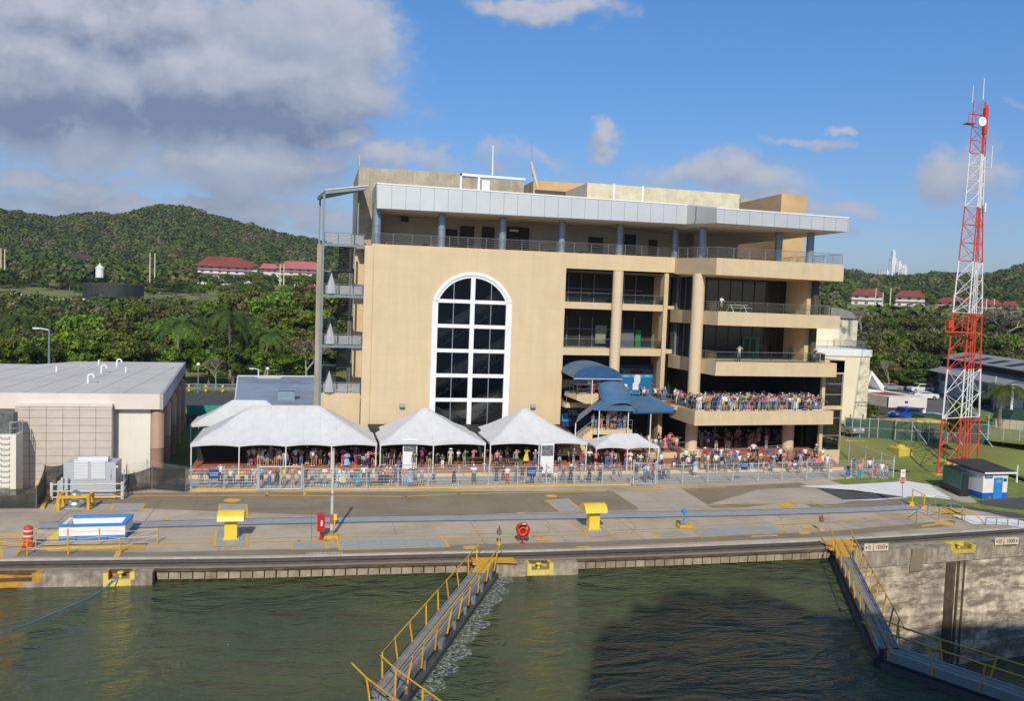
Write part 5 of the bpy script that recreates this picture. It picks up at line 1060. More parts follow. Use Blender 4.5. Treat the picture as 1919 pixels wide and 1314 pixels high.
# fence with black netting, left
def netfence(label,pts,h,sag=.25,hs=None):
    P=[g(px,py,.02) for px,py in pts]; t=thing('netting_fence',P[0],label,'fence','fences hung with black netting'); b=B(); pb2=B()
    for k,(p,q) in enumerate(zip(P[:-1],P[1:])):
        n=8; lo=[];hi=[]; h0=(hs[k] if hs else h); h1=(hs[k+1] if hs else h)
        for i in range(n+1):
            s=i/n; x=p[0]+(q[0]-p[0])*s; y=p[1]+(q[1]-p[1])*s+.05*math.sin(s*9+k); lo.append((x,y,.03)); hi.append((x,y,h0+(h1-h0)*s-sag*math.sin(math.pi*s)))
        b.loft(lo,hi)
    for k,p in enumerate(P): pb2.tube(p,(p[0],p[1],(hs[k] if hs else h)+.1),.05,6)
    obj('netting',b,bnet,t); obj('post',pb2,mat('brown_post',(.18,.14,.10)),t); obj('bottom_rail',B().path([(p[0],p[1]-.03,.06) for p in P],.03,5),steel,t); return t
netfence('black netting fence at the far left in front of the ladder tower',[(-30,955),(68,954),(86,930)],1.7,.1,[1.7,1.65,2.1])
netfence('black netting fence bending round the back of the grey generator',[(69,953),(84,922),(130,912)],2.,.15,[1.7,2.2,2.1])
netfence('black netting fence between the generator and the long tent',[(228,925),(285,918),(348,923)],1.9,.12,[1.6,2.0,2.1])
t=thing('corner_fence',g(236,917,.02),'bent grey chain link fence corner right of the generator','fence'); b=B(); P=[g(232,928,.02),g(237,912,.02),g(275,905,.02),g(357,918,.02)]
for p in P: b.tube(p,(p[0],p[1],2.15),.04,6)
obj('fence_post',b,gal,t); b=B()
for p,q in zip(P[:-1],P[1:]): b.add([p,q,(q[0],q[1],2.0),(p[0],p[1],2.0)],[(0,1,2,3)])
obj('chain_mesh',b,chain,t)
struct('fence_kerb',B().prism([g(76,954,.02),g(83,954,.02),g(95,932,.02),g(89,932,.02)],(0,0,.2)),yor,ap)
# grey generator enclosure
A0=g(120,930,.03); t=thing('generator_enclosure',g(170,930,.03),'large light grey generator enclosure with louvres behind white pipe guards','generator'); x0=A0[0]; y0=A0[1]; x1=g(214,929,.03)[0]; gg=mat('enclosure_grey',(.46,.48,.49),.45,.04,1.5,dirt=.12)
obj('base_tank',B().bev(x0-.5,y0-.05,.03,x1+.1,y0+2.2,1.25,.03),gg,t); bz=fy(170,868,y0+.05)[2]
obj('body',B().bev(x0-.05,y0,1.25,x1+.08,y0+2.1,bz,.04),gg,t); obj('roof_hood',B().prism([(x0+.9,y0+.3,bz-.02),(x0+.9,y0+1.3,bz-.02),(x0+.9,y0+1.1,bz+.42),(x0+.9,y0+.5,bz+.42)],(2.3,0,0)),gg,t)
lv=B()
for xa in (x0+.75,x0+2.05):
    for i in range(13): z=1.42+i*.125; lv.prism([(xa,y0-.005,z),(xa,y0-.055,z+.01),(xa,y0-.005,z+.11)],(1.05,0,0))
obj('louvre',lv,gg,t); obj('access_door',B().box(x0+3.45,y0-.03,1.35,x1-.25,y0,bz-.35).box(x0+3.5,y0-.16,1.45,x1-.28,y0-.03,1.8),gg,t); obj('logo_plate',B().box(x0+3.9,y0-.04,2.35,x0+4.05,y0-.03,2.5),white,t)
t2=thing('pipe_guard',g(170,938,.03),'white horizontal pipe guard rail in front of the grey generator','guard rail'); a=g(95,938,.03); c=g(230,936,.03); b=B()
for zz in (.25,.75,1.3): b.tube((a[0],a[1],zz),(c[0],c[1],zz),.05,8)
for s in (0,.02,.98,1): b.tube((a[0]+(c[0]-a[0])*s,a[1],.03),(a[0]+(c[0]-a[0])*s,a[1],1.45),.06,8)
d=g(240,915,.03); 
for zz in (.6,1.2): b.tube((c[0],c[1],zz),(d[0],d[1],zz),.04,6)
b.tube(d,(d[0],d[1],1.6),.05,6); b.tube((a[0]+.9,a[1]+1,.03),(a[0]+.9,a[1]+1,1.7),.09,8).tube((a[0]+.5,a[1]+1.2,.03),(a[0]+.5,a[1]+1.2,1.6),.09,8); obj('guard_pipe',b,mat('guard_white',(.62,.62,.58),.5,.1,3,dirt=.3),t2)
t=thing('yellow_beam',g(170,932,.03),'flat yellow stop beam lying at the foot of the generator','beam'); a=g(108,937,.03); c=g(216,935,.03); obj('beam',B().box(a[0],a[1]+.15,.03,c[0],a[1]+.35,.2).rbox((c[0]+.1,c[1]+.5,.25),1.0,.18,.18,.7),yor,t)
# winch in a yellow portal
x,y,z=g(142,952,.05); t=thing('capstan',(x,y,z),'polished steel capstan under a yellow portal frame','capstan')
obj('drum',B().lathe((x,y,z),[(.3,0),(.3,.1),(.45,.2),(.62,.38),(.55,.52),(.3,.6),(.28,.95),(.42,1.05),(.38,1.22),(.1,1.42)],24),mat('polished_steel',(.75,.74,.72),.32,.1,2,0,.9),t,True)
b=B()
for sx_ in(-1.05,1.05):
    for dy in(-.65,.65): b.box(x+sx_-.1,y+dy-.1,z-.03,x+sx_+.1,y+dy+.1,z+1.0)
b.box(x-1.15,y-.76,z+.9,x+1.15,y-.58,z+1.12); b.box(x-1.15,y-.58,z+.9,x-.95,y+.75,z+1.1); b.box(x+.95,y-.58,z+.9,x+1.15,y+.75,z+1.1); b.tube((x-1.3,y-.9,z),(x-1.1,y-.6,z+.9),.025,5); obj('portal',b,yor,t)
obj('base_plate',B().box(x-.7,y-.35,z-.02,x+.7,y+.5,z+.06),hatch,t)
# ============================================================ LEFT SERVICE BUILDING
lb_=thing('service_building',(-20,80,0),'pale flat roofed service building with tiled panel and brown round columns, at the left','building')
pk=mat('pinkish_fascia',(.72,.63,.56),.8,.07,.6,dirt=.35,dcol=(.74,.56,.44)); tile=mat('tiled_panel',(.58,.495,.42),.55,.07,1.2,grid=(0,0,0,0,0),dirt=.15)
zr=7.95; XRr=-13.19
rb=B(); pts=[(-60,77.5),(XRr,77.5),(-16.4,112.4),(-28.4,111),(-31.4,106),(-60,106)]
rb.prism([(x,y,zr) for x,y in pts],(0,0,-.2)); obj('roof',rb,mat('roof_felt',(.60,.56,.49),.9,.08,.3,dirt=.3,dcol=(.40,.36,.31),spec=.1),lb_)
sm=B()
for x in np.arange(-58,-14,2.6): f=(x+13.19)*.02; sm.box(x,78,zr,x+.04,105,zr+.012)
obj('roof_seam',sm,mat('roof_seam',(.25,.245,.24)),lb_)
b=B(); b.prism([(-60,77.3,zr+.05),(XRr,77.3,zr+.05),(XRr,77.3,fy(300,767,77.5)[2]),(-60,77.3,fy(300,767,77.5)[2])],(0,.2,0)); obj('fascia',b,pk,lb_)
b=B(); b.prism([(XRr+.02,77.31,6.62),(XRr+.02,77.31,zr+.04),(-16.38,112.4,zr+.04),(-16.38,112.4,6.62)],(.25,0,0)); obj('side_fascia',b,mat('side_fascia_grey',(.42,.40,.38),.8,.1,.6,dirt=.3),lb_)
cw2=mat('ivory_wall',(.76,.70,.58),.85,.04,.5,.05,streak=.08)
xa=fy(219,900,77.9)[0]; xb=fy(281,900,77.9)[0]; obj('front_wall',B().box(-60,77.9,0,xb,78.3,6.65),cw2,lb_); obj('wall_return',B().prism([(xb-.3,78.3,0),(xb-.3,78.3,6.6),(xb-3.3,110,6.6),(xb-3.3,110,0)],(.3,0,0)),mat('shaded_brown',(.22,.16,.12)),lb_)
x0=fy(28,800,76.8)[0]; x1=fy(209,800,76.8)[0]; zt_=fy(120,762,76.8)[2]; obj('tiled_panel',B().box(x0,76.8,0,x1,77.6,zt_),tile,lb_)
b=B(); xx=fy(55,800,76.8)[0]; st_=fy(86.5,800,76.8)[0]-xx
for i in range(6): b.box(xx+i*st_-.02,76.785,0,xx+i*st_+.02,76.8,zt_)
z=zt_-.32
while z>0: b.box(x0,76.785,z-.018,x1,76.8,z+.018); z-=.655
obj('tile_joint',b,mat('tile_joint',(.30,.25,.22)),lb_); obj('panel_cap',B().box(x0+.3,76.75,zt_,x1+.05,77.5,zt_+.22),pk,lb_); obj('wall_panel_frame',B().box(fy(219,900,77.9)[0],77.84,0,fy(219,900,77.9)[0]+.12,77.9,6.4),greysteel,lb_)
brn=mat('brown_column',(.40,.255,.165),.65,.08,.8,.1,dirt=.2)
for k in range(5):
    y=78.1+k*6.6; x=fy(294,850,77.9)[0]-(y-78.1)*.092+.1*k; obj('column',B().lathe((x,y,0),[(.55,0),(.55,3.1),(.565,3.12),(.565,3.2),(.55,3.22),(.55,6.2),(.3,6.62)],20),brn,lb_,True)
for k,(px,py) in enumerate(((165,712),(190,693),(219,681))):
    x,y,z=g(px,py+6,zr); b=B(); n=8; pts=[(x,y,z),(x,y,z+.6)]+[(x+.26-.26*math.cos(math.pi*i/n),y,z+.6+.26*math.sin(math.pi*i/n)) for i in range(n+1)]+[(x+.52,y,z+.5)]; b.path(pts,.10,8)
    obj('gooseneck_vent',b,white,lb_)
for k,(px,py) in enumerate(((106,697),(236,698),(185,684))): x,y,z=g(px,py,zr); obj('roof_pipe',B().tube((x,y,z),(x,y,z+.6),.1,8),white,lb_)
# ladder tower
xl0=fy(-20,850,74.)[0]; xl1=fy(30,850,74.)[0]; zt_=fy(20,815,74.)[2]; t=thing('ladder_tower',(xl1-1,74,0),'white masonry tower with steel rungs at the left edge','tower'); obj('tower_wall',B().box(xl0,74,0,xl1,75.6,zt_),cw2,t)
b=B(); xr0=fy(1,850,73.9)[0]; xr1=fy(17,850,73.9)[0]; z=.2
while z<zt_-.2: b.path([(xr0,74.0,z+.12),(xr0,73.85,z),(xr1,73.85,z),(xr1,74.0,z+.12)],.025,5); z+=.45
obj('ladder_rung',b,steel,t); railing([(xr1,74.1,zt_),(xl1,74.1,zt_),(xl1,75.5,zt_)],1.0,2,.9,gal,.03,parent=t); obj('machinery_cage',B().box(xl0,74.4,zt_,fy(22,800,74.)[0],75.4,zt_+1.7),mat('cage_dark',(.12,.12,.11),.5,.5,4),t)
# blue roofed low building behind the tents
bb=thing('blue_roofed_building',(-6,118,0),'low building with peeling pale blue flat roof, left of the beige building','building'); z=4.2
c4=[g(440,758,z),g(446,705,z),g(600,706,z),g(600,760,z)]; obj('roof',B().prism(c4,(0,0,-.5)),mat('peeling_blue_roof',(.30,.35,.42),.6,.06,.25,dirt=.85,dcol=(.16,.15,.13),bump=.2),bb); obj('wall',B().box(c4[0][0],c4[0][1]+.3,0,c4[2][0],c4[1][1]-.3,z-.5),cw2,bb)
obj('roof_edge',B().path([c4[0],c4[1],c4[2]],.12,5),white,bb); x,y,_=g(537,748,z); obj('roof_vent',B().box(x-1,y-.8,z,x+1,y+.8,z+1.2).box(x-1.4,y-1,z+1.2,x+1.2,y+1,z+1.35),mat('vent_blue',(.22,.30,.38)),bb); obj('roof_patch',B().poly([g(476,706,z+.02),g(530,706,z+.02),g(524,710,z+.02),g(486,709.5,z+.02)]),white,bb)
# green hoarding and brick base left of tents
t=thing('green_hoarding',g(390,775,0),'green sheeting fence with brick base beyond the long tent','fence'); a=fy(350,775,112); c=fy(432,775,112); obj('green_sheet',B().box(a[0],112,fy(390,776,112)[2],c[0],112.1,fy(390,760,112)[2]),mat('green_sheet',(.02,.26,.19),.6,.15,1),t); obj('brick_base',B().box(a[0],112,0,c[0],112.3,fy(390,777,112)[2]),mat('dark_brick',(.10,.07,.06),.9,.3,4),t)
t=thing('step_ladder',g(350,800,0),'thin dark step ladder leaning beside the brown columns','ladder'); x,y,_=g(352,815,0); b=B().tube((x-.5,y,0),(x,y+.3,3.4),.04,5).tube((x+.5,y+.8,0),(x,y+.3,3.4),.04,5)
for i in range(9): b.tube((x-.5+.055*i,y+.03*i,.35*i+.2),(x+.3-.03*i,y+.03*i,.35*i+.2),.025,4)
obj('ladder_frame',b,greysteel,t)
# ============================================================ RIGHT SIDE
lawn=struct('lawn',B().add([(60.7,75.3,.008),(60.9,79,.02),(66,77,.05),(74,77,.05),(95,72,.05),(95,54.5,.008),(64,54.5,.008),(56,66.5,.008),(57.2,74.6,.008)],[tuple(range(9))]),grass)
def gz(px,py):   # ground point on the terrain
    z=0.
    for _ in range(12): p=g(px,py,z); z=z*.5+.5*max(0,tz(p[0],p[1]))
    p=g(px,py,z); return (p[0],p[1],z)
struct('grass_verge',B().poly([g(*p,.022) for p in ((1555,900),(1640,893),(1690,893),(1760,905),(1700,925),(1580,908))]),grass)
struct('white_ramp',B().poly([g(*p,.03) for p in ((1503,911),(1600,908),(1668,904),(1700,902),(1740,908),(1780,922),(1799,939),(1760,934),(1720,931),(1690,931))]),mat('white_ramp_paint',(.78,.76,.72),.8,.06,.6,dirt=.2,dcol=(.6,.57,.5)))
struct('white_ramp',B().poly([g(*p,.032) for p in ((1786,967),(1830,966),(1880,970),(1930,979),(1930,990),(1880,984),(1824,983))]),mat('white_ramp_paint',(.78,.76,.72)))
struct('road',B().poly([g(*p,.03) for p in ((1538,914),(1590,918),(1655,925),(1698,931),(1640,935),(1585,937))]),asph)
struct('road',B().poly([g(*p,.03) for p in ((1745,944),(1820,948),(1880,958),(1960,975),(1960,987),(1900,972),(1850,960),(1800,952),(1745,948))]),asph)
struct('access_road',B().poly([g(*p,.04) for p in ((1830,938),(1960,930),(1960,958),(1890,953),(1840,945))]),asph)
struct('lawn_strip',B().poly([g(*p,.04) for p in ((1684,936),(1700,932),(1760,934),(1800,940),(1860,951),(1930,962),(1930,966),(1850,955),(1790,947),(1740,944),(1700,943))]),grass)
struct('white_line',B().poly([g(*p,.05) for p in ((1500,911),(1600,917),(1700,930),(1698,932),(1600,919),(1500,912))]),white)
struct('white_line',B().poly([g(*p,.05) for p in ((1580,938),(1640,936),(1700,931.5),(1701,933),(1640,938),(1580,939))]),white)
# hut
hx0,hy0=62.35,65.55; hx1=65.15; hyb=69.6; t=thing('control_hut',(63.7,65.5,0),'small white and blue hut with dark overhanging roof and blue door','hut'); hz=2.5
wall_h=mat('hut_white',(.76,.75,.70),.7,.05,1.2,dirt=.2,dcol=(.5,.47,.38),bump=.1)
obj('wall',B().box(hx0,hy0,.62,hx1,hyb,hz),wall_h,t); obj('blue_plinth',B().box(hx0-.01,hy0-.01,0,hx1+.01,hyb+.01,.62),mat('hut_blue',(.015,.12,.50),.5,.1,2),t)
obj('roof',B().prism([(hx0-.15,hy0-.3,hz+.02),(hx1+.75,hy0-.3,hz+.02),(hx1+.9,hyb+.3,hz+.42),(hx0-.5,hyb+.3,hz+.42)],(0,0,.16)),mat('dark_roof_felt',(.045,.036,.032),.9,.3,1.5),t); obj('roof_fascia',B().prism([(hx0-.17,hy0-.33,hz),(hx1+.77,hy0-.33,hz),(hx1+.77,hy0-.33,hz+.17),(hx0-.17,hy0-.33,hz+.17)],(0,.02,0)),white,t)
dx0=hx0+(hx1-hx0)*.43; d=obj('door',B().box(dx0,hy0-.05,.03,dx0+1.0,hy0-.015,2.1),blue,t); obj('door_handle',B().tube((dx0+.1,hy0-.1,1.15),(dx0+.25,hy0-.1,1.15),.03,5),black,d); text('door_lettering','ALTO\nVOLTAJE',wt,t,(dx0+.5,hy0-.06,1.75),.14,FR)
s=obj('name_sign',B().box(hx0+.15,hy0-.06,2.05,hx0+1.0,hy0-.02,2.42),navy,t); text('sign_text','Miraflores',wt,t,(hx0+.57,hy0-.07,2.22),.17,FR); obj('small_sign',B().box(hx1-.5,hy0-.05,1.7,hx1-.15,hy0-.02,2.0),navy,t); obj('vent_brick',B().box(hx0+.7,hy0-.04,.08,hx0+.95,hy0-.015,.3),brick,t)
# green generator
t=thing('green_generator',(60.4,67.6,0),'dark green generator set on a black base frame beside the white and blue hut','generator')
A=np.array(g(1760.5,913,.02)); Bv=np.array(g(1799,931.5,.02)); C2=np.array(g(1815,931.5,.02)); dv=(Bv-A); dn=C2-Bv
def gen(b,s0,s1,o0,o1,z0,z1):
    P=[A+dv*s+dn*o for s,o in ((s0,o0),(s1,o0),(s1,o1),(s0,o1))]; b.add([(p[0],p[1],z0) for p in P]+[(p[0],p[1],z1) for p in P],[(3,2,1,0),(4,5,6,7),(0,1,5,4),(1,2,6,5),(2,3,7,6),(3,0,4,7)])
b=B(); gen(b,0,1,0,1,.02,.75); obj('base_frame',b,black,t); b=B(); gen(b,.12,.99,0,.95,.75,2.35); obj('canopy',b,mat('generator_green',(.012,.12,.09),.4,.08,2),t)
b=B(); gen(b,.13,.97,.06,.97,2.35,2.42); gen(b,.985,1.0,.1,.86,.8,2.3); obj('black_panel',b,black,t); b=B(); 
for s in (.3,.5,.72,.9): gen(b,s,s+.006,-.01,0,.85,2.25)
gen(b,.42,.48,-.02,0,1.4,1.6); obj('panel_joint',b,mat('joint_green',(.03,.22,.17)),t)
struct('generator_pad',B().poly([g(*p,.035) for p in ((1745,912),(1800,944),(1832,942),(1822,934),(1770,908))]),concl)
# stop sign
x,y,z=g(1690,948,.02); t=thing('stop_sign',(x,y,z),'red octagonal stop sign below a white plate, standing by the white ramp','sign'); c=fy(1691,900.5,y); cu=fy(1691.8,887,y)
obj('post',B().tube((x,y,0),(c[0],y,cu[2]),.03,6),steel,t); 
oc=lambda r,yy:[(c[0]+r*math.cos(R_(22.5+45*i)),yy,c[2]+r*math.sin(R_(22.5+45*i))) for i in range(8)]
obj('sign_border',B().prism(oc(.36,y-.04),(0,.02,0)),white,t); obj('sign_plate',B().prism(oc(.325,y-.05),(0,.02,0)),red,t); text('sign_text','ALTO\nSTOP',white,t,(c[0],y-.06,c[2]),.23,FR,sx=.9)
obj('upper_plate',B().box(cu[0]-.24,y-.05,cu[2]-.36,cu[0]+.24,y-.03,cu[2]+.34),white,t); text('plate_text','PARE\n25',red,t,(cu[0],y-.06,cu[2]),.17,FR)
# handrails on the right apron
def hrail(label,P,h,m=steel,bars=2,r=.035):
    t=thing('handrail',P[0],label,'railing','handrails on the right of the apron'); b=B()
    for p,q in zip(P[:-1],P[1:]):
        p=Vector(p);q=Vector(q)
        for k in range(bars): z=h*(k+1)/bars; b.tube(p+Vector((0,0,z)),q+Vector((0,0,z)),r,6)
    for p in P: b.tube(p,(p[0],p[1],p[2]+h),r*1.2,6)
    obj('rail_pipe',b,m,t); return t
hrail('grey handrail crossing the apron from the yellow gate toward the right',[g(*p,.03) for p in ((1726,950),(1752,953),(1781,957),(1803,975))],1.1,bars=1)
hrail('long grey handrail in front, ending at the curled yellow rail',[g(*p,.03) for p in ((1717,981),(1738,967),(1759,976),(1781,967),(1802,975))],1.15,bars=1)
hrail('low grey handrail on the white slope at the right edge',[g(*p,.03) for p in ((1847,984),(1867,984),(1888,985),(1908,986),(1935,987))],.6,bars=1)
t=thing('yellow_gate_rail',g(1708,948,.03),'yellow swing gate with sloping top rail at the end of the cable slot','gate'); a=g(1709,948,.03); c=g(1731,954,.03); b=B().tube(a,(a[0],a[1],1.55),.05,6).tube(c,(c[0],c[1],1.35),.08,6).tube((a[0],a[1],1.55),(c[0],c[1],1.3),.04,6); b.lathe(a,[(.35,0),(.1,.35)],4).lathe(c,[(.3,0),(.1,.35)],4); d=g(1698,941,.05); b.prism([d,g(1712,942,.05),g(1722,946,.05),g(1706,947,.05)],(0,0,.08)); obj('gate_rail',b,yor,t)
t=thing('curled_yellow_rail',g(1807,976,.03),'yellow handrail with curled end sloping down to the right','railing'); a=g(1807,977,.03); c=g(1846,983,.03); b=B(); a2=(a[0]+.1,a[1],1.1); b.tube(a,a2,.045,6).tube(a2,(c[0]-.4,c[1],.45),.045,6).tube((c[0]-.4,c[1],.45),(c[0],c[1],.0),.045,6); b.path([(a2[0]-.25+.25*math.cos(s),a2[1],1.0-.12+.25*math.sin(s)) for s in np.linspace(1,5,8)],.04,5); obj('rail_pipe',b,yor,t)
# ---------------- lattice tower
TB=[Vector(g(1756,891,.0)),Vector(g(1793,887.5,.0)),Vector(g(1832,883,.0))]
TB[1]=Vector((TB[0].x*.5+TB[2].x*.5+1.0,TB[0].y-.8,0)); TB[2]=Vector(g(1832,882,.0)); TB[0]=Vector(g(1756,890,0))
cb=(TB[0]+TB[2])/2; TB[1]=Vector(g(1793,886,0)); back=Vector((cb.x+1.0,cb.y+3.6,0))
bases=[TB[0],TB[1],TB[2]]
zt0=fy(1838,188,77.5)[2]; topc=Vector(fy(1838,188,78.)); topc.z=0; topc.y=78.2
tops=[]
for pxx,YY in ((1824.5,77.7),(1845.5,77.4),(1850.5,78.6)): q=Vector(fy(pxx,200,YY)); q.z=0; tops.append(q)
tw=thing('lattice_tower',(cb.x,cb.y,0),'tall red and white lattice radio tower on the lawn at the right','radio tower')
tr_=mat('tower_red',(.62,.055,.025),.5,.08,3); twh=mat('tower_white',(.74,.73,.70),.5,.06,3)
zl=[0,]; 
def legp(k,z): s=float(np.interp(z/zt0,[0,.44,.58,.73,.87,1],[0,.43,.64,.855,.94,1])); return Vector((bases[k].x+(tops[k].x-bases[k].x)*s,bases[k].y+(tops[k].y-bases[k].y)*s,z))
# band limits from the photograph
zb_=[0]+[fy(px,py,77.5)[2] for px,py in ((1810,783),(1815,692),(1822,587),(1830,490),(1836,388),(1842,288))]+[zt0]
for k in range(7):
    z0,z1=zb_[k],zb_[k+1]; m=(tr_,twh)[k%2]; b=B(); lr=.105-.009*k; n=max(2,int(round((z1-z0)/(2.9-.25*k)))) ; hz=np.linspace(z0,z1,n+1)
    for l in range(3):
        for a,c in zip(hz[:-1],hz[1:]): b.tube(legp(l,a),legp(l,c),lr,6)
    for (l0,l1) in ((0,1),(1,2),(2,0)):
        for i,(a,c) in enumerate(zip(hz[:-1],hz[1:])):
            mm=(a+c)/2; b.tube(legp(l0,a),legp(l1,c),lr*.42,4); b.tube(legp(l1,a),legp(l0,c),lr*.42,4)
            if i==0 or k>3: b.tube(legp(l0,a),legp(l1,a),lr*.5,4)
    for a,c in zip(hz[:-1],hz[1:]):   # feeder ladder between second and third leg
        for f in (.25,.4,.55):
            b.tube(legp(1,a).lerp(legp(2,a),f),legp(1,c).lerp(legp(2,c),f),lr*.75,5)
    obj('lattice_section',b,m,tw)
b=B(); 
pl=legp(0,fy(1795,610,77.)[2]); 
b.box(pl.x-1.2,pl.y-.5,pl.z-.8,pl.x+3.0,pl.y-.4,pl.z-.65); 
for dx in (-1.2,-.2): b.tube((pl.x+dx,pl.y-.5,pl.z-.8),(pl.x+dx,pl.y-.5,pl.z+.6),.05,4)
b.tube((pl.x-1.2,pl.y-.5,pl.z+.5),(pl.x,pl.y,pl.z+.5),.05,4).box(pl.x-.9,pl.y-.6,pl.z-.3,pl.x-.3,pl.y-.3,pl.z+.5); 
for dx in (1.2,2.0,2.8): b.tube((pl.x+dx,pl.y-.2,pl.z-.8),(pl.x+dx,pl.y-.2,pl.z+.7),.05,4)
tp_=legp(0,zt0); b.box(tp_.x-.9,tp_.y-.4,zt0-2.6,tp_.x+.1,tp_.y+.4,zt0-2.5)
for dx in(-.9,-.4,0): b.tube((tp_.x+dx,tp_.y-.4,zt0-2.6),(tp_.x+dx,tp_.y-.4,zt0-1.6),.05,4)
b.tube((tp_.x-.9,tp_.y-.4,zt0-1.6),(tp_.x+1.2,tp_.y-.4,zt0-1.6),.05,4); p1=legp(1,zt0-.3); b.box(p1.x-.1,p1.y-.3,zt0-3.6,p1.x+.3,p1.y+.1,zt0-.8)
obj('service_platform',b,tr_,tw)
d=Vector(fy(1841.5,227,76.6)); obj('dish_antenna',B().lathe((d.x,d.y,d.z),[(.5,0),(.5,.1),(.38,.25),(.1,.32)],20,'Y'),white,tw,True)
q=Vector(fy(1842,186,77.4)); obj('whip_antenna',B().tube(q,q+Vector((0,0,2.3)),.06,5,.03),white,tw); q=Vector(fy(1822,192,77.4)); obj('whip_antenna',B().tube(q,q+Vector((0,0,1.9)),.04,5,.02),white,tw)
q=Vector(fy(1858,305,78)); obj('side_antenna',B().tube(q-Vector((0,0,.5)),q+Vector((0,0,1.9)),.04,5).tube(q,Vector(legp(2,q.z)),.04,4).tube(q-Vector((0,0,.5)),Vector(legp(2,q.z-.5)),.04,4),white,tw); q=Vector(fy(1847,388,78)); obj('panel_antenna',B().box(q.x-.1,q.y,q.z-.5,q.x+.1,q.y+.2,q.z+.5),white,tw)
for l in range(3): p=bases[l]; obj('footing',B().box(p.x-.45,p.y-.45,-.2,p.x+.45,p.y+.45,.12),yold,tw)
# yellow anchor blocks on the bank
for k,(px,py,w,lab) in enumerate(((1688,849,1.0,'weathered yellow concrete block half sunk in the grass bank'),(1790,875,1.9,'yellow concrete block on the lawn behind the tower legs'))):
    p=gz(px,py); t=thing('yellow_block',p,lab,'concrete block','yellow blocks on the bank'); obj('block',B().bev(p[0]-w,p[1]-.9,p[2]-.5,p[0]+w,p[1]+.9,p[2]+.75,.15),yold,t)
    if k==0: obj('lid',B().lathe((p[0]-.2,p[1],p[2]+.75),[(.55,0),(.5,.25),(.1,.3)],16),yold,t)
# green screened fence on the bank top
t=thing('screened_fence',gz(1640,822),'tall fence with dark green windscreen along the top of the grass bank','fence')
fp=[(1582,817),(1596,819),(1611,820),(1628,820.5),(1644,821),(1677,824),(1708,826),(1740,827.5),(1775,829),(1812,831),(1850,832)]; P=[gz(*p) for p in fp]; b=B();pb_=B()
for p,q in zip(P[:-1],P[1:]): b.add([p,q,(q[0],q[1],q[2]+2.3),(p[0],p[1],p[2]+2.3)],[(0,1,2,3)]); pb_.tube((p[0],p[1],p[2]+2.35),(q[0],q[1],q[2]+2.35),.035,5); pb_.tube((p[0],p[1],p[2]+1.2),(q[0],q[1],q[2]+1.2),.025,5)
for k,p in enumerate(P): pb_.tube(p,(p[0],p[1],p[2]+2.5),.06 if k<10 else .1,6)
for px,py in ((1708,826),(1775,829),(1830,832)): p=gz(px,py); pb_.tube((p[0],p[1],p[2]+2.0),(p[0]+.9,p[1]-1.8,p[2]-.3),.05,6)
obj('windscreen',b,gnet,t); obj('fence_post',pb_,gal,t)
t=thing('wire_fence',gz(1850,832),'clear chain link fence continuing right of the green windscreen','fence'); P=[gz(*p) for p in ((1850,832),(1879,834),(1909,836),(1960,840))]; b=B();pb_=B()
for p,q in zip(P[:-1],P[1:]): b.add([p,q,(q[0],q[1],q[2]+2.2),(p[0],p[1],p[2]+2.2)],[(0,1,2,3)]); pb_.tube((p[0],p[1],p[2]+2.2),(q[0],q[1],q[2]+2.2),.03,4)
for p in P: pb_.tube(p,(p[0],p[1],p[2]+2.3),.05,6)
obj('chain_mesh',b,chain,t); obj('fence_post',pb_,gal,t)
t=thing('low_concrete_wall',gz(1600,822),'low stained concrete retaining wall under the green fence','wall'); p=gz(1582,825);q=gz(1645,826); obj('wall',B().prism([(p[0],p[1]-.3,p[2]-1.2),(q[0],q[1]-.3,q[2]-1.2),(q[0],q[1]-.3,q[2]-.1),(p[0],p[1]-.3,p[2]+.1)],(0,.3,0)),mat('ochre_stained_wall',(.42,.30,.17),.9,.3,2,dirt=.6),t)
# parking area, roads beyond
ZP=2.5
struct('car_park',B().poly([g(*p,ZP+.05) for p in ((1640,742),(1740,716),(1790,722),(1960,800),(1960,822),(1860,800),(1760,795),(1640,790))]),mat('car_park_asphalt',(.115,.11,.10),.9,.2,.4,dirt=.4,dcol=(.2,.18,.15)))
struct('grass_island',B().poly([g(*p,ZP+.09) for p in ((1830,770),(1960,790),(1960,838),(1850,826),(1836,800))]),grass)
struct('access_road',B().poly([(-70,129,.06),(70,129,.06),(70,147,.06),(-70,147,.06)]),asph)
struct('yard',B().poly([(-12,97,.02),(5,97,.02),(5,129,.02),(-12,129,.02)]),pave)
struct('red_paving',B().poly([g(*p,ZP+.12) for p in ((1645,785),(1700,784),(1722,793),(1640,792))]),mat('red_paving',(.34,.10,.07),.9,.2,1,dirt=.3))
struct('blue_parking_bay',B().poly([g(*p,ZP+.1) for p in ((1735,735),(1760,735),(1770,739),(1745,739))]),mat('bay_blue',(.12,.30,.45)))
t=thing('crash_barrier',g(390,742,0),'yellow studded roadside barrier below the trees','barrier'); b=B();yb=B(); 
for i in range(26):
    x=-26+i*1.35; b.tube((x,147.5,0),(x,147.5,1.5),.07,4); 
    if i%2==0: yb.box(x-.15,147.3,.9,x+.15,147.4,1.3).box(x-.15,147.3,.2,x+.15,147.4,.55)
b.box(-26,147.45,.6,9,147.55,.9).box(-26,147.45,1.3,9,147.55,1.5); obj('barrier_rail',b,greysteel,t); obj('reflector',yb,ylb,t)
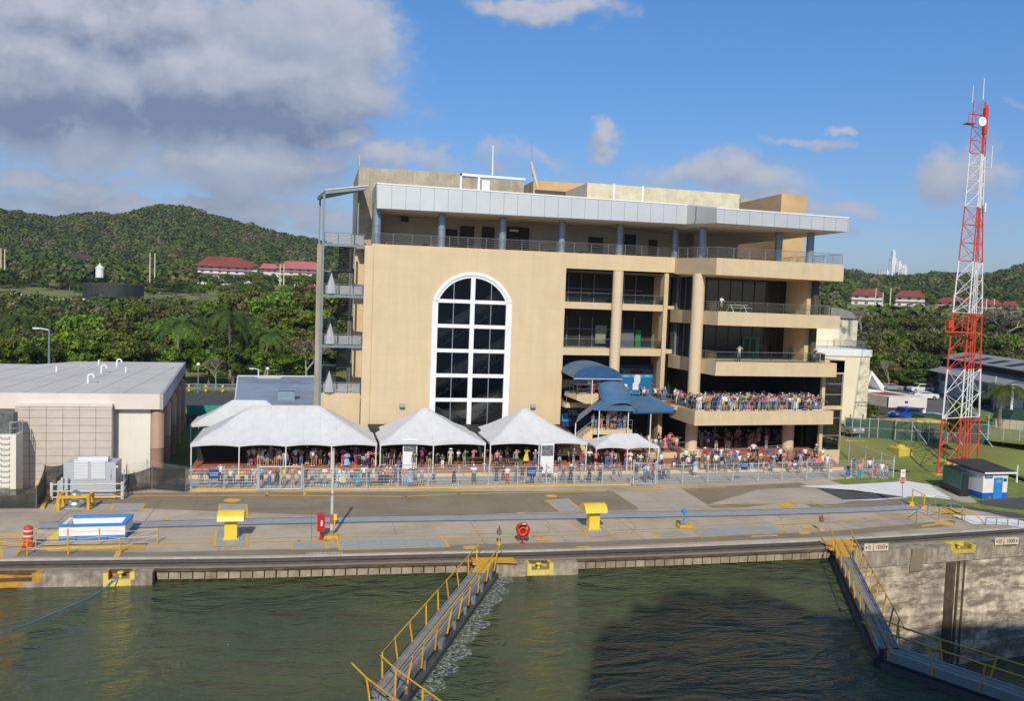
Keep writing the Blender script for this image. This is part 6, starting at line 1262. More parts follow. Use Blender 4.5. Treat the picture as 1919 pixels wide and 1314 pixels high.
# booth
t=thing('entrance_booth',g(1690,780,ZP),'white entrance booth with wide cornice and red brick corner, beside the cream wing','booth'); Y=104
a=fy(1664.5,764,Y); c=fy(1726,758,Y); zt_=a[2]; z1=fy(1664.5,744,Y)[2]
obj('cornice',B().box(a[0],Y,zt_,c[0]+1,Y+11,z1).prism([(a[0],Y,zt_),(a[0],Y,z1),fy(1628,748,112),fy(1626,753,112)],(0,.3,0)),pk,t)
w0_=fy(1666,775,Y+1.5); w1_=fy(1716,775,Y+1.5); obj('wall',B().box(w0_[0]-.1,Y+1.5,ZP,w1_[0]-2.6,Y+8,zt_).box(w0_[0]-5.5,Y+6,ZP,w0_[0]+.2,Y+8,zt_),wall_h,t); obj('brick_corner',B().box(w1_[0]-2.6,Y+1.5,ZP,w1_[0],Y+8,zt_),mat('red_brick',(.30,.09,.055),.85,.15,3,grid=(.4,0,.2,.02,.2)),t)
obj('window',B().box(w0_[0]+.6,Y+1.42,ZP+1.2,w1_[0]-3.2,Y+1.5,zt_-.2).box(w0_[0]-4.8,Y+5.92,ZP+.3,w0_[0]-3.6,Y+6,zt_-.2).box(w0_[0]-3,Y+5.92,ZP+1.2,w0_[0]-.4,Y+6,zt_-.2),black,t); obj('corner_post',B().box(w1_[0]+.4,Y+.5,ZP,w1_[0]+.9,Y+1,zt_),white,t); obj('roof_tiles',B().box(a[0]+.8,Y+2,z1-.1,c[0]-1.0,Y+9,z1+.03),mat('red_roof',(.33,.045,.03),.8,.2,1.2,grid=(.5,0,0,.05,.3)),t)
obj('number_plate',B().box((a[0]+c[0])/2,Y-.03,(zt_+z1)/2-.15,(a[0]+c[0])/2+.5,Y,(zt_+z1)/2+.2),navy,t)
# cars
paintw=mat('car_white',(.70,.70,.69),.25,.02,1); paintb=mat('car_blue',(.015,.07,.34),.25,.03,1); paintg=mat('car_silver',(.4,.41,.42),.3,.03,1,0,.4); tyre=mat('tyre',(.02,.02,.02),.8); cgl=mat('car_glass',(.015,.018,.02),.08,.1,1)
def car(loc,rz,label,paint,suv=True):
    t=thing('parked_car',(0,0,0),label,'car','cars in the car park'); h=1.72 if suv else 1.42; L_=4.6; W_=1.85
    pr=[(-2.3,.35),(-2.32,.75),(-2.2,.98),(-1.2,1.06),(-.55,h-.06),(-.2,h),(1.5,h-.03) if suv else (.8,h-.02),(2.15,1.1),(2.3,.95),(2.32,.4),(2.1,.28),(-2.1,.28)]
    b=B(); b.prism([(x,-W_/2,z) for x,z in pr],(0,W_,0)); obj('body',b,paint,t)
    b=B()
    for s in (-1,1):
        y=s*(W_/2+.004); win=[(-1.0,1.08),(-.5,h-.16),(1.35 if suv else .7,h-.13),(1.95 if suv else 1.55,1.1)]; q=[(x,y,z) for x,z in win]; b.add(q,[(0,1,2,3) if s>0 else (3,2,1,0)])
    def cap(x0,z0,x1,z1): b.add([(x0,-W_/2+.12,z0),(x0,W_/2-.12,z0),(x1,W_/2-.16,z1),(x1,-W_/2+.16,z1)],[(0,1,2,3)])
    cap(-1.23,1.09,-.62,h-.12); cap(2.2,1.14,1.62 if suv else 1.0,h-.12); obj('windows',b,cgl,t)
    for x in (-1.45,1.4):
        for s in (-1,1):
            w=obj('wheel',B().lathe((x,s*(W_/2-.1)-.12,.34),[(.2,-.0),(.34,.02),(.34,.22),(.2,.24)],18,'Y'),tyre,t); obj('rim',B().lathe((x,s*(W_/2-.1)-.13,.34),[(.05,0),(.21,.0),(.21,.26),(.05,.26)],12,'Y'),steel,w)
    for s in(-1,1): obj('headlight',B().box(-2.335,s*.72-.16,.68,-2.25,s*.72+.16,.86),white,t); obj('tail_light',B().box(2.27,s*.78-.1,.8,2.335,s*.78+.1,1.02),red,t)
    t.location=loc; t.rotation_euler=(0,0,rz); return t
car(g(1724,735,ZP+.06),R_(-8),'white suv parked near the grey warehouse, furthest of the white cars',paintw); car(g(1731,748,ZP+.06),R_(170),'white saloon car just in front of the white suv',paintw,False)
car(g(1696,785,ZP+.06),R_(8),'blue hatchback parked beside the entrance booth',paintb); car(g(1756,794,ZP+.06),R_(160),'white car roof showing behind the green container and fence',paintw,False)
car(g(1667,732,ZP+.06),R_(175),'grey car at the far end of the car park by the red kiosk',paintg,False); car(g(1845,762,ZP+.06),R_(-20),'dark car in the shade below the warehouse',mat('car_dark',(.03,.03,.035),.3),False)
car(g(1582,812,ZP-.3),R_(100),'silver car glimpsed behind the beige pier and green fence',paintg,False)
p=g(1748,806,ZP); t=thing('green_container',p,'dark green container behind the windscreen fence','container'); obj('container_body',B().bev(p[0]-1.4,p[1],ZP,p[0]+1.9,p[1]+2.4,ZP+1.9,.05),mat('container_green',(.03,.07,.035),.6,.1,1),t)
p=g(1715,812,ZP); t=thing('yellow_container',p,'long yellow container behind the windscreen fence','container'); obj('container_body',B().bev(p[0]-2.8,p[1],ZP,p[0]+4.2,p[1]+2.4,ZP+1.5,.05),yold,t); obj('lid',B().box(p[0]-2.7,p[1]+.1,ZP+1.5,p[0]+4.1,p[1]+2.3,ZP+1.58),yold,t)
p=g(1725,793,ZP); t=thing('blue_skip',p,'flat dark blue skip beside the red paving','skip'); obj('skip_body',B().bev(p[0]-2.5,p[1],ZP,p[0]+2.8,p[1]+1.8,ZP+.9,.04),dblue,t)
# warehouse
WA=Vector((120.1,140.9,ZP)); u=Vector((-.365,-.931,0)); Lw=48.; nrm=Vector((.931,-.365,0))
t=thing('grey_warehouse',tuple(WA),'long grey warehouse with stepped corrugated roof and dark clerestory, right background','building')
def wp(s,o,z): q=WA+u*s+nrm*o; return (q.x,q.y,z)
def wbx(b,s0,s1,o0,o1,z0,z1,z0b=None,z1b=None):
    b.add([wp(s0,o0,z0),wp(s1,o0,z0),wp(s1,o1,z0),wp(s0,o1,z0),wp(s0,o0,z1),wp(s1,o0,z1),wp(s1,o1,z1b or z1),wp(s0,o1,z1b or z1)],[(3,2,1,0),(4,5,6,7),(0,1,5,4),(1,2,6,5),(2,3,7,6),(3,0,4,7)])
ww=mat('warehouse_wall',(.80,.74,.74),.85,.08,.4,streak=.25); wr=mat('corrugated_roof',(.30,.295,.27),.9,.1,.6,dirt=.3,dcol=(.2,.19,.17),spec=.1); WZ=ZP+6.2
b=B(); wbx(b,0,Lw,0,12,ZP,6.9); obj('wall',b,ww,t)
def wroof(nm,s0,o0,z0,o1,z1,th=.16): b=B(); b.add([wp(s0,o0,z0-th),wp(Lw,o0,z0-th),wp(Lw,o1,z1-th),wp(s0,o1,z1-th),wp(s0,o0,z0),wp(Lw,o0,z0),wp(Lw,o1,z1),wp(s0,o1,z1)],[(3,2,1,0),(4,5,6,7),(0,1,5,4),(1,2,6,5),(2,3,7,6),(3,0,4,7)]); obj(nm,b,wr,t)
wroof('lower_roof',-3,-2.2,6.95,3.1,8.1); wroof('upper_roof',-2.5,1.3,9.35,7,10.5); wroof('rear_roof',-2.5,13,9.3,7.05,10.5)
b=B(); wbx(b,.5,Lw,3,11,7.9,9.35); obj('clerestory',b,mat('clerestory_dark',(.05,.05,.05)),t)
b=B()
for s in (4,12,19,26,33): b.add([wp(s,2.2,9.57),wp(s+3.0,2.2,9.57),wp(s+3.0,5.2,10.17),wp(s,5.2,10.17)],[(0,1,2,3)])
obj('skylight_strip',b,black,t); b=B(); q=wp(25,7,10.3); b.lathe(q,[(.5,0),(.5,.7),(.65,.8),(.2,1.1)],12); obj('roof_ventilator',b,white,t)
for s,z0,z1 in ((5,2.6,3.7),(2,1.5,2.1),(24,2.5,3.8),(30,2.5,3.8),(38,2.5,3.8),(8,1.4,2.1)): b=B(); wbx(b,s,s+1.9,-.06,.0,ZP+z0,ZP+z1); obj('window',b,mat('shutter_grey',(.14,.14,.145)),t)
for s in (15,19.5,27,33,39): b=B(); wbx(b,s,s+2.6,-.06,0,ZP+.1,ZP+2.5); obj('shutter',b,mat('shutter_grey2',(.22,.22,.225)),t)
b=B(); b.add([wp(9.5,0,ZP+2.3),wp(12.5,0,ZP+2.3),wp(12.5,-1.6,ZP+1.8),wp(9.5,-1.6,ZP+1.8)],[(0,1,2,3)]); obj('blue_awning',b,blue,t)
# low walls, kiosk, poles
p=g(1670,735,ZP); t=thing('pink_wall',g(1690,722,ZP),'low pink wall with red kiosk at the far end of the car park','wall'); a=g(1650,729,ZP); c=g(1762,722,ZP+.5); obj('wall',B().prism([a,c,(c[0],c[1],ZP+2.6),(a[0],a[1],ZP+2.6)],(0,.4,0)),mat('pink_wall',(.42,.2,.17),.9,.2,.5),t); obj('kiosk',B().box(*g(1672,731,ZP),g(1678,731,ZP)[0],g(1678,731,ZP)[1]+1.5,ZP+4.4),mat('kiosk_red',(.4,.05,.04)),t)
def lpole(px,pb,pt,Yz,label,r=.12,m=weath2,arm=0,head=None,name='light_pole',cat='pole',z=ZP,group='utility poles and lamp posts'):
    p=g(px,pb,z); q=fy(px,pt,p[1]); t=thing(name,p,label,cat,group); obj('pole',B().tube(p,(p[0],p[1],q[2]),r,8,r*.7),m,t)
    if arm: obj('lamp_arm',B().tube((p[0],p[1],q[2]-.1),(p[0]-arm,p[1],q[2]+.1),.07,6).rbox((p[0]-arm-.3,p[1],q[2]+.08),.8,.35,.18),white,t)
    if head: obj('lamp_head',B().sphere((p[0],p[1],q[2]+.15),.32,10,6),white,t)
    return t
lpole(1691,728,678,0,'grey utility pole near the white suv'); lpole(1862,770,705,0,'wooden pole with floodlights in front of the warehouse, left of the coconut palm'); lpole(1893,795,721,0,'thick white pole standing right of the coconut palm',.22,white); lpole(1852,800,773,0,'short white post at the corner of the green fence',.12,white)
lpole(1905,905,872,0,'slim white post on the lawn behind the hut',.09,white,z=0.); lpole(1678,700,683,0,'short grey pole at the edge of the trees',.2)
t=thing('concrete_barrier',g(1890,806,ZP),'row of white concrete barriers at the right edge behind the wire fence','barrier'); a=g(1865,803,ZP); c=g(1960,812,ZP); n=7
for i in range(n):
    s0=np.array(a)*(1-i/n)+np.array(c)*(i/n); s1=np.array(a)*(1-(i+.95)/n)+np.array(c)*((i+.95)/n); obj('barrier_unit',B().prism([tuple(s0),tuple(s1),(s1[0],s1[1],ZP+1.3),(s0[0],s0[1],ZP+1.3)],(0,.5,0)),concl,t)
t=thing('green_canopy',g(1912,802,ZP),'dark green tarpaulin canopy at the right edge behind the white barriers','canopy'); p=g(1912,800,ZP); obj('tarpaulin',B().prism([(p[0]-1.0,p[1]+1,ZP+.6),(p[0]+5,p[1]+1,ZP+.6),(p[0]+4,p[1]+1,ZP+2.1),(p[0]-.3,p[1]+1,ZP+2.1)],(0,3,0)),mat('tarp_green',(.02,.05,.03)),t)
t=thing('rail_corner',g(1915,897,0),'dark ramp kerb at the right edge of the lawn','kerb'); obj('kerb_slab',B().prism([g(1895,892,.03),g(1960,912,.03),g(1960,918,.03),g(1890,893,.03)],(0,0,.25)),black,t)
# left side posts
lpole(92,640,616,0,'pole with small lamp rising above the service building roof',.16,greysteel,arm=1.0,z=.0) if False else None
t=lpole(92,682,617,0,'dark lamp post rising behind the service building',.16,greysteel,arm=1.2,z=7.0)
lpole(371,738,685,0,'slim lamp post with white head by the road, left of the long tent',.12,greysteel,head=1,z=0.); lpole(484,720,692,0,'white twin-armed lamp above the blue roof',.14,white,arm=.8,z=1.5); lpole(501,720,693,0,'small ochre lamp post above the blue roof',.12,yold,head=1,z=1.5)
# ============================================================ FAR HOUSES, TANK, CITY
hw_=mat('house_white',(.70,.68,.63),.85,.06,.2); hr_=mat('house_red_roof',(.25,.05,.035),.8,.2,.15); hd_=mat('house_shadow_window',(.08,.075,.07))
def house(px0,px1,pyt,pyb,r,label,floors=2,hip=True,rz=0,roofc=None,fr=.34):
    d0=ray((px0+px1)/2,pyb); hl=math.hypot(d0[0],d0[1]); cx,cy=d0[0]/hl*r,d0[1]/hl*r; zb=HC+d0[2]/hl*r; wd=(px1-px0)/FPX*r*.98; ht=(pyb-pyt)/FPX*r; dp=min(wd*.45,16)
    t=thing('hillside_house',(cx,cy,zb),label,'house','red roofed houses on the hillside'); ang=-math.atan2(cx,cy)+rz
    wh=ht*(1-fr); body=B().box(-wd/2*.92,-dp/2,-4,wd/2*.92,dp/2,wh)
    o=D.objects; 
    def loc(b): 
        c_,s_=math.cos(ang),math.sin(ang); b.v=[(cx+x*c_-y*s_,cy+x*s_+y*c_,zb+z) for x,y,z in b.v]; return b
    obj('wall',loc(body),hw_,t)
    e=wd*.04; b=B(); hi=wd*.22 if hip else .01; x0,x1,y0,y1=-wd/2-e*.2,wd/2+e*.2,-dp/2-2,dp/2+2
    b.add([(x0,y0,wh-.3),(x1,y0,wh-.3),(x1,y1,wh-.3),(x0,y1,wh-.3),(x0+hi,0,ht),(x1-hi,0,ht)],[(3,2,1,0),(0,1,5,4),(1,2,5),(2,3,4,5),(3,0,4)]); obj('roof',loc(b),roofc or hr_,t)
    b=B(); sk=B(); fh=wh/floors
    for f in range(floors):
        n=max(3,int(wd/5))
        for i in range(n): x=-wd*.44+wd*.88*(i+.25)/n; b.box(x,-dp/2-.15,f*fh+fh*.42,x+wd*.88/n*.34,-dp/2+.0,f*fh+fh*.72)
        if 0<f: sk.box(-wd/2*.95,-dp/2-.9,f*fh-.1,wd/2*.95,-dp/2,f*fh+.25) if f else None
    obj('window',loc(b),hd_,t)
    if floors>1: obj('skirt_roof',loc(sk),roofc or hr_,t)
    return t
house(1597,1652,544,574,570,'left one of the white houses with bright red hipped roofs, nearest the cream wing'); house(1679,1729,548,577,570,'second white house with red hipped roof, between the first house and the radio tower')
house(1757,1822,561,582,560,'long low white house with dull red roof partly behind the radio tower'); house(1836,1872,565,587,560,'white house with dull red roof just right of the radio tower'); house(1879,1905,568,586,560,'small white house with red roof half hidden by trees near the right edge',2)
house(1512,1545,540,575,600,'white house mostly hidden behind the balconies on the far right hill'); house(1550,1590,548,568,650,'white low house among trees beyond the right end of the balconies',2,False,roofc=mat('pale_roof',(.5,.48,.45)))
pinkr=mat('pink_red_roof',(.42,.13,.12),.8,.15,.1)
house(372,470,484,522,520,'large white building with dark red hipped roof below the wooded hill',3,fr=.45); house(430,482,490,508,540,'dull red roof wing to the right of the large hillside building',2,fr=.5,roofc=mat('brown_red_roof',(.20,.06,.04)))
house(487,522,495,512,560,'small pink roofed house left of the large pink roofed one',2,roofc=pinkr,fr=.5); house(520,606,491,524,520,'large pale house with pink red roof half hidden by the stair tower',3,roofc=pinkr,fr=.42); house(125,172,478,492,640,'low brown roofed building half hidden in the hill trees at the left',2,roofc=mat('dark_roof',(.07,.04,.035)),fr=.5)
house(577,600,535,545,330,'small white shed showing between the pier and the stair',1,False,fr=.3)
d0=ray(187,508); r=430; hl=math.hypot(d0[0],d0[1]); t=thing('white_gazebo',(d0[0]/hl*r,d0[1]/hl*r,HC+d0[2]/hl*r),'tiny white domed tower among trees on the left hillside','tower'); c=t.location; obj('tower_body',B().lathe((c.x,c.y,c.z),[(1.8,-3),(1.8,1.2),(2.1,1.3),(1.0,2.4),(.3,3.1),(.05,4)],12),white,t)
# black tank
d0=ray(213,558); r=345; hl=math.hypot(d0[0],d0[1]); cx,cy=d0[0]/hl*r,d0[1]/hl*r; zb=HC+d0[2]/hl*r; R0=47/FPX*r; t=thing('storage_tank',(cx,cy,zb),'wide black storage tank in front of the wooded hill','tank'); obj('tank_shell',B().lathe((cx,cy,zb-1),[(R0,0),(R0,6.0),(R0*.98,6.2),(.5,6.6)],40),mat('black_tank',(.022,.023,.025),.6,.3,.4,streak=.5,dcol=(.06,.06,.06)),t,False); obj('tank_rim',B().lathe((cx,cy,zb+4.9),[(R0+.15,0),(R0+.15,.25)],40),rust,t)
t=thing('pipe_rack',(-105,330,14),'rusty pipework and small tanks at the left edge in front of the hill','pipework'); b=B(); 
q=[fy(5,552,300),fy(38,552,300),fy(48,560,300),fy(90,562,300),fy(160,562,300)]; b.path(q,.5,6); b.path([(p[0],p[1]+2,p[2]-1.5) for p in q],.4,6); obj('pipe',b,weath2,t); b=B()
for px in (14,24,32): p=fy(px,563,298); b.lathe((p[0],298,p[2]-3),[(1.1,0),(1.1,4.2),(.2,4.8)],10)
obj('small_tank',b,mat('rusty_tank',(.3,.12,.09)),t)
gb=B(); 
def farpatch(name,pts,r,m,dz=.3):
    P=[]
    for px,py in pts:
        d=ray(px,py); hl=math.hypot(d[0],d[1]); x,y=d[0]/hl*r,d[1]/hl*r
        P.append((x,y))
    return P
# twin power poles
for k,(px,pt,pb_,r,lab) in enumerate(((281,474,518,430,'left one of the twin pale power poles below the hill'),(290,475,522,430,'right one of the twin pale power poles below the hill'),(2,465,492,430,'pale power pole at the very left edge'),(9,466,494,430,'second pale power pole near the left edge'),(525,494,522,400,'thin pole left of the stair tower, left of a pair'),(532,495,522,400,'thin pole left of the stair tower, right of a pair'),
   (1667,540,583,430,'thick leaning pole in front of the red roofed houses'),(1653,548,580,430,'thinner pole between the first two red roofed houses'),(1786,552,578,430,'pole in front of the long low house'),(1640,540,570,450,'thin pole in front of the leftmost red roofed house'),(1847,560,588,430,'pole just right of the radio tower mid height'),(1861,560,596,430,'pole right of the radio tower near the last houses'))):
    d=ray(px,pb_); hl=math.hypot(d[0],d[1]); x,y=d[0]/hl*r,d[1]/hl*r; z0=HC+d[2]/hl*r; d2=ray(px,pt); z1=HC+d2[2]/hl*r; t=thing('power_pole',(x,y,z0),lab,'pole','utility poles and lamp posts'); obj('pole',B().tube((x,y,z0-3),(x,y,z1),.32,6,.25),weath2,t)
# distant city
ctw=mat('tower_block_pale',(.85,.84,.82),.6,.12,.02,grid=(0,0,12,2.,.25)); ctg=mat('tower_block_grey',(.60,.62,.66),.6,.12,.02,grid=(0,0,9,3.,.3)); cty=mat('tower_block_cream',(.62,.55,.48),.7,.1,.02)
for k,(a_,c_,tp,m,lab) in enumerate(((1670,1679,465,ctw,'tallest slender skyscraper with pointed top on the horizon'),(1667,1671,484,ctw,'narrow slab tower touching the tallest skyscraper, left side'),(1678,1684,490,ctg,'grey tower right of the tallest skyscraper'),(1682,1689,488,ctw,'broad pale tower in the middle of the skyline cluster'),(1685,1692,499,ctg,'lower grey block in the skyline cluster'),(1690,1695,498,ctw,'pale twin slab left of the last skyline tower'),(1693,1699,496,ctw,'last pale tower at the right of the skyline cluster'),(1645,1650,506,cty,'small cream block, leftmost on the skyline'),(1650,1655,504,cty,'small cream block, second on the skyline'),(1655,1660,508,cty,'small cream block, third on the skyline'),(1660,1665,504,ctw,'small pale block beside the cream ones on the skyline'))):
    r=3800.; d=ray((a_+c_)/2,tp); hl=math.hypot(d[0],d[1]); x,y=d[0]/hl*r,d[1]/hl*r; z1=HC+d[2]/hl*r; w=(c_-a_)/FPX*r*.95; t=thing('skyscraper',(x,y,20),lab,'skyscraper','skyscrapers on the horizon'); b=B()
    if k==0: b.rbox((x,y,(20+z1*.86)/2),w,w,z1*.86-20); b.rbox((x+w*.05,y,z1*.91),w*.6,w*.6,z1*.1); b.lathe((x+w*.05,y,z1*.95),[(w*.22,0),(w*.03,z1*.05)],6)
    else: b.rbox((x,y,(20+z1*.95)/2),w,w,z1*.95-20); b.rbox((x,y,z1*.97),w*.5,w*.5,z1*.06)
    obj('tower_shaft',b,m,t)
# ============================================================ TREES AND FOREST
def leafm(name,c1,c2,rnd=.3,trans=.25):
    m=D.materials.new(name); m.use_nodes=True; t=m.node_tree; n=t.nodes; l=t.links; b=n['Principled BSDF']; b.inputs['Roughness'].default_value=.55; b.inputs['Specular IOR Level'].default_value=.25
    ge=n.new('ShaderNodeNewGeometry'); oi=n.new('ShaderNodeObjectInfo'); nz=n.new('ShaderNodeTexNoise'); nz.inputs['Scale'].default_value=.55; nz.inputs['Detail'].default_value=3; tc_=n.new('ShaderNodeTexCoord'); l.new(tc_.outputs['Object'],nz.inputs['Vector'])
    mx_=n.new('ShaderNodeMixRGB'); mr=n.new('ShaderNodeMapRange'); l.new(nz.outputs[0],mr.inputs[0]); mr.inputs[1].default_value=.36; mr.inputs[2].default_value=.64; l.new(mr.outputs[0],mx_.inputs[0]); mx_.inputs[1].default_value=(*c1,1); mx_.inputs[2].default_value=(*c2,1)
    hs_=n.new('ShaderNodeHueSaturation'); l.new(mx_.outputs[0],hs_.inputs['Color'])
    r1=n.new('ShaderNodeMapRange'); l.new(ge.outputs['Random Per Island'],r1.inputs[0]); r1.inputs[3].default_value=.6; r1.inputs[4].default_value=1.4
    r2=n.new('ShaderNodeMapRange'); l.new(oi.outputs['Random'],r2.inputs[0]); r2.inputs[3].default_value=1-rnd; r2.inputs[4].default_value=1+rnd
    mm=n.new('ShaderNodeMath'); mm.operation='MULTIPLY'; l.new(r1.outputs[0],mm.inputs[0]); l.new(r2.outputs[0],mm.inputs[1]); l.new(mm.outputs[0],hs_.inputs['Value'])
    r3=n.new('ShaderNodeMapRange'); l.new(oi.outputs['Random'],r3.inputs[0]); r3.inputs[3].default_value=.475; r3.inputs[4].default_value=.515; l.new(r3.outputs[0],hs_.inputs['Hue'])
    l.new(hs_.outputs[0],b.inputs['Base Color']); tr=n.new('ShaderNodeBsdfTranslucent'); l.new(hs_.outputs[0],tr.inputs[0]); x=n.new('ShaderNodeMixShader'); x.inputs[0].default_value=trans; l.new(b.outputs[0],x.inputs[1]); l.new(tr.outputs[0],x.inputs[2]); l.new(x.outputs[0],n['Material Output'].inputs[0]); return m
lf_b=leafm('leaves_bright',(.085,.15,.012),(.20,.27,.025)); lf_d=leafm('leaves_dark',(.05,.095,.012),(.115,.165,.022)); lf_o=leafm('leaves_olive',(.10,.115,.022),(.18,.175,.045)); lf_p=leafm('palm_fronds',(.05,.095,.018),(.11,.17,.03)); lf_dry=leafm('dry_foliage',(.15,.12,.06),(.22,.18,.10))
lf_f=leafm('forest_leaves',(.045,.066,.016),(.085,.105,.028)); 
bark=mat('bark',(.20,.16,.115),.9,.3,3,.3,streak=.3)
def leaf_cloud(rng,centers,radii,n,size,squash=.8,outer=.62):
    # n little leaf faces spread through the volume of lobes, mostly near their skins
    w=np.array([r**2 for r in radii]); w=w/w.sum(); k=rng.choice(len(radii),n,p=w); C_=np.array(centers)[k]; Rr=np.array(radii)[k]
    d=rng.normal(size=(n,3)); d/=np.linalg.norm(d,axis=1)[:,None]; d[:,2]=np.where(d[:,2]<-.35,-d[:,2],d[:,2]); rad=Rr*(outer+(1-outer)*rng.random(n))*(1+.12*rng.normal(size=n))
    P=C_+d*rad[:,None]*np.array([1,1,squash])
    nrm=d+rng.normal(size=(n,3))*.55; nrm/=np.linalg.norm(nrm,axis=1)[:,None]; a=np.cross(nrm,rng.normal(size=(n,3))); a/=np.linalg.norm(a,axis=1)[:,None]; b=np.cross(nrm,a)
    s=size*(.6+.8*rng.random(n))[:,None]; V=np.stack([P-a*s*.5-b*s*.28,P+a*s*.5-b*s*.28,P+a*s*.42+b*s*.34,P-a*s*.42+b*s*.34],1).reshape(-1,3); return V
def qmesh(name,V,mats):
    n=len(V)//4; me=D.meshes.new(name); me.vertices.add(len(V)); me.vertices.foreach_set('co',V.astype(np.float32).ravel()); me.loops.add(4*n); me.loops.foreach_set('vertex_index',np.arange(4*n,dtype=np.int32)); me.polygons.add(n); me.polygons.foreach_set('loop_start',np.arange(0,4*n,4,dtype=np.int32)); me.polygons.foreach_set('loop_total',np.full(n,4,dtype=np.int32)); me.update(calc_edges=True)
    for m in mats: me.materials.append(m)
    return me
def limbs(b,base,H,spread,rng,n=7,r=.35,top=None):
    p=Vector(base); c=p+Vector((rng.uniform(-.3,.3),rng.uniform(-.3,.3),H*.38)); b.tube(p,c,r,8,r*.75); ends=[]
    for i in range(n):
        a=2*math.pi*i/n+rng.uniform(-.4,.4); e=c+Vector((math.cos(a)*spread*rng.uniform(.4,.8),math.sin(a)*spread*rng.uniform(.4,.8),H*rng.uniform(.25,.5))); m=c.lerp(e,.5)+Vector((0,0,rng.uniform(-.2,.4))); b.tube(c,m,r*.5,6,r*.32); b.tube(m,e,r*.32,5,r*.1); ends.append(e)
        for j in range(2): f=m.lerp(e,.5)+Vector((rng.uniform(-1,1),rng.uniform(-1,1),rng.uniform(.3,1.2)))*spread*.3; b.tube(m,f,r*.2,4,r*.05)
    return ends
def tree_tpl(seed,H,Rw,mleaf,n=2600,size=.55,lobes=11,name='broadleaf_tree',bare=False):
    rng=np.random.default_rng(seed); rn=random.Random(seed); t=thing(name,(0,0,0),'tree','tree')
    b=B(); limbs(b,(0,0,0),H,Rw,rn,7,.34); obj('trunk',b,bark,t,True)
    cs=[];rs=[]
    for i in range(lobes):
        a=rng.random()*6.28; rr=Rw*.80*math.sqrt(rng.random()); h=H*(.34+.56*rng.random())*(1-.22*(rr/Rw)); cs.append((rr*math.cos(a),rr*math.sin(a),h)); rs.append(Rw*rng.uniform(.17,.33))
    cs.append((0,0,H*.60)); rs.append(Rw*.5)
    V=leaf_cloud(rng,cs,rs,n,size); me=qmesh('crown',V,[mleaf]); o=D.objects.new('crown',me); COL.objects.link(o); o.parent=t
    return t
def palm_tpl(seed,H,name='palm_tree',fl=3.4,nf=17,coco=False):
    rn=random.Random(seed); t=thing(name,(0,0,0),'palm','palm'); b=B(); pts=[Vector((.25*math.sin(i*.5),.1*i/8,H*i/8)) for i in range(9)]
    for i in range(8): b.tube(pts[i],pts[i+1],.24-.012*i,8,.24-.012*(i+1))
    obj('trunk',b,mat('palm_bark',(.27,.23,.18),.9,.25,4,grid=(0,0,.3,.05,.3)),t,True); V=[]; top=pts[-1]
    for k in range(nf):
        a=2*math.pi*k/nf+rn.uniform(-.15,.15); up=rn.uniform(-.1,1.35); prev=None; L_=fl*rn.uniform(.85,1.1); n=20
        for i in range(n):
            s=i/n; s2=(i+1)/n; f=lambda s:Vector((math.cos(a)*L_*s*(1-.12*s),math.sin(a)*L_*s*(1-.12*s),L_*(up*s*.8-(.75+.35*up)*s*s)))+top
            p,q=f(s),f(s2); d=(q-p).normalized(); sd=Vector((-math.sin(a),math.cos(a),0)); w=.62*math.sin(math.pi*min(1,s*.85+.12))
            for sg in(-1,1):
                for h_ in (.1,):
                    p_=p.lerp(q,h_); q_=p.lerp(q,h_+.5); e=sd*sg*w+d*.35+Vector((0,0,-.38*w)); V+=[p_,q_,q_+e,p_+e*1.0]
    me=qmesh('fronds',np.array([tuple(v) for v in V]),[lf_p if not coco else mat_coco]); o=D.objects.new('fronds',me); COL.objects.link(o); o.parent=t
    if coco:
        b=B(); 
        for k in range(6): b.sphere(tuple(top+Vector((.25*math.cos(k),.25*math.sin(k),-.35))),.16,8,5)
        obj('coconuts',b,mat('coconut',(.45,.22,.04)),t)
    return t
mat_coco=leafm('coconut_fronds',(.07,.12,.018),(.17,.20,.03))
def bare_tpl(seed,H,Rw,name='bare_tree'):
    rn=random.Random(seed); rng=np.random.default_rng(seed); t=thing(name,(0,0,0),'bare tree','tree'); b=B()
    def br(p,d,L_,r,k):
        q=p+d*L_; b.tube(p,q,r,5,r*.6)
        if k==0: return
        for i in range(3):
            nd_=(d+Vector((rn.uniform(-1,1),rn.uniform(-1,1),rn.uniform(-.2,.6)))*.75).normalized(); br(q,nd_,L_*.68,r*.58,k-1)
    br(Vector((0,0,0)),Vector((0,0,1)),H*.36,.26,5); obj('branches',b,mat('pale_bark',(.30,.26,.20),.9,.2,2),t)
    V=leaf_cloud(rng,[(0,0,H*.75)],[Rw*.8],260,.3); me=qmesh('sparse_leaves',V,[lf_dry]); o=D.objects.new('sparse_leaves',me); COL.objects.link(o); o.parent=t
    return t
T_b=[tree_tpl(s,12,5.6,lf_b,4600,.50,30) for s in (1,2,3)]; T_d=[tree_tpl(s,12,5.4,lf_d,4400,.48,28,'dense_tree') for s in (11,12)]; T_o=[tree_tpl(s,11,6.2,lf_o,4000,.48,30,'spreading_tree') for s in (21,22)]
T_p=[palm_tpl(5,9.5,'royal_palm',4.6,20),palm_tpl(6,8.5,'royal_palm',4.2,18)]; T_c=palm_tpl(9,6.2,'coconut_palm',3.2,18,True); T_x=[bare_tpl(31,9,4),bare_tpl(32,8,3.5)]
used=set(); cnt={}
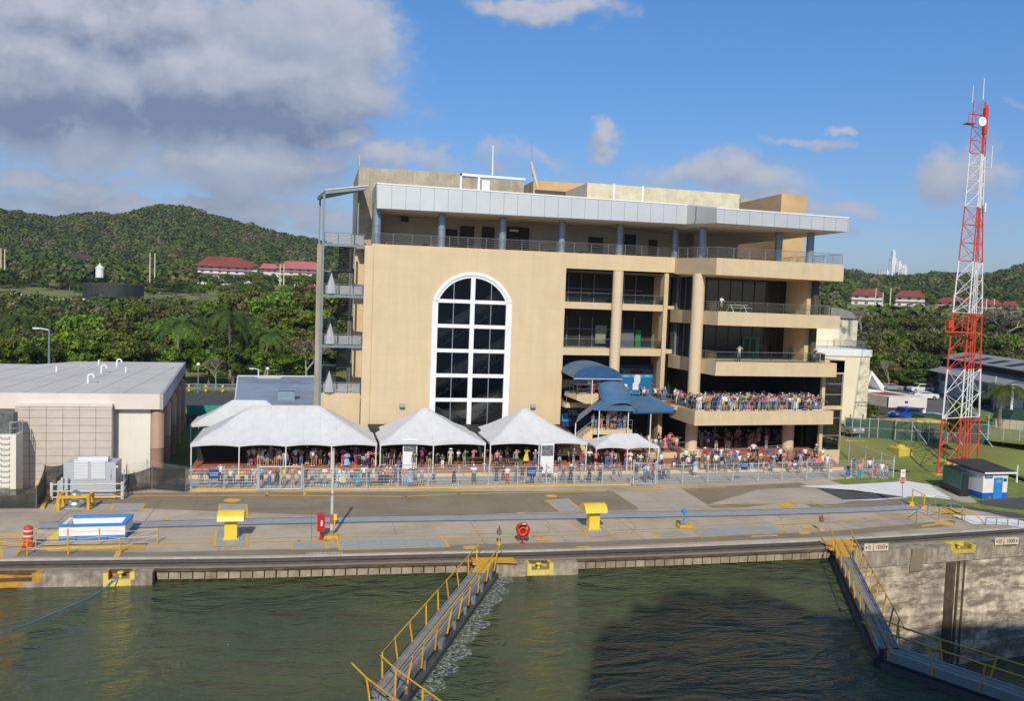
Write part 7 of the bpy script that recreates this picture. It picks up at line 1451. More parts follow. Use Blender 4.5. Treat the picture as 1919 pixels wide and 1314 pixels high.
def place(tpl,px,py_top,r,label,group=None,H=12.,w=1.,z=None,sink=0.):
    # tree standing on the terrain at distance r, its top seen at py_top
    d=ray(px,py_top); hl=math.hypot(d[0],d[1]); x,y=d[0]/hl*r,d[1]/hl*r; zt_=HC+d[2]/hl*r; zb=tz(x,y) if z is None else z; zb-=sink
    s=max(.35,(zt_-zb)/H); sw=s*w
    if tpl.name not in used:
        used.add(tpl.name); o=tpl; o.location=(x,y,zb); o.rotation_euler=(0,0,(px*7.3)%6.28); o.scale=(sw,sw,s); o['label']=label
        if group: o['group']=group
    else: o=copytree(tpl,(x,y,zb),(px*7.3)%6.28,label,group,(sw,sw,s))
    return o
rn=random.Random(77)
# first belt left (behind the service building and the road)
def band(lst,tp,H,lab,grp):
    n=len(lst)
    for i,(px,py,r) in enumerate(lst): place(tp[i%len(tp)],px,py,r,lab(i,px),grp,H,rn.uniform(.9,1.15))
def sidepos(i,n): return '%s from the left'%ordn(i)
L1=[(-40,615,150),(8,630,149),(52,612,152),(95,622,149),(140,600,151),(180,612,149),(225,620,150),(262,625,151),(300,628,153),(345,632,158),(392,640,157),(438,630,156),(486,638,158),(530,645,158),(575,640,158),(610,630,159)]
band(L1,T_b+[T_d[0]],12,lambda i,px:'leafy tree in front row above the road, %s'%sidepos(i,0),'front row of trees behind the road')
L2=[(-60,598,176),(60,590,172),(120,575,170),(172,567,168),(215,572,170),(255,600,172),(150,600,162),(100,612,160),(205,605,161),(290,612,172),(315,590,176),(378,602,178),(405,575,180),(465,578,182),(505,560,185),(545,566,180),(585,560,182),(620,580,178),(520,600,170),(560,605,168),(30,610,165),(430,615,168)]
band(L2,[T_b[1],T_b[2],T_d[1],T_b[0],T_o[0]],12,lambda i,px:'tree in second belt behind service building, %s from the left'%ordn(sorted(range(len(L2)),key=lambda k:L2[k][0]).index(i)),'second belt of trees left of the building')
L3=[(-20,570,215),(40,575,220),(250,563,225),(300,560,235),(345,570,230),(395,557,240),(440,540,245),(480,533,240),(520,538,235),(560,528,242),(600,535,238),(630,528,236)]
band(L3,T_o+[T_b[0]],11,lambda i,px:'olive tree in belt below storage tank, %s'%sidepos(i,0),'third belt of trees below the tank')
for k,(px,py,r,lab) in enumerate(((38,575,158,'royal palm at the far left, in front of the green crowns'),(336,562,155,'royal palm with drooping fronds above the right end of the service building roof'),(432,566,158,'royal palm in the middle of the left tree belt'),(502,590,157,'royal palm left of the stair tower, lower than its neighbours'),(462,580,166,'royal palm between two others, slightly further back'))): place(T_p[k%2],px,py,r,lab,'royal palms in the left tree belt',11.5,1.15)
place(T_x[0],405,672,152,'bare pale tree by the roadside barrier, left of the blue roof','bare trees',8.6); place(T_x[1],575,640,154,'bare pale tree close to the concrete pier','bare trees',7.6,1.1); place(T_x[0],60,610,156,'bare branched tree among green crowns at the left','bare trees',9)
# trees right
R1=[(1600,640,190),(1640,612,196),(1672,604,200),(1712,600,204),(1745,606,200),(1775,612,202),(1690,640,186),(1655,650,184),(1728,645,185),(1610,670,182),(1765,655,186),(1640,680,180),(1680,682,181),(1720,680,181),(1800,618,205),(1826,612,208),(1852,606,212),(1880,610,214),(1905,604,218),(1930,612,216),(1860,645,200),(1890,648,200),(1925,655,200),(1595,618,210)]
band(R1,[T_d[0],T_o[1],T_b[2],T_d[1],T_o[0]],12,lambda i,px:'tree in dense wood behind car park, %s from the left'%ordn(sorted(range(len(R1)),key=lambda k:R1[k][0]).index(i)),'dense wood behind the car park')
R2=[(1590,585,300),(1625,590,290),(1668,592,300),(1700,588,310),(1738,585,300),(1770,590,305),(1812,592,300),(1850,590,315),(1886,586,310),(1915,588,300)]
band(R2,T_o+[T_d[0]],11,lambda i,px:'low tree on slope below red roofed houses, %s'%sidepos(i,0),'trees on the dry slope below the houses')
place(T_x[0],1618,578,280,'bare grey tree on the dry slope left of the radio tower','bare trees',9,1.5); place(T_x[1],1878,575,285,'wide bare tree on the slope right of the radio tower','bare trees',8,2.0); place(T_x[1],1895,630,215,'bare branches in the wood near the right edge','bare trees',8,1.6); place(T_x[0],1668,675,178,'bare twisted tree at the edge of the wood by the car park','bare trees',9)
place(T_c,1881,706,128,'coconut palm with yellow green fronds in front of the grey warehouse','coconut palm',7.4,1.25,z=ZP)
place(T_b[1],1800,745,108,'small dark green tree seen through the radio tower base','small trees',12,.6,z=ZP)
# house-side trees
H1=[(1560,505,620),(1540,512,600),(1575,530,560),(1588,522,640),(1605,528,640),(1662,540,600),(1668,552,540),(1740,545,580),(1750,555,545),(1620,526,660),(1830,550,590),(1875,560,560),(1710,530,640),(1790,548,600),(1912,560,560),(1890,545,600),(1640,530,630),(1725,538,610),(1770,540,640),(1850,545,640),(1585,548,545),(1800,560,545)]
band(H1,T_d+T_b,12,lambda i,px:'tree among far red roofed houses, %s from the left'%ordn(sorted(range(len(H1)),key=lambda k:H1[k][0]).index(i)),'trees among the red roofed houses')
for k,(px,py) in enumerate(((1630,528),(1650,535),(1706,530),(1770,538),(1895,545),(1904,548))): place(T_p[k%2],px,py,600,'far royal palm near the red roofed houses, %s'%sidepos(k,0),'far royal palms',11.5,1.6)
H2=[(350,503,500),(366,503,488),(384,508,480),(403,513,478),(424,508,480),(445,511,478),(470,503,486),(492,505,482),(512,508,480),(536,509,478),(562,507,480),(586,509,478),(604,506,480),(362,524,420),(390,526,420),(440,526,420),(475,524,430),(478,503,530),(350,480,560),(310,495,520),(250,498,520),(215,500,480),(150,500,500),(100,505,500),(55,505,480),(20,500,480),(195,512,440),(240,515,430),(300,512,420),(330,522,400),(375,530,390),(420,530,400),(460,527,400),(498,527,410),(540,529,400),(130,515,430),(80,520,420),(40,520,420),(0,518,430),(280,530,360),(150,530,360)]
band(H2,T_d+[T_b[0],T_o[1]],12,lambda i,px:'tree at foot of wooded hill, %s from the left'%ordn(sorted(range(len(H2)),key=lambda k:H2[k][0]).index(i)),'trees at the foot of the wooded hill')
# clipped bush by the cream wing
rng=np.random.default_rng(5); t=thing('green_bush',g(1605,785,2.4),'bright green bush against the foot of the cream wing','bush','bushes'); c=Vector(g(1605,790,2.4)); V=leaf_cloud(rng,[(-2.2,0,.9),(-.8,.2,1.2),(.8,0,1.1),(2.3,0,.9)],[1.2,1.4,1.4,1.2],1500,.28); me=qmesh('foliage',V,[leafm('bush_leaves',(.06,.12,.01),(.13,.20,.02))]); o=D.objects.new('foliage',me); COL.objects.link(o); o.parent=t
obj('stem',B().tube((c.x-1,c.y,2.2),(c.x-1,c.y,3.4),.08,5).tube((c.x+1,c.y,2.2),(c.x+1,c.y,3.4),.08,5),bark,t)
for tpl in T_b+T_d+T_o+T_p+[T_c]+T_x:
    if tpl.name not in used: tpl.location=(-100,200,tz(-100,200)); tpl['label']='spare tree beyond the left frame edge'
# forest carpet on the hills: one mass
rng=np.random.default_rng(99)
def forest(name,N,rr,pr,cr,nl,sz,m,keep=None,thin=None):
    r=np.sqrt(rng.uniform(rr[0]**2,rr[1]**2,N)); p=rng.uniform(pr[0],pr[1],N); phi=np.arctan((p-959.5)/FPX)+AZ; x=r*np.sin(phi); y=r*np.cos(phi); z=terr(x,y)
    if keep is not None: k=keep(p,r,x,y); x,y,z,r,p=x[k],y[k],z[k],r[k],p[k]
    n=len(x); R_c=rng.uniform(cr[0],cr[1],n); Hh=R_c*rng.uniform(1.0,1.5,n); k=np.repeat(np.arange(n),nl)
    d=rng.normal(size=(n*nl,3)); d/=np.linalg.norm(d,axis=1)[:,None]; d[:,2]=np.abs(d[:,2])*1.0-.15
    P=np.stack([x[k],y[k],z[k]+Hh[k]*.75],1)+d*(R_c[k]*(.75+.3*rng.random(n*nl)))[:,None]*np.array([1,1,.85])
    nrm=d+rng.normal(size=d.shape)*.35; nrm/=np.linalg.norm(nrm,axis=1)[:,None]; a=np.cross(nrm,rng.normal(size=d.shape)); a/=np.linalg.norm(a,axis=1)[:,None]; b=np.cross(nrm,a); s=(sz*R_c[k]*(.7+.6*rng.random(n*nl)))[:,None]
    V=np.stack([P-a*s-b*s*.7,P+a*s-b*s*.7,P+a*s*.8+b*s*.75,P-a*s*.8+b*s*.75],1).reshape(-1,3); me=qmesh(name,V,[m])
    # tint per tree through a face attribute
    at=me.attributes.new('tint','FLOAT','FACE'); at.data.foreach_set('value',np.repeat(rng.random(n),nl).astype(np.float32))
    o=D.objects.new(name,me); COL.objects.link(o); o['kind']='stuff'; o['label']='dense tropical forest covering the hills'; return o
def forestm(name,cols_):
    m=D.materials.new(name); m.use_nodes=True; t=m.node_tree; n=t.nodes; l=t.links; b=n['Principled BSDF']; b.inputs['Roughness'].default_value=.7; b.inputs['Specular IOR Level'].default_value=.15
    at=n.new('ShaderNodeAttribute'); at.attribute_name='tint'; cr=n.new('ShaderNodeValToRGB'); e=cr.color_ramp.elements; e[0].position=0; e[0].color=(*cols_[0],1); e[1].position=1; e[1].color=(*cols_[-1],1)
    for i,c in enumerate(cols_[1:-1]): q=e.new((i+1)/(len(cols_)-1)); q.color=(*c,1)
    l.new(at.outputs['Fac'],cr.inputs[0]); ge=n.new('ShaderNodeNewGeometry'); hs_=n.new('ShaderNodeHueSaturation'); r1=n.new('ShaderNodeMapRange'); l.new(ge.outputs['Random Per Island'],r1.inputs[0]); r1.inputs[3].default_value=.72; r1.inputs[4].default_value=1.28; l.new(r1.outputs[0],hs_.inputs['Value']); l.new(cr.outputs[0],hs_.inputs['Color']); l.new(hs_.outputs[0],b.inputs['Base Color']); return m
fmt=forestm('forest_canopy',[(.045,.072,.012),(.06,.09,.014),(.085,.115,.018),(.05,.078,.013),(.11,.12,.028),(.065,.092,.016),(.15,.125,.065),(.075,.10,.018)])
def keepL(p,r,x,y): # leave clearings where houses and yards are
    a=(r>400)&(r<610)&(p>355)&(p<615); a2=(r>300)&(r<400)&(p<420); return ~(a|a2)&(p<760)
forest('hill_forest',6500,(430,1080),(-330,760),(3.5,7.),60,.15,fmt,keepL)
def keepR(p,r,x,y): a=(r>340)&(r<600)&(p>1560); return ~a
forest('hill_forest',4600,(320,1080),(1440,2300),(3.5,7.),56,.15,fmt,keepR)
forest('low_scrub',1500,(215,330),(-300,760),(2.0,3.8),70,.12,fmt,lambda p,r,x,y:(r<290))
forest('low_scrub',1500,(205,345),(1440,2300),(1.8,3.6),70,.12,forestm('scrub_canopy',[(.05,.075,.02),(.10,.10,.045),(.16,.13,.08),(.06,.08,.02),(.13,.12,.06)]),None)
forest('distant_forest',2500,(1080,1700),(600,1600),(6,9),16,.4,fmt,None)
# ============================================================ PEOPLE
def skinmesh(name,V,E,root,sub=1):
    me=D.meshes.new(name); names=list(V); me.from_pydata([V[k][0] for k in names],[(names.index(a),names.index(b)) for a,b in E],[]); o=D.objects.new(name,me); COL.objects.link(o)
    md=o.modifiers.new('s','SKIN'); md.use_smooth_shade=True; sv_=me.skin_vertices[0].data
    for i,k in enumerate(names):
        r=V[k][1]; sv_[i].radius=r if isinstance(r,tuple) else (r,r); sv_[i].use_root=(k==root)
    m2=o.modifiers.new('u','SUBSURF'); m2.levels=sub; m2.render_levels=sub
    dg=bpy.context.evaluated_depsgraph_get(); r=D.meshes.new_from_object(o.evaluated_get(dg)); D.objects.remove(o); r.name=name; r.materials.clear(); return r
POSE={'down':[((.245,.02,1.13),(.26,-.05,.90),(.255,-.09,.81))]*2,'face':[((.30,-.17,1.31),(.14,-.25,1.52),(.08,-.20,1.585))]*2,'brow':[((.34,-.10,1.43),(.17,-.22,1.60),(.08,-.17,1.62)),((.245,.02,1.13),(.26,-.05,.90),(.255,-.09,.81))],
 'lean':[((.25,-.17,1.17),(.13,-.38,1.12),(.05,-.41,1.10))]*2,'cross':[((.26,-.10,1.17),(.02,-.24,1.22),(-.08,-.22,1.24))]*2,'up':[((.24,-.09,1.60),(.13,-.16,1.80),(.07,-.17,1.86))]*2,'point':[((.42,-.05,1.42),(.66,-.12,1.45),(.75,-.14,1.45)),((.245,.02,1.13),(.20,-.14,.98),(.16,-.2,.95))]}
def build_pose(pose,sit=False):
    dz=-.44 if sit else 0; sh=lambda p:(p[0],p[1]+(.10 if sit else 0),p[2]+dz)
    V={'pel':((0,0,.95),(.15,.105)),'wai':((0,0,1.08),(.13,.09)),'che':((0,0,1.29),(.155,.10)),'nb':((0,.0,1.44),(.08,.06)),'ne':((0,-.01,1.49),.05),'h1':((0,-.02,1.55),(.068,.078)),'h2':((0,-.015,1.62),(.078,.092)),'h3':((0,-.01,1.68),(.055,.065)),'no':((0,-.115,1.585),.014)}
    E=[('pel','wai'),('wai','che'),('che','nb'),('nb','ne'),('ne','h1'),('h1','h2'),('h2','h3'),('h2','no')]
    S_={'pel':((0,0,.93),(.165,.12)),'wai':((0,0,1.08),(.148,.112)),'che':((0,0,1.29),(.168,.118)),'nb':((0,.01,1.43),(.09,.07))}; ES=[('pel','wai'),('wai','che'),('che','nb')]
    fing=[]
    for s,a in zip((1,-1),POSE[pose]):
        k='rl'[s<0]; el,wr,ha=[(p[0]*s,p[1],p[2]) for p in a]
        V.update({k+'s':((s*.165,0,1.40),.058),k+'e':(el,.042),k+'w':(wr,.030),k+'h':(ha,(.034,.02))}); E+=[('nb',k+'s'),(k+'s',k+'e'),(k+'e',k+'w'),(k+'w',k+'h')]
        me_=tuple(np.array((s*.165,0,1.40))*.25+np.array(el)*.75); S_.update({k+'s':((s*.17,0,1.395),.075),k+'m':(me_,.062)}); ES+=[('nb',k+'s'),(k+'s',k+'m')]; fing.append((Vector(wr),Vector(ha),s))
        if not sit: V.update({k+'hp':((s*.085,0,.89),.09),k+'k':((s*.10,-.01,.50),.058),k+'a':((s*.105,.02,.09),.038),k+'t':((s*.12,-.13,.04),.034)})
        else: V.update({k+'hp':((s*.085,-.05,.90),.09),k+'k':((s*.12,-.50,.93),.062),k+'a':((s*.12,-.46,.52),.038),k+'t':((s*.13,-.6,.48),.034)})
        E+=[('pel',k+'hp'),(k+'hp',k+'k'),(k+'k',k+'a'),(k+'a',k+'t')]
    V={k:(sh(p),r) for k,(p,r) in V.items()}; S_={k:(sh(p),r) for k,(p,r) in S_.items()}
    body=skinmesh('body_'+pose,V,E,'pel'); shirt=skinmesh('shirt_'+pose,S_,ES,'pel')
    import bmesh
    b=B()
    for wr,ha,s in fing:
        wr,ha=Vector(sh(wr)),Vector(sh(ha)); d=(ha-wr).normalized(); sd=d.cross(Vector((0,0,1)) if abs(d.z)<.8 else Vector((0,1,0))).normalized()
        for i,(o_,l_) in enumerate(((-.022,.060),(-.008,.075),(.007,.070),(.021,.052))): p=ha+sd*o_; m=p+d*l_*.6; b.tube(p,m,.0085,5,.008); b.tube(m,m+(d*.5+Vector((0,-.3,-.5))).normalized()*l_*.5,.008,5,.006)
        p=wr.lerp(ha,.5)+sd*.022*s; b.tube(p,p+(d+sd*s*.9).normalized()*.055,.010,5,.007)
    for s in(-1,1): b.sphere(sh((s*.083,-.0,1.585)),.018,6,4)
    m2=D.meshes.new('t'); m2.from_pydata(b.v,[],b.f); bm=bmesh.new(); bm.from_mesh(body); bm.from_mesh(m2); bm.to_mesh(body); bm.free(); D.meshes.remove(m2)
    return body,shirt
def leg_mesh(kind,sit):
    dz=-.44 if sit else 0; sh=lambda p:(p[0],p[1]+(.10 if sit else 0),p[2]+dz)
    V={'p0':((0,0,1.02),(.155,.115)),'p1':((0,0,.93),(.165,.125))}; E=[('p0','p1')]
    if kind in('skirt','dress'):
        if sit: kind='shorts'
        else:
            top=1.03; h=.45 if kind=='skirt' else .40; n=14; b=B(); pr=[(.155,top),(.20,.86),(.26,.62),(.30,h)]; vs=[]
            for j,(r,z) in enumerate(pr):
                for i in range(n): t=6.283*i/n; rr=r*(1+(.07*math.sin(i*2.6) if j>1 else 0)); vs.append((rr*math.cos(t),rr*.8*math.sin(t),z))
            b.add(vs,[(j*n+i,j*n+(i+1)%n,(j+1)*n+(i+1)%n,(j+1)*n+i) for j in range(3) for i in range(n)]); me=D.meshes.new(kind); me.from_pydata(b.v,[],b.f); me.update(); return me
    for s in(-1,1):
        k='rl'[s<0]
        if not sit:
            V[k+'h']=((s*.09,0,.86),.105)
            if kind=='shorts': V[k+'k']=((s*.10,0,.56),.085); E+=[('p1',k+'h'),(k+'h',k+'k')]
            else: V[k+'k']=((s*.10,-.01,.50),.078); V[k+'a']=((s*.105,.02,.11),.060); E+=[('p1',k+'h'),(k+'h',k+'k'),(k+'k',k+'a')]
        else:
            V[k+'h']=((s*.09,-.08,.92),.10)
            if kind=='shorts': V[k+'k']=((s*.12,-.44,.93),.085); E+=[('p1',k+'h'),(k+'h',k+'k')]
            else: V[k+'k']=((s*.12,-.50,.93),.078); V[k+'a']=((s*.12,-.46,.55),.058); E+=[('p1',k+'h'),(k+'h',k+'k'),(k+'k',k+'a')]
    V={k:(sh(p),r) for k,(p,r) in V.items()}; return skinmesh(kind,V,E,'p1')
def bmsh(name,b):
    me=D.meshes.new(name); me.from_pydata(b.v,[],b.f); me.update(); me.polygons.foreach_set('use_smooth',[True]*len(me.polygons)); return me
BODY={(p,False):build_pose(p) for p in POSE}; BODY[('down',True)]=build_pose('cross',True); BODY[('face',True)]=build_pose('face',True)
LEGS={(k,s):leg_mesh(k,s) for k in('trousers','shorts','skirt','dress') for s in(False,True)}
def hairm(kind,sit):
    dz=-.44 if sit else 0; dy=.10 if sit else 0; b=B(); c=(0,.0+dy,1.62+dz); n=12
    if kind=='cap': b.lathe((0,dy,1.63+dz),[(.092,0),(.092,.03),(.07,.08),(.03,.105),(.002,.11)],12); b.prism([(-.06,-.08+dy,1.64+dz),(.06,-.08+dy,1.64+dz),(.05,-.19+dy,1.63+dz),(-.05,-.19+dy,1.63+dz)],(0,0,.012))
    elif kind=='hat': b.lathe((0,dy,1.64+dz),[(.20,0),(.20,.012),(.095,.02),(.09,.08),(.05,.11),(.002,.11)],14)
    else:
        vs=[];m=6
        for j in range(m+1):
            th=math.pi*.62*j/m
            for i in range(n):
                t=6.283*i/n; back=max(0,math.sin(t)); r=.094; zz=r*1.05*math.cos(th); ext=(.22 if kind=='long' else 0)*back*(j==m); front=(math.sin(t)<-.3 and j>m*.55)
                rr=r*math.sin(th)*(1 if not front else .72); vs.append((rr*math.cos(t),rr*1.12*math.sin(t)+dy+.008,1.615+dz+(zz if not front else max(zz,.035))-ext))
        b.add(vs,[(j*n+i,(j+1)*n+i,(j+1)*n+(i+1)%n,j*n+(i+1)%n) for j in range(m) for i in range(n)])
    return bmsh(kind,b)
HAIR={(k,s):hairm(k,s) for k in('short','long','cap','hat') for s in(False,True)}
def shoem(sit):
    b=B()
    for s in(-1,1):
        x,y,z=(s*.115,.02,.0) if not sit else (s*.12,-.36,.0); b.bev(x-.05,y-.20,z,x+.05,y+.07,z+.085,.02)
    return bmsh('shoes',b)
SHOE={s:shoem(s) for s in(False,True)}
PAL={'white':(.78,.78,.76),'black':(.016,.016,.018),'dark grey':(.07,.07,.075),'grey':(.25,.25,.26),'navy':(.02,.03,.10),'blue':(.03,.12,.40),'light blue':(.28,.46,.66),'denim':(.10,.17,.32),'red':(.50,.03,.03),'pink':(.70,.22,.30),'magenta':(.62,.03,.25),'mustard':(.55,.33,.04),'yellow':(.72,.55,.06),'orange':(.70,.20,.03),'green':(.03,.20,.07),'dark green':(.02,.08,.05),'teal':(.03,.33,.35),'cyan':(.03,.42,.52),'khaki':(.36,.28,.17),'cream':(.62,.56,.44),'olive':(.14,.15,.05),'lilac':(.36,.36,.62),'tan':(.45,.29,.18),'brown':(.13,.07,.04)}
CM={k:mat('cloth_'+k.replace(' ','_'),c,.85,.08,6) for k,c in PAL.items()}
SKN=[mat('skin_%s'%k,c,.6,.06,5) for k,c in (('fair',(.55,.33,.24)),('tan',(.42,.24,.16)),('brown',(.22,.115,.07)),('light',(.62,.40,.30)))]
HRM=[mat('hair_%s'%k,c,.7,.1,8) for k,c in (('black',(.012,.010,.009)),('brown',(.05,.028,.015)),('blonde',(.34,.23,.10)),('grey',(.3,.29,.28)))]
rp=random.Random(2024)
def slot(o,m): o.material_slots[0].link='OBJECT'; o.material_slots[0].material=m
for me in [m for pr_ in BODY.values() for m in pr_]+list(LEGS.values())+list(HAIR.values())+list(SHOE.values()): me.materials.append(None)
POSETXT={'down':'standing','face':'holding both hands to the eyes','brow':'shading the eyes','lean':'leaning forward','cross':'with folded arms','up':'raising both arms','point':'pointing with one arm'}
labels=set(); zone_n={}
def person(loc,top,bot,pose,legs,zone,group,rz=0,sit=False,hair=None,scale=None):
    if sit and (pose,True) not in BODY: pose='down'
    body,shirt=BODY[(pose,sit)]; o=D.objects.new('person',body); COL.objects.link(o); slot(o,rp.choice(SKN)); s=scale or rp.uniform(.93,1.06); s=s*(rp.uniform(.66,.82) if (not sit and rp.random()<.07 and pose in('down','face')) else 1); o.location=loc; o.rotation_euler=(rp.uniform(-.03,.07),rp.uniform(-.05,.05),rz); o.scale=(s*rp.uniform(.94,1.2),s*rp.uniform(.95,1.15),s)
    def ch(name,me,m): c=D.objects.new(name,me); COL.objects.link(c); c.parent=o; slot(c,m)
    if legs=='dress': bot=top
    ch('shirt',shirt,CM[top]); ch(legs,LEGS[(legs,sit)],CM[bot]); hk=hair or rp.choices(('short','long','cap','hat'),(5,4,2,1))[0]; ch('hair' if hk in('short','long') else 'hat',HAIR[(hk,sit)],rp.choices(HRM,(6,4,1,1))[0] if hk in('short','long') else CM[rp.choice(('white','black','cream','navy','red'))]); ch('shoes',SHOE[sit],CM[rp.choice(('white','black','dark grey','white','tan'))])
    ps='seated' if sit else POSETXT[pose]; cl='%s dress'%top if legs=='dress' else '%s top and %s %s'%(top,bot,legs)
    lab='x'; zone_n.setdefault(zone,[]).append((o,cl))
    o['label']=lab; o['category']='person'; o['group']=group; return o
TOPS=['white']*7+['black']*6+['dark grey']*3+['grey']*3+['navy']*3+['blue']*3+['light blue']*2+['red']*3+['pink']*3+['mustard','yellow','yellow','orange','green','dark green','teal','khaki','cream','cream','olive','lilac','tan','magenta']
BOTS=['black']*6+['denim']*7+['dark grey']*3+['khaki']*3+['white']*2+['grey']*2+['navy']*3+['light blue']*2+['cream']
CR={}
def crowd(loc,poses,rz=None):
    pose=rp.choice(poses); rz=rp.uniform(-.5,.5) if rz is None else rz; sc_=rp.uniform(.93,1.06); M_=Matrix.Translation(loc)@Matrix.Rotation(rz,4,'Z')@Matrix.Scale(sc_,4); lg=rp.choice(('trousers','shorts')); hk=rp.choice(('short','long','cap'))
    for me,m in ((BODY[(pose,False)][0],rp.choice(SKN)),(BODY[(pose,False)][1],CM[rp.choice(TOPS)]),(LEGS[(lg,False)],CM[rp.choice(BOTS)]),(HAIR[(hk,False)],rp.choice(HRM) if hk!='cap' else CM['white']),(SHOE[False],CM['white'])):
        CR.setdefault(m.name,[]).append((me,M_))
def crowd_build(name,label):
    V=[];F=[];MI=[];ms_=[]
    for mi,(mn,lst) in enumerate(CR.items()):
        ms_.append(D.materials[mn])
        for me,M_ in lst:
            o0=len(V); V+=[tuple(M_@v.co) for v in me.vertices]
            for p in me.polygons: F.append(tuple(i+o0 for i in p.vertices)); MI.append(mi)
    me=D.meshes.new(name); me.from_pydata(V,[],F); me.polygons.foreach_set('material_index',MI); me.polygons.foreach_set('use_smooth',[True]*len(F)); [me.materials.append(m) for m in ms_]; o=D.objects.new(name,me); COL.objects.link(o); o['kind']='stuff'; o['label']=label; CR.clear(); return o
def rnd_person(loc,zone,group,poses=('down','face','brow','lean','cross'),sit=False,**k):
    lg=rp.choices(('trousers','shorts','skirt','dress'),(5,5,1,1))[0]; return person(loc,rp.choice(TOPS),rp.choice(BOTS),rp.choice(poses),lg,zone,group,rp.uniform(-.5,.5),sit,**k)
# row along the fence
FR_=[(377,913,'dark grey','khaki','brow','shorts'),(391,913,'black','light blue','brow','shorts'),(413,906,'white','black','face','trousers'),(417,917,'black','dark grey','down','trousers'),(431,914,'white','black','face','trousers'),(453.5,913,'mustard','black','brow','trousers'),(466.6,913,'dark grey','denim','face','trousers'),(490,911,'cyan','black','cross','shorts'),(504,912,'white','blue','face','trousers'),(548.7,912,'tan','grey','brow','shorts'),(562.8,911,'white','grey','down','shorts'),(585,913,'lilac','black','face','shorts'),(595,909,'grey','grey','down','dress'),(626,909,'teal','black','down','trousers'),(634.5,911,'white','white','face','skirt'),(643.5,912,'cream','grey','up','dress'),(652,911,'light blue','light blue','face','shorts'),(657,909,'white','dark grey','down','shorts'),(671,912,'teal','teal','brow','dress'),(682,907,'white','black','brow','shorts'),(698.6,909,'cream','cream','face','shorts'),(712,909,'grey','black','face','trousers'),(719,908,'white','black','down','trousers'),(725,909,'orange','black','brow','trousers'),(732,911,'orange','dark grey','face','shorts'),(740,906,'blue','navy','down','trousers'),(748,908,'black','grey','face','shorts'),(756.5,911,'pink','light blue','face','trousers'),(769,912,'light blue','light blue','down','skirt'),(777.6,914,'grey','dark grey','brow','shorts'),(850,909,'black','black','face','trousers'),(943,904,'black','dark grey','cross','trousers'),(950,906,'white','red','down','trousers'),(966.6,905,'dark grey','denim','face','trousers'),(979,903,'black','black','down','shorts'),(996.7,905,'navy','black','face','shorts'),(1027,906,'white','black','down','shorts'),(1040,906,'tan','white','face','shorts'),(1068,905,'black','black','brow','trousers'),(1124,904,'dark grey','black','brow','trousers'),(1209,903,'light blue','denim','down','trousers'),(1213.7,901,'white','black','face','trousers'),(1222,902,'pink','denim','face','trousers'),(1234.7,900,'light blue','black','brow','trousers'),(1251.5,896,'mustard','denim','up','trousers'),(1303,893,'light blue','cream','down','skirt')]
for px,py,a,c,p,l_ in FR_: person(g(px,py,.03),a,c,p,l_,'behind the fence','people in the row behind the fence',rp.uniform(-.4,.4))
BK=[(467,871,'white','red'),(476,872,'white','red'),(484,874,'tan','tan'),(491,873,'white','lilac'),(508,870,'khaki','khaki'),(524,873,'cream','cream'),(541,871,'black','black'),(553,872,'white','dark grey'),(576,869,'black','grey'),(586,874,'white','olive'),(591,872,'pink','pink'),(609,878,'black','navy'),(628,868,'orange','black'),(643,872,'magenta','magenta'),(658,868,'black','blue'),(667,871,'magenta','magenta'),(680,873,'black','light blue'),(698,870,'navy','dark grey'),(717,872,'olive','olive'),(733,873,'black','navy'),(738,871,'white','grey'),(747,876,'black','denim'),(775,877,'olive','denim'),(818,872,'navy','navy'),(829,880,'dark green','white'),(843,874,'cream','cream'),(858,875,'white','black'),(907,871,'brown','brown'),(919,872,'tan','light blue'),(938,871,'black','tan'),(951,870,'brown','black'),(1048,874,'black','light blue'),(1066,869,'dark green','black'),(1074,872,'dark grey','denim'),(1128,870,'blue','navy'),(1137,874,'dark grey','denim'),(1145,876,'pink','denim'),(1158,872,'black','dark grey'),(1171,875,'red','denim'),(1180,874,'white','white'),(1194,884,'dark grey','light blue'),(1206,872,'brown','black'),(1218,876,'lilac','grey'),(1228,878,'yellow','black'),(1233,868,'light blue','denim'),(1238,880,'white','black')]
for px,py,a,c in BK:
    z=.78 if py<=877 else .45; person(g(px,py,z),a,c,rp.choice(('down','face','brow','cross')),rp.choice(('shorts','trousers')),'under the tents','people on the brick terrace under the tents',rp.uniform(-.8,.8))
PR=[(1279,884,'navy','grey',0),(1291,884,'white','dark grey',0),(1305,868,'white','white',0),(1326,880,'cream','red',0),(1340,880,'white','green',0),(1344,872,'black','black',0),(1352,881,'black','light blue',0),(1375,875,'blue','denim',0),(1380,868,'white','grey',0),(1385,880,'white','denim',0),(1394,884,'mustard','black',0),(1410,858,'white','black',0),(1431,884,'pink','pink',1),(1441,884,'grey','cream',1),(1461,868,'white','black',0),(1472,866,'tan','tan',0),(1480,868,'khaki','grey',0),(1479,885,'orange','denim',1),(1490,885,'white','black',1),(1524,868,'navy','black',0),(1529,862,'green','black',0),(1530,884,'pink','dark grey',0),(1541,868,'white','white',0),(1549,880,'white','cream',0),(1556,896,'tan','white',0)]
for px,py,a,c,s in PR:
    z=.06 if s else (.03 if py>883 else (.45 if py>872 else .78)); p=g(px,py,z); person((p[0],p[1],z+(-.0)),a,c,rp.choice(('down','face','brow')),'shorts' if s else rp.choice(('shorts','trousers')),'by picnic tables','people among the picnic tables and steps',rp.uniform(-.6,.6),bool(s))
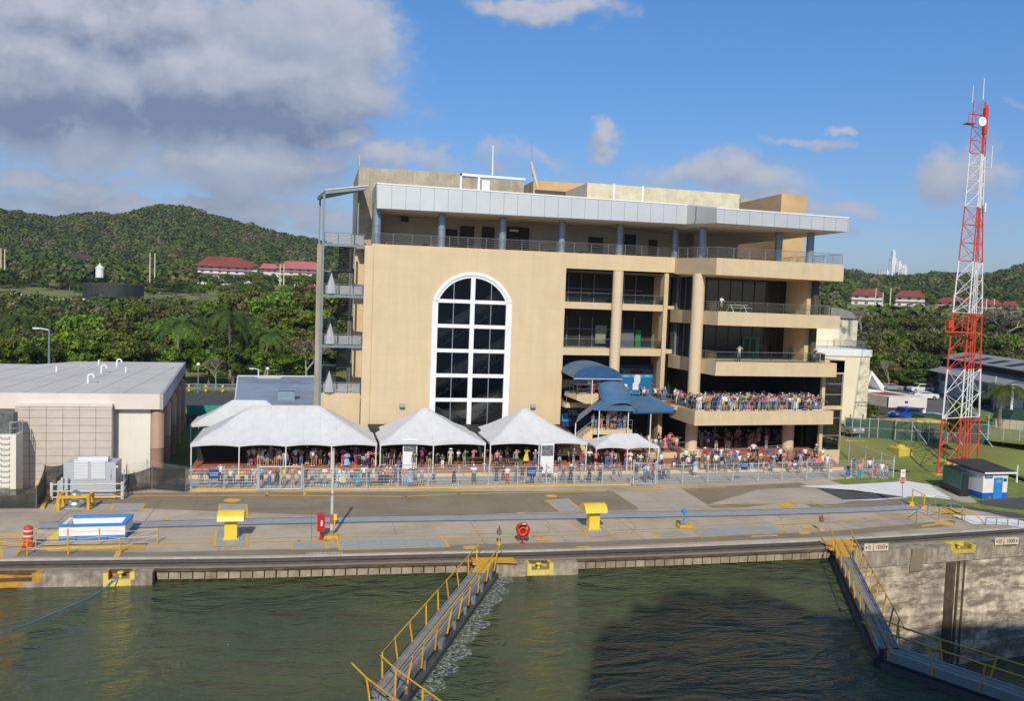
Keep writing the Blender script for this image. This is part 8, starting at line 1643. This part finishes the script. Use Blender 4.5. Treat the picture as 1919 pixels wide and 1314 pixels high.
for px,py,a,c,l_ in ((1588,897,'black','blue','skirt'),(1598,886,'black','dark grey','trousers'),(1611,897,'pink','teal','trousers'),(1615,885,'tan','grey','dress'),(1630,889,'white','black','shorts'),(1638,895,'red','red','trousers'),(1651,896,'white','light blue','shorts'),(1660,896,'tan','light blue','shorts')): person(g(px,py,.03),a,c,rp.choice(('down','face','brow')),l_,'on the lawn','people on the lawn',rp.uniform(-.6,.6))
for px,a,c,p,l_ in ((1220,'cream','white','face','shorts'),(1226,'white','white','down','trousers'),(1234,'navy','dark grey','down','trousers'),(1247,'pink','pink','brow','dress'),(1263,'orange','black','point','shorts'),(1268,'white','pink','down','shorts')): q=fy(px,846,84.0); person((q[0],84.0+rp.uniform(-.2,.3),1.36),a,c,p,l_,'on low stage','people on the low stage',rp.uniform(-.4,.4))
# arcade interior
for _ in range(46): crowd((rp.uniform(42.6,56.),rp.uniform(84.4,91),1.36),('down','face','brow','cross'))
for _ in range(14): crowd((rp.uniform(33.2,40.),rp.uniform(85,90),1.36),('down','face','brow','cross'))
# crowded balcony
z2=s2[2]; X0_,X1_=s2[0]+.4,s2[1]-1.
def z2at(x): return s2[2]+(s2[3]-s2[2])*(x-s2[0])/(s2[1]-s2[0])
n=46
front=[('cream','cream'),('white','white'),('yellow','black'),('orange','denim'),('tan','tan'),('black','black'),('navy','navy'),('blue','denim'),('light blue','light blue'),('white','yellow'),('white','black'),('lilac','cream'),('pink','light blue'),('black','cream'),('white','khaki'),('black','grey'),('green','denim'),('yellow','black'),('black','pink'),('red','black')]
for i in range(n):
    x=X0_+(X1_-X0_)*(i+.5)/n+rp.uniform(-.06,.06); a,c=front[i] if i<len(front) else (rp.choice(TOPS),rp.choice(BOTS)); person((x,YB+.62+rp.uniform(-.04,.1),z2at(x)),a,c,rp.choice(('lean','lean','face','brow','lean','up')),rp.choice(('trousers','shorts','trousers')),'at balcony rail','front row on the crowded balcony',rp.uniform(-.5,.5))
for i in range(40):
    x=X0_+(X1_-X0_)*(i+.3)/40+rp.uniform(-.1,.1); crowd((x,YB+1.25+rp.uniform(-.1,.25),z2at(x)),('face','brow','down','up'))
for i in range(60):
    x=X0_+.8+(X1_-X0_-1)*(i+.3)/60+rp.uniform(-.1,.1); crowd((x,YB+2.4+rp.uniform(-.3,2.2),z2at(x)),('face','brow','down'))
for i in range(13):
    y=88.6-i*.5; rnd_person((s2[0]+.55+rp.uniform(0,.5),y,z2),'at balcony side rail','people along the side rail of the crowded balcony',('lean','face','down','brow'))
for px,a,c in ((1174,'grey','black'),(1182,'blue','black'),(1204,'black','black'),(1209,'white','black'),(1217,'tan','blue'),(1229,'white','black'),(1236,'red','dark grey'),(1243,'black','denim'),(1249,'denim','denim')): q=fy(px,740,88.9); person((q[0],88.9+rp.uniform(0,.5),zw+.12),a,c,rp.choice(('face','down','brow')),'trousers','on upper walkway','people on the upper walkway',rp.uniform(-.8,.8))
for px,a,c in ((1084,'grey','black'),(1104,'white','navy'),(1112,'red','red'),(1125,'cream','black')): q=fy(px,740,86.1); person((q[0],86.2,zu),a,c,rp.choice(('lean','down')),'trousers','under vaulted awning','people under the vaulted awning',rp.uniform(-.8,.8))
for px,a,c in ((1112,'white','light blue'),(1119,'light blue','grey'),(1127,'orange','pink'),(1140,'white','khaki'),(1148,'red','black'),(1153,'white','black'),(1161,'denim','blue'),(1166,'navy','denim'),(1172,'white','khaki')): q=fy(px,806,82.6); person((q[0],82.75+rp.uniform(-.1,.5),ZM),a,c,rp.choice(('lean','down','face')),rp.choice(('shorts','trousers')),'on middle landing','people on the middle stair landing',rp.uniform(-.5,.5))
q=fy(1350,580,82.6); o=person((q[0],82.4,s4[2]),'white','khaki','lean','trousers','','people on the upper balconies',.3,hair='short'); o['label']='person in white shirt and khaki trousers leaning on the fourth level balcony rail'
for px,a,c,p,lab,Y in ((1384,'cream','grey','face','person in cream shirt and grey trousers filming on the third level balcony',82.6),(1526,'black','grey','face','person in black top filming at the right end of the third level balcony',82.5),(1479,'green','black','down','person in bright green vest standing back in the third level balcony',86.5),(1498,'grey','dark grey','down','person in grey walking at the back right of the third level balcony',85.8)): q=fy(px,675,Y); o=person((q[0],Y,s3[2]),a,c,p,'trousers','','people on the upper balconies',rp.uniform(-.5,.5)); o['label']=lab

crowd_build('shaded_crowd','dense crowd of visitors in the shade of the arcade and balcony')
for px,py in [(437,909),(475,908),(520,910),(532,909),(573,908),(608,910),(664,908),(690,911),(706,908),(790,909),(812,908),(888,906),(930,905),(1012,904),(1055,905),(1090,903),(1104,904),(1150,902),(1192,902),(1242,899)]: rnd_person(g(px,py,.03),'behind the fence','people in the row behind the fence',('face','brow','down','cross'))
for px,py in [(470,879),(500,878),(516,872),(533,875),(564,872),(600,872),(618,874),(650,879),(672,878),(688,877),(704,874),(724,878),(755,873),(768,879),(790,873),(805,878),(870,874),(886,872),(930,877),(968,874),(985,871),(1002,874),(1090,876),(1104,872),(1116,877),(1152,878),(1188,878),(1200,880),(1212,884)]: rnd_person(g(px,py,.78 if py<878 else .45),'under the tents','people on the brick terrace under the tents',('face','brow','down','cross'))
for px,py in [(1262,884),(1270,872),(1284,870),(1298,878),(1315,884),(1320,868),(1334,868),(1350,866),(1362,880),(1368,872),(1401,874),(1408,884),(1418,866),(1424,874),(1438,868),(1450,880),(1455,864),(1468,876),(1492,868),(1500,878),(1508,866),(1515,884),(1535,874)]:
    z=.03 if py>883 else (.45 if py>872 else .78); rnd_person(g(px,py,z),'by picnic tables','people among the picnic tables and steps',('face','brow','down','cross'))
for zone,lst in zone_n.items():
    if not zone: continue
    lst.sort(key=lambda q:(lambda v:-v[0]/v[2])(RC.T@(np.array(q[0].location)-np.array([0,0,HC]))))
    for k,(o,cl) in enumerate(lst): o['label']='person in %s, %s from left %s'%(cl,ordn(k),zone)

# ============================================================ HAZE
hb=B().box(-6100,-100,-40,8100,9100,330)
hz=obj('haze',hb,None); hz['kind']='stuff'; hm=D.materials.new('haze_air'); hm.use_nodes=True; t=hm.node_tree; n=t.nodes; n.clear(); o=n.new('ShaderNodeOutputMaterial'); v=n.new('ShaderNodeVolumePrincipled'); v.inputs['Density'].default_value=.00012; v.inputs['Color'].default_value=(.86,.92,1,1); v.inputs['Anisotropy'].default_value=.2; t.links.new(v.outputs[0],o.inputs['Volume']); hz.data.materials.append(hm)
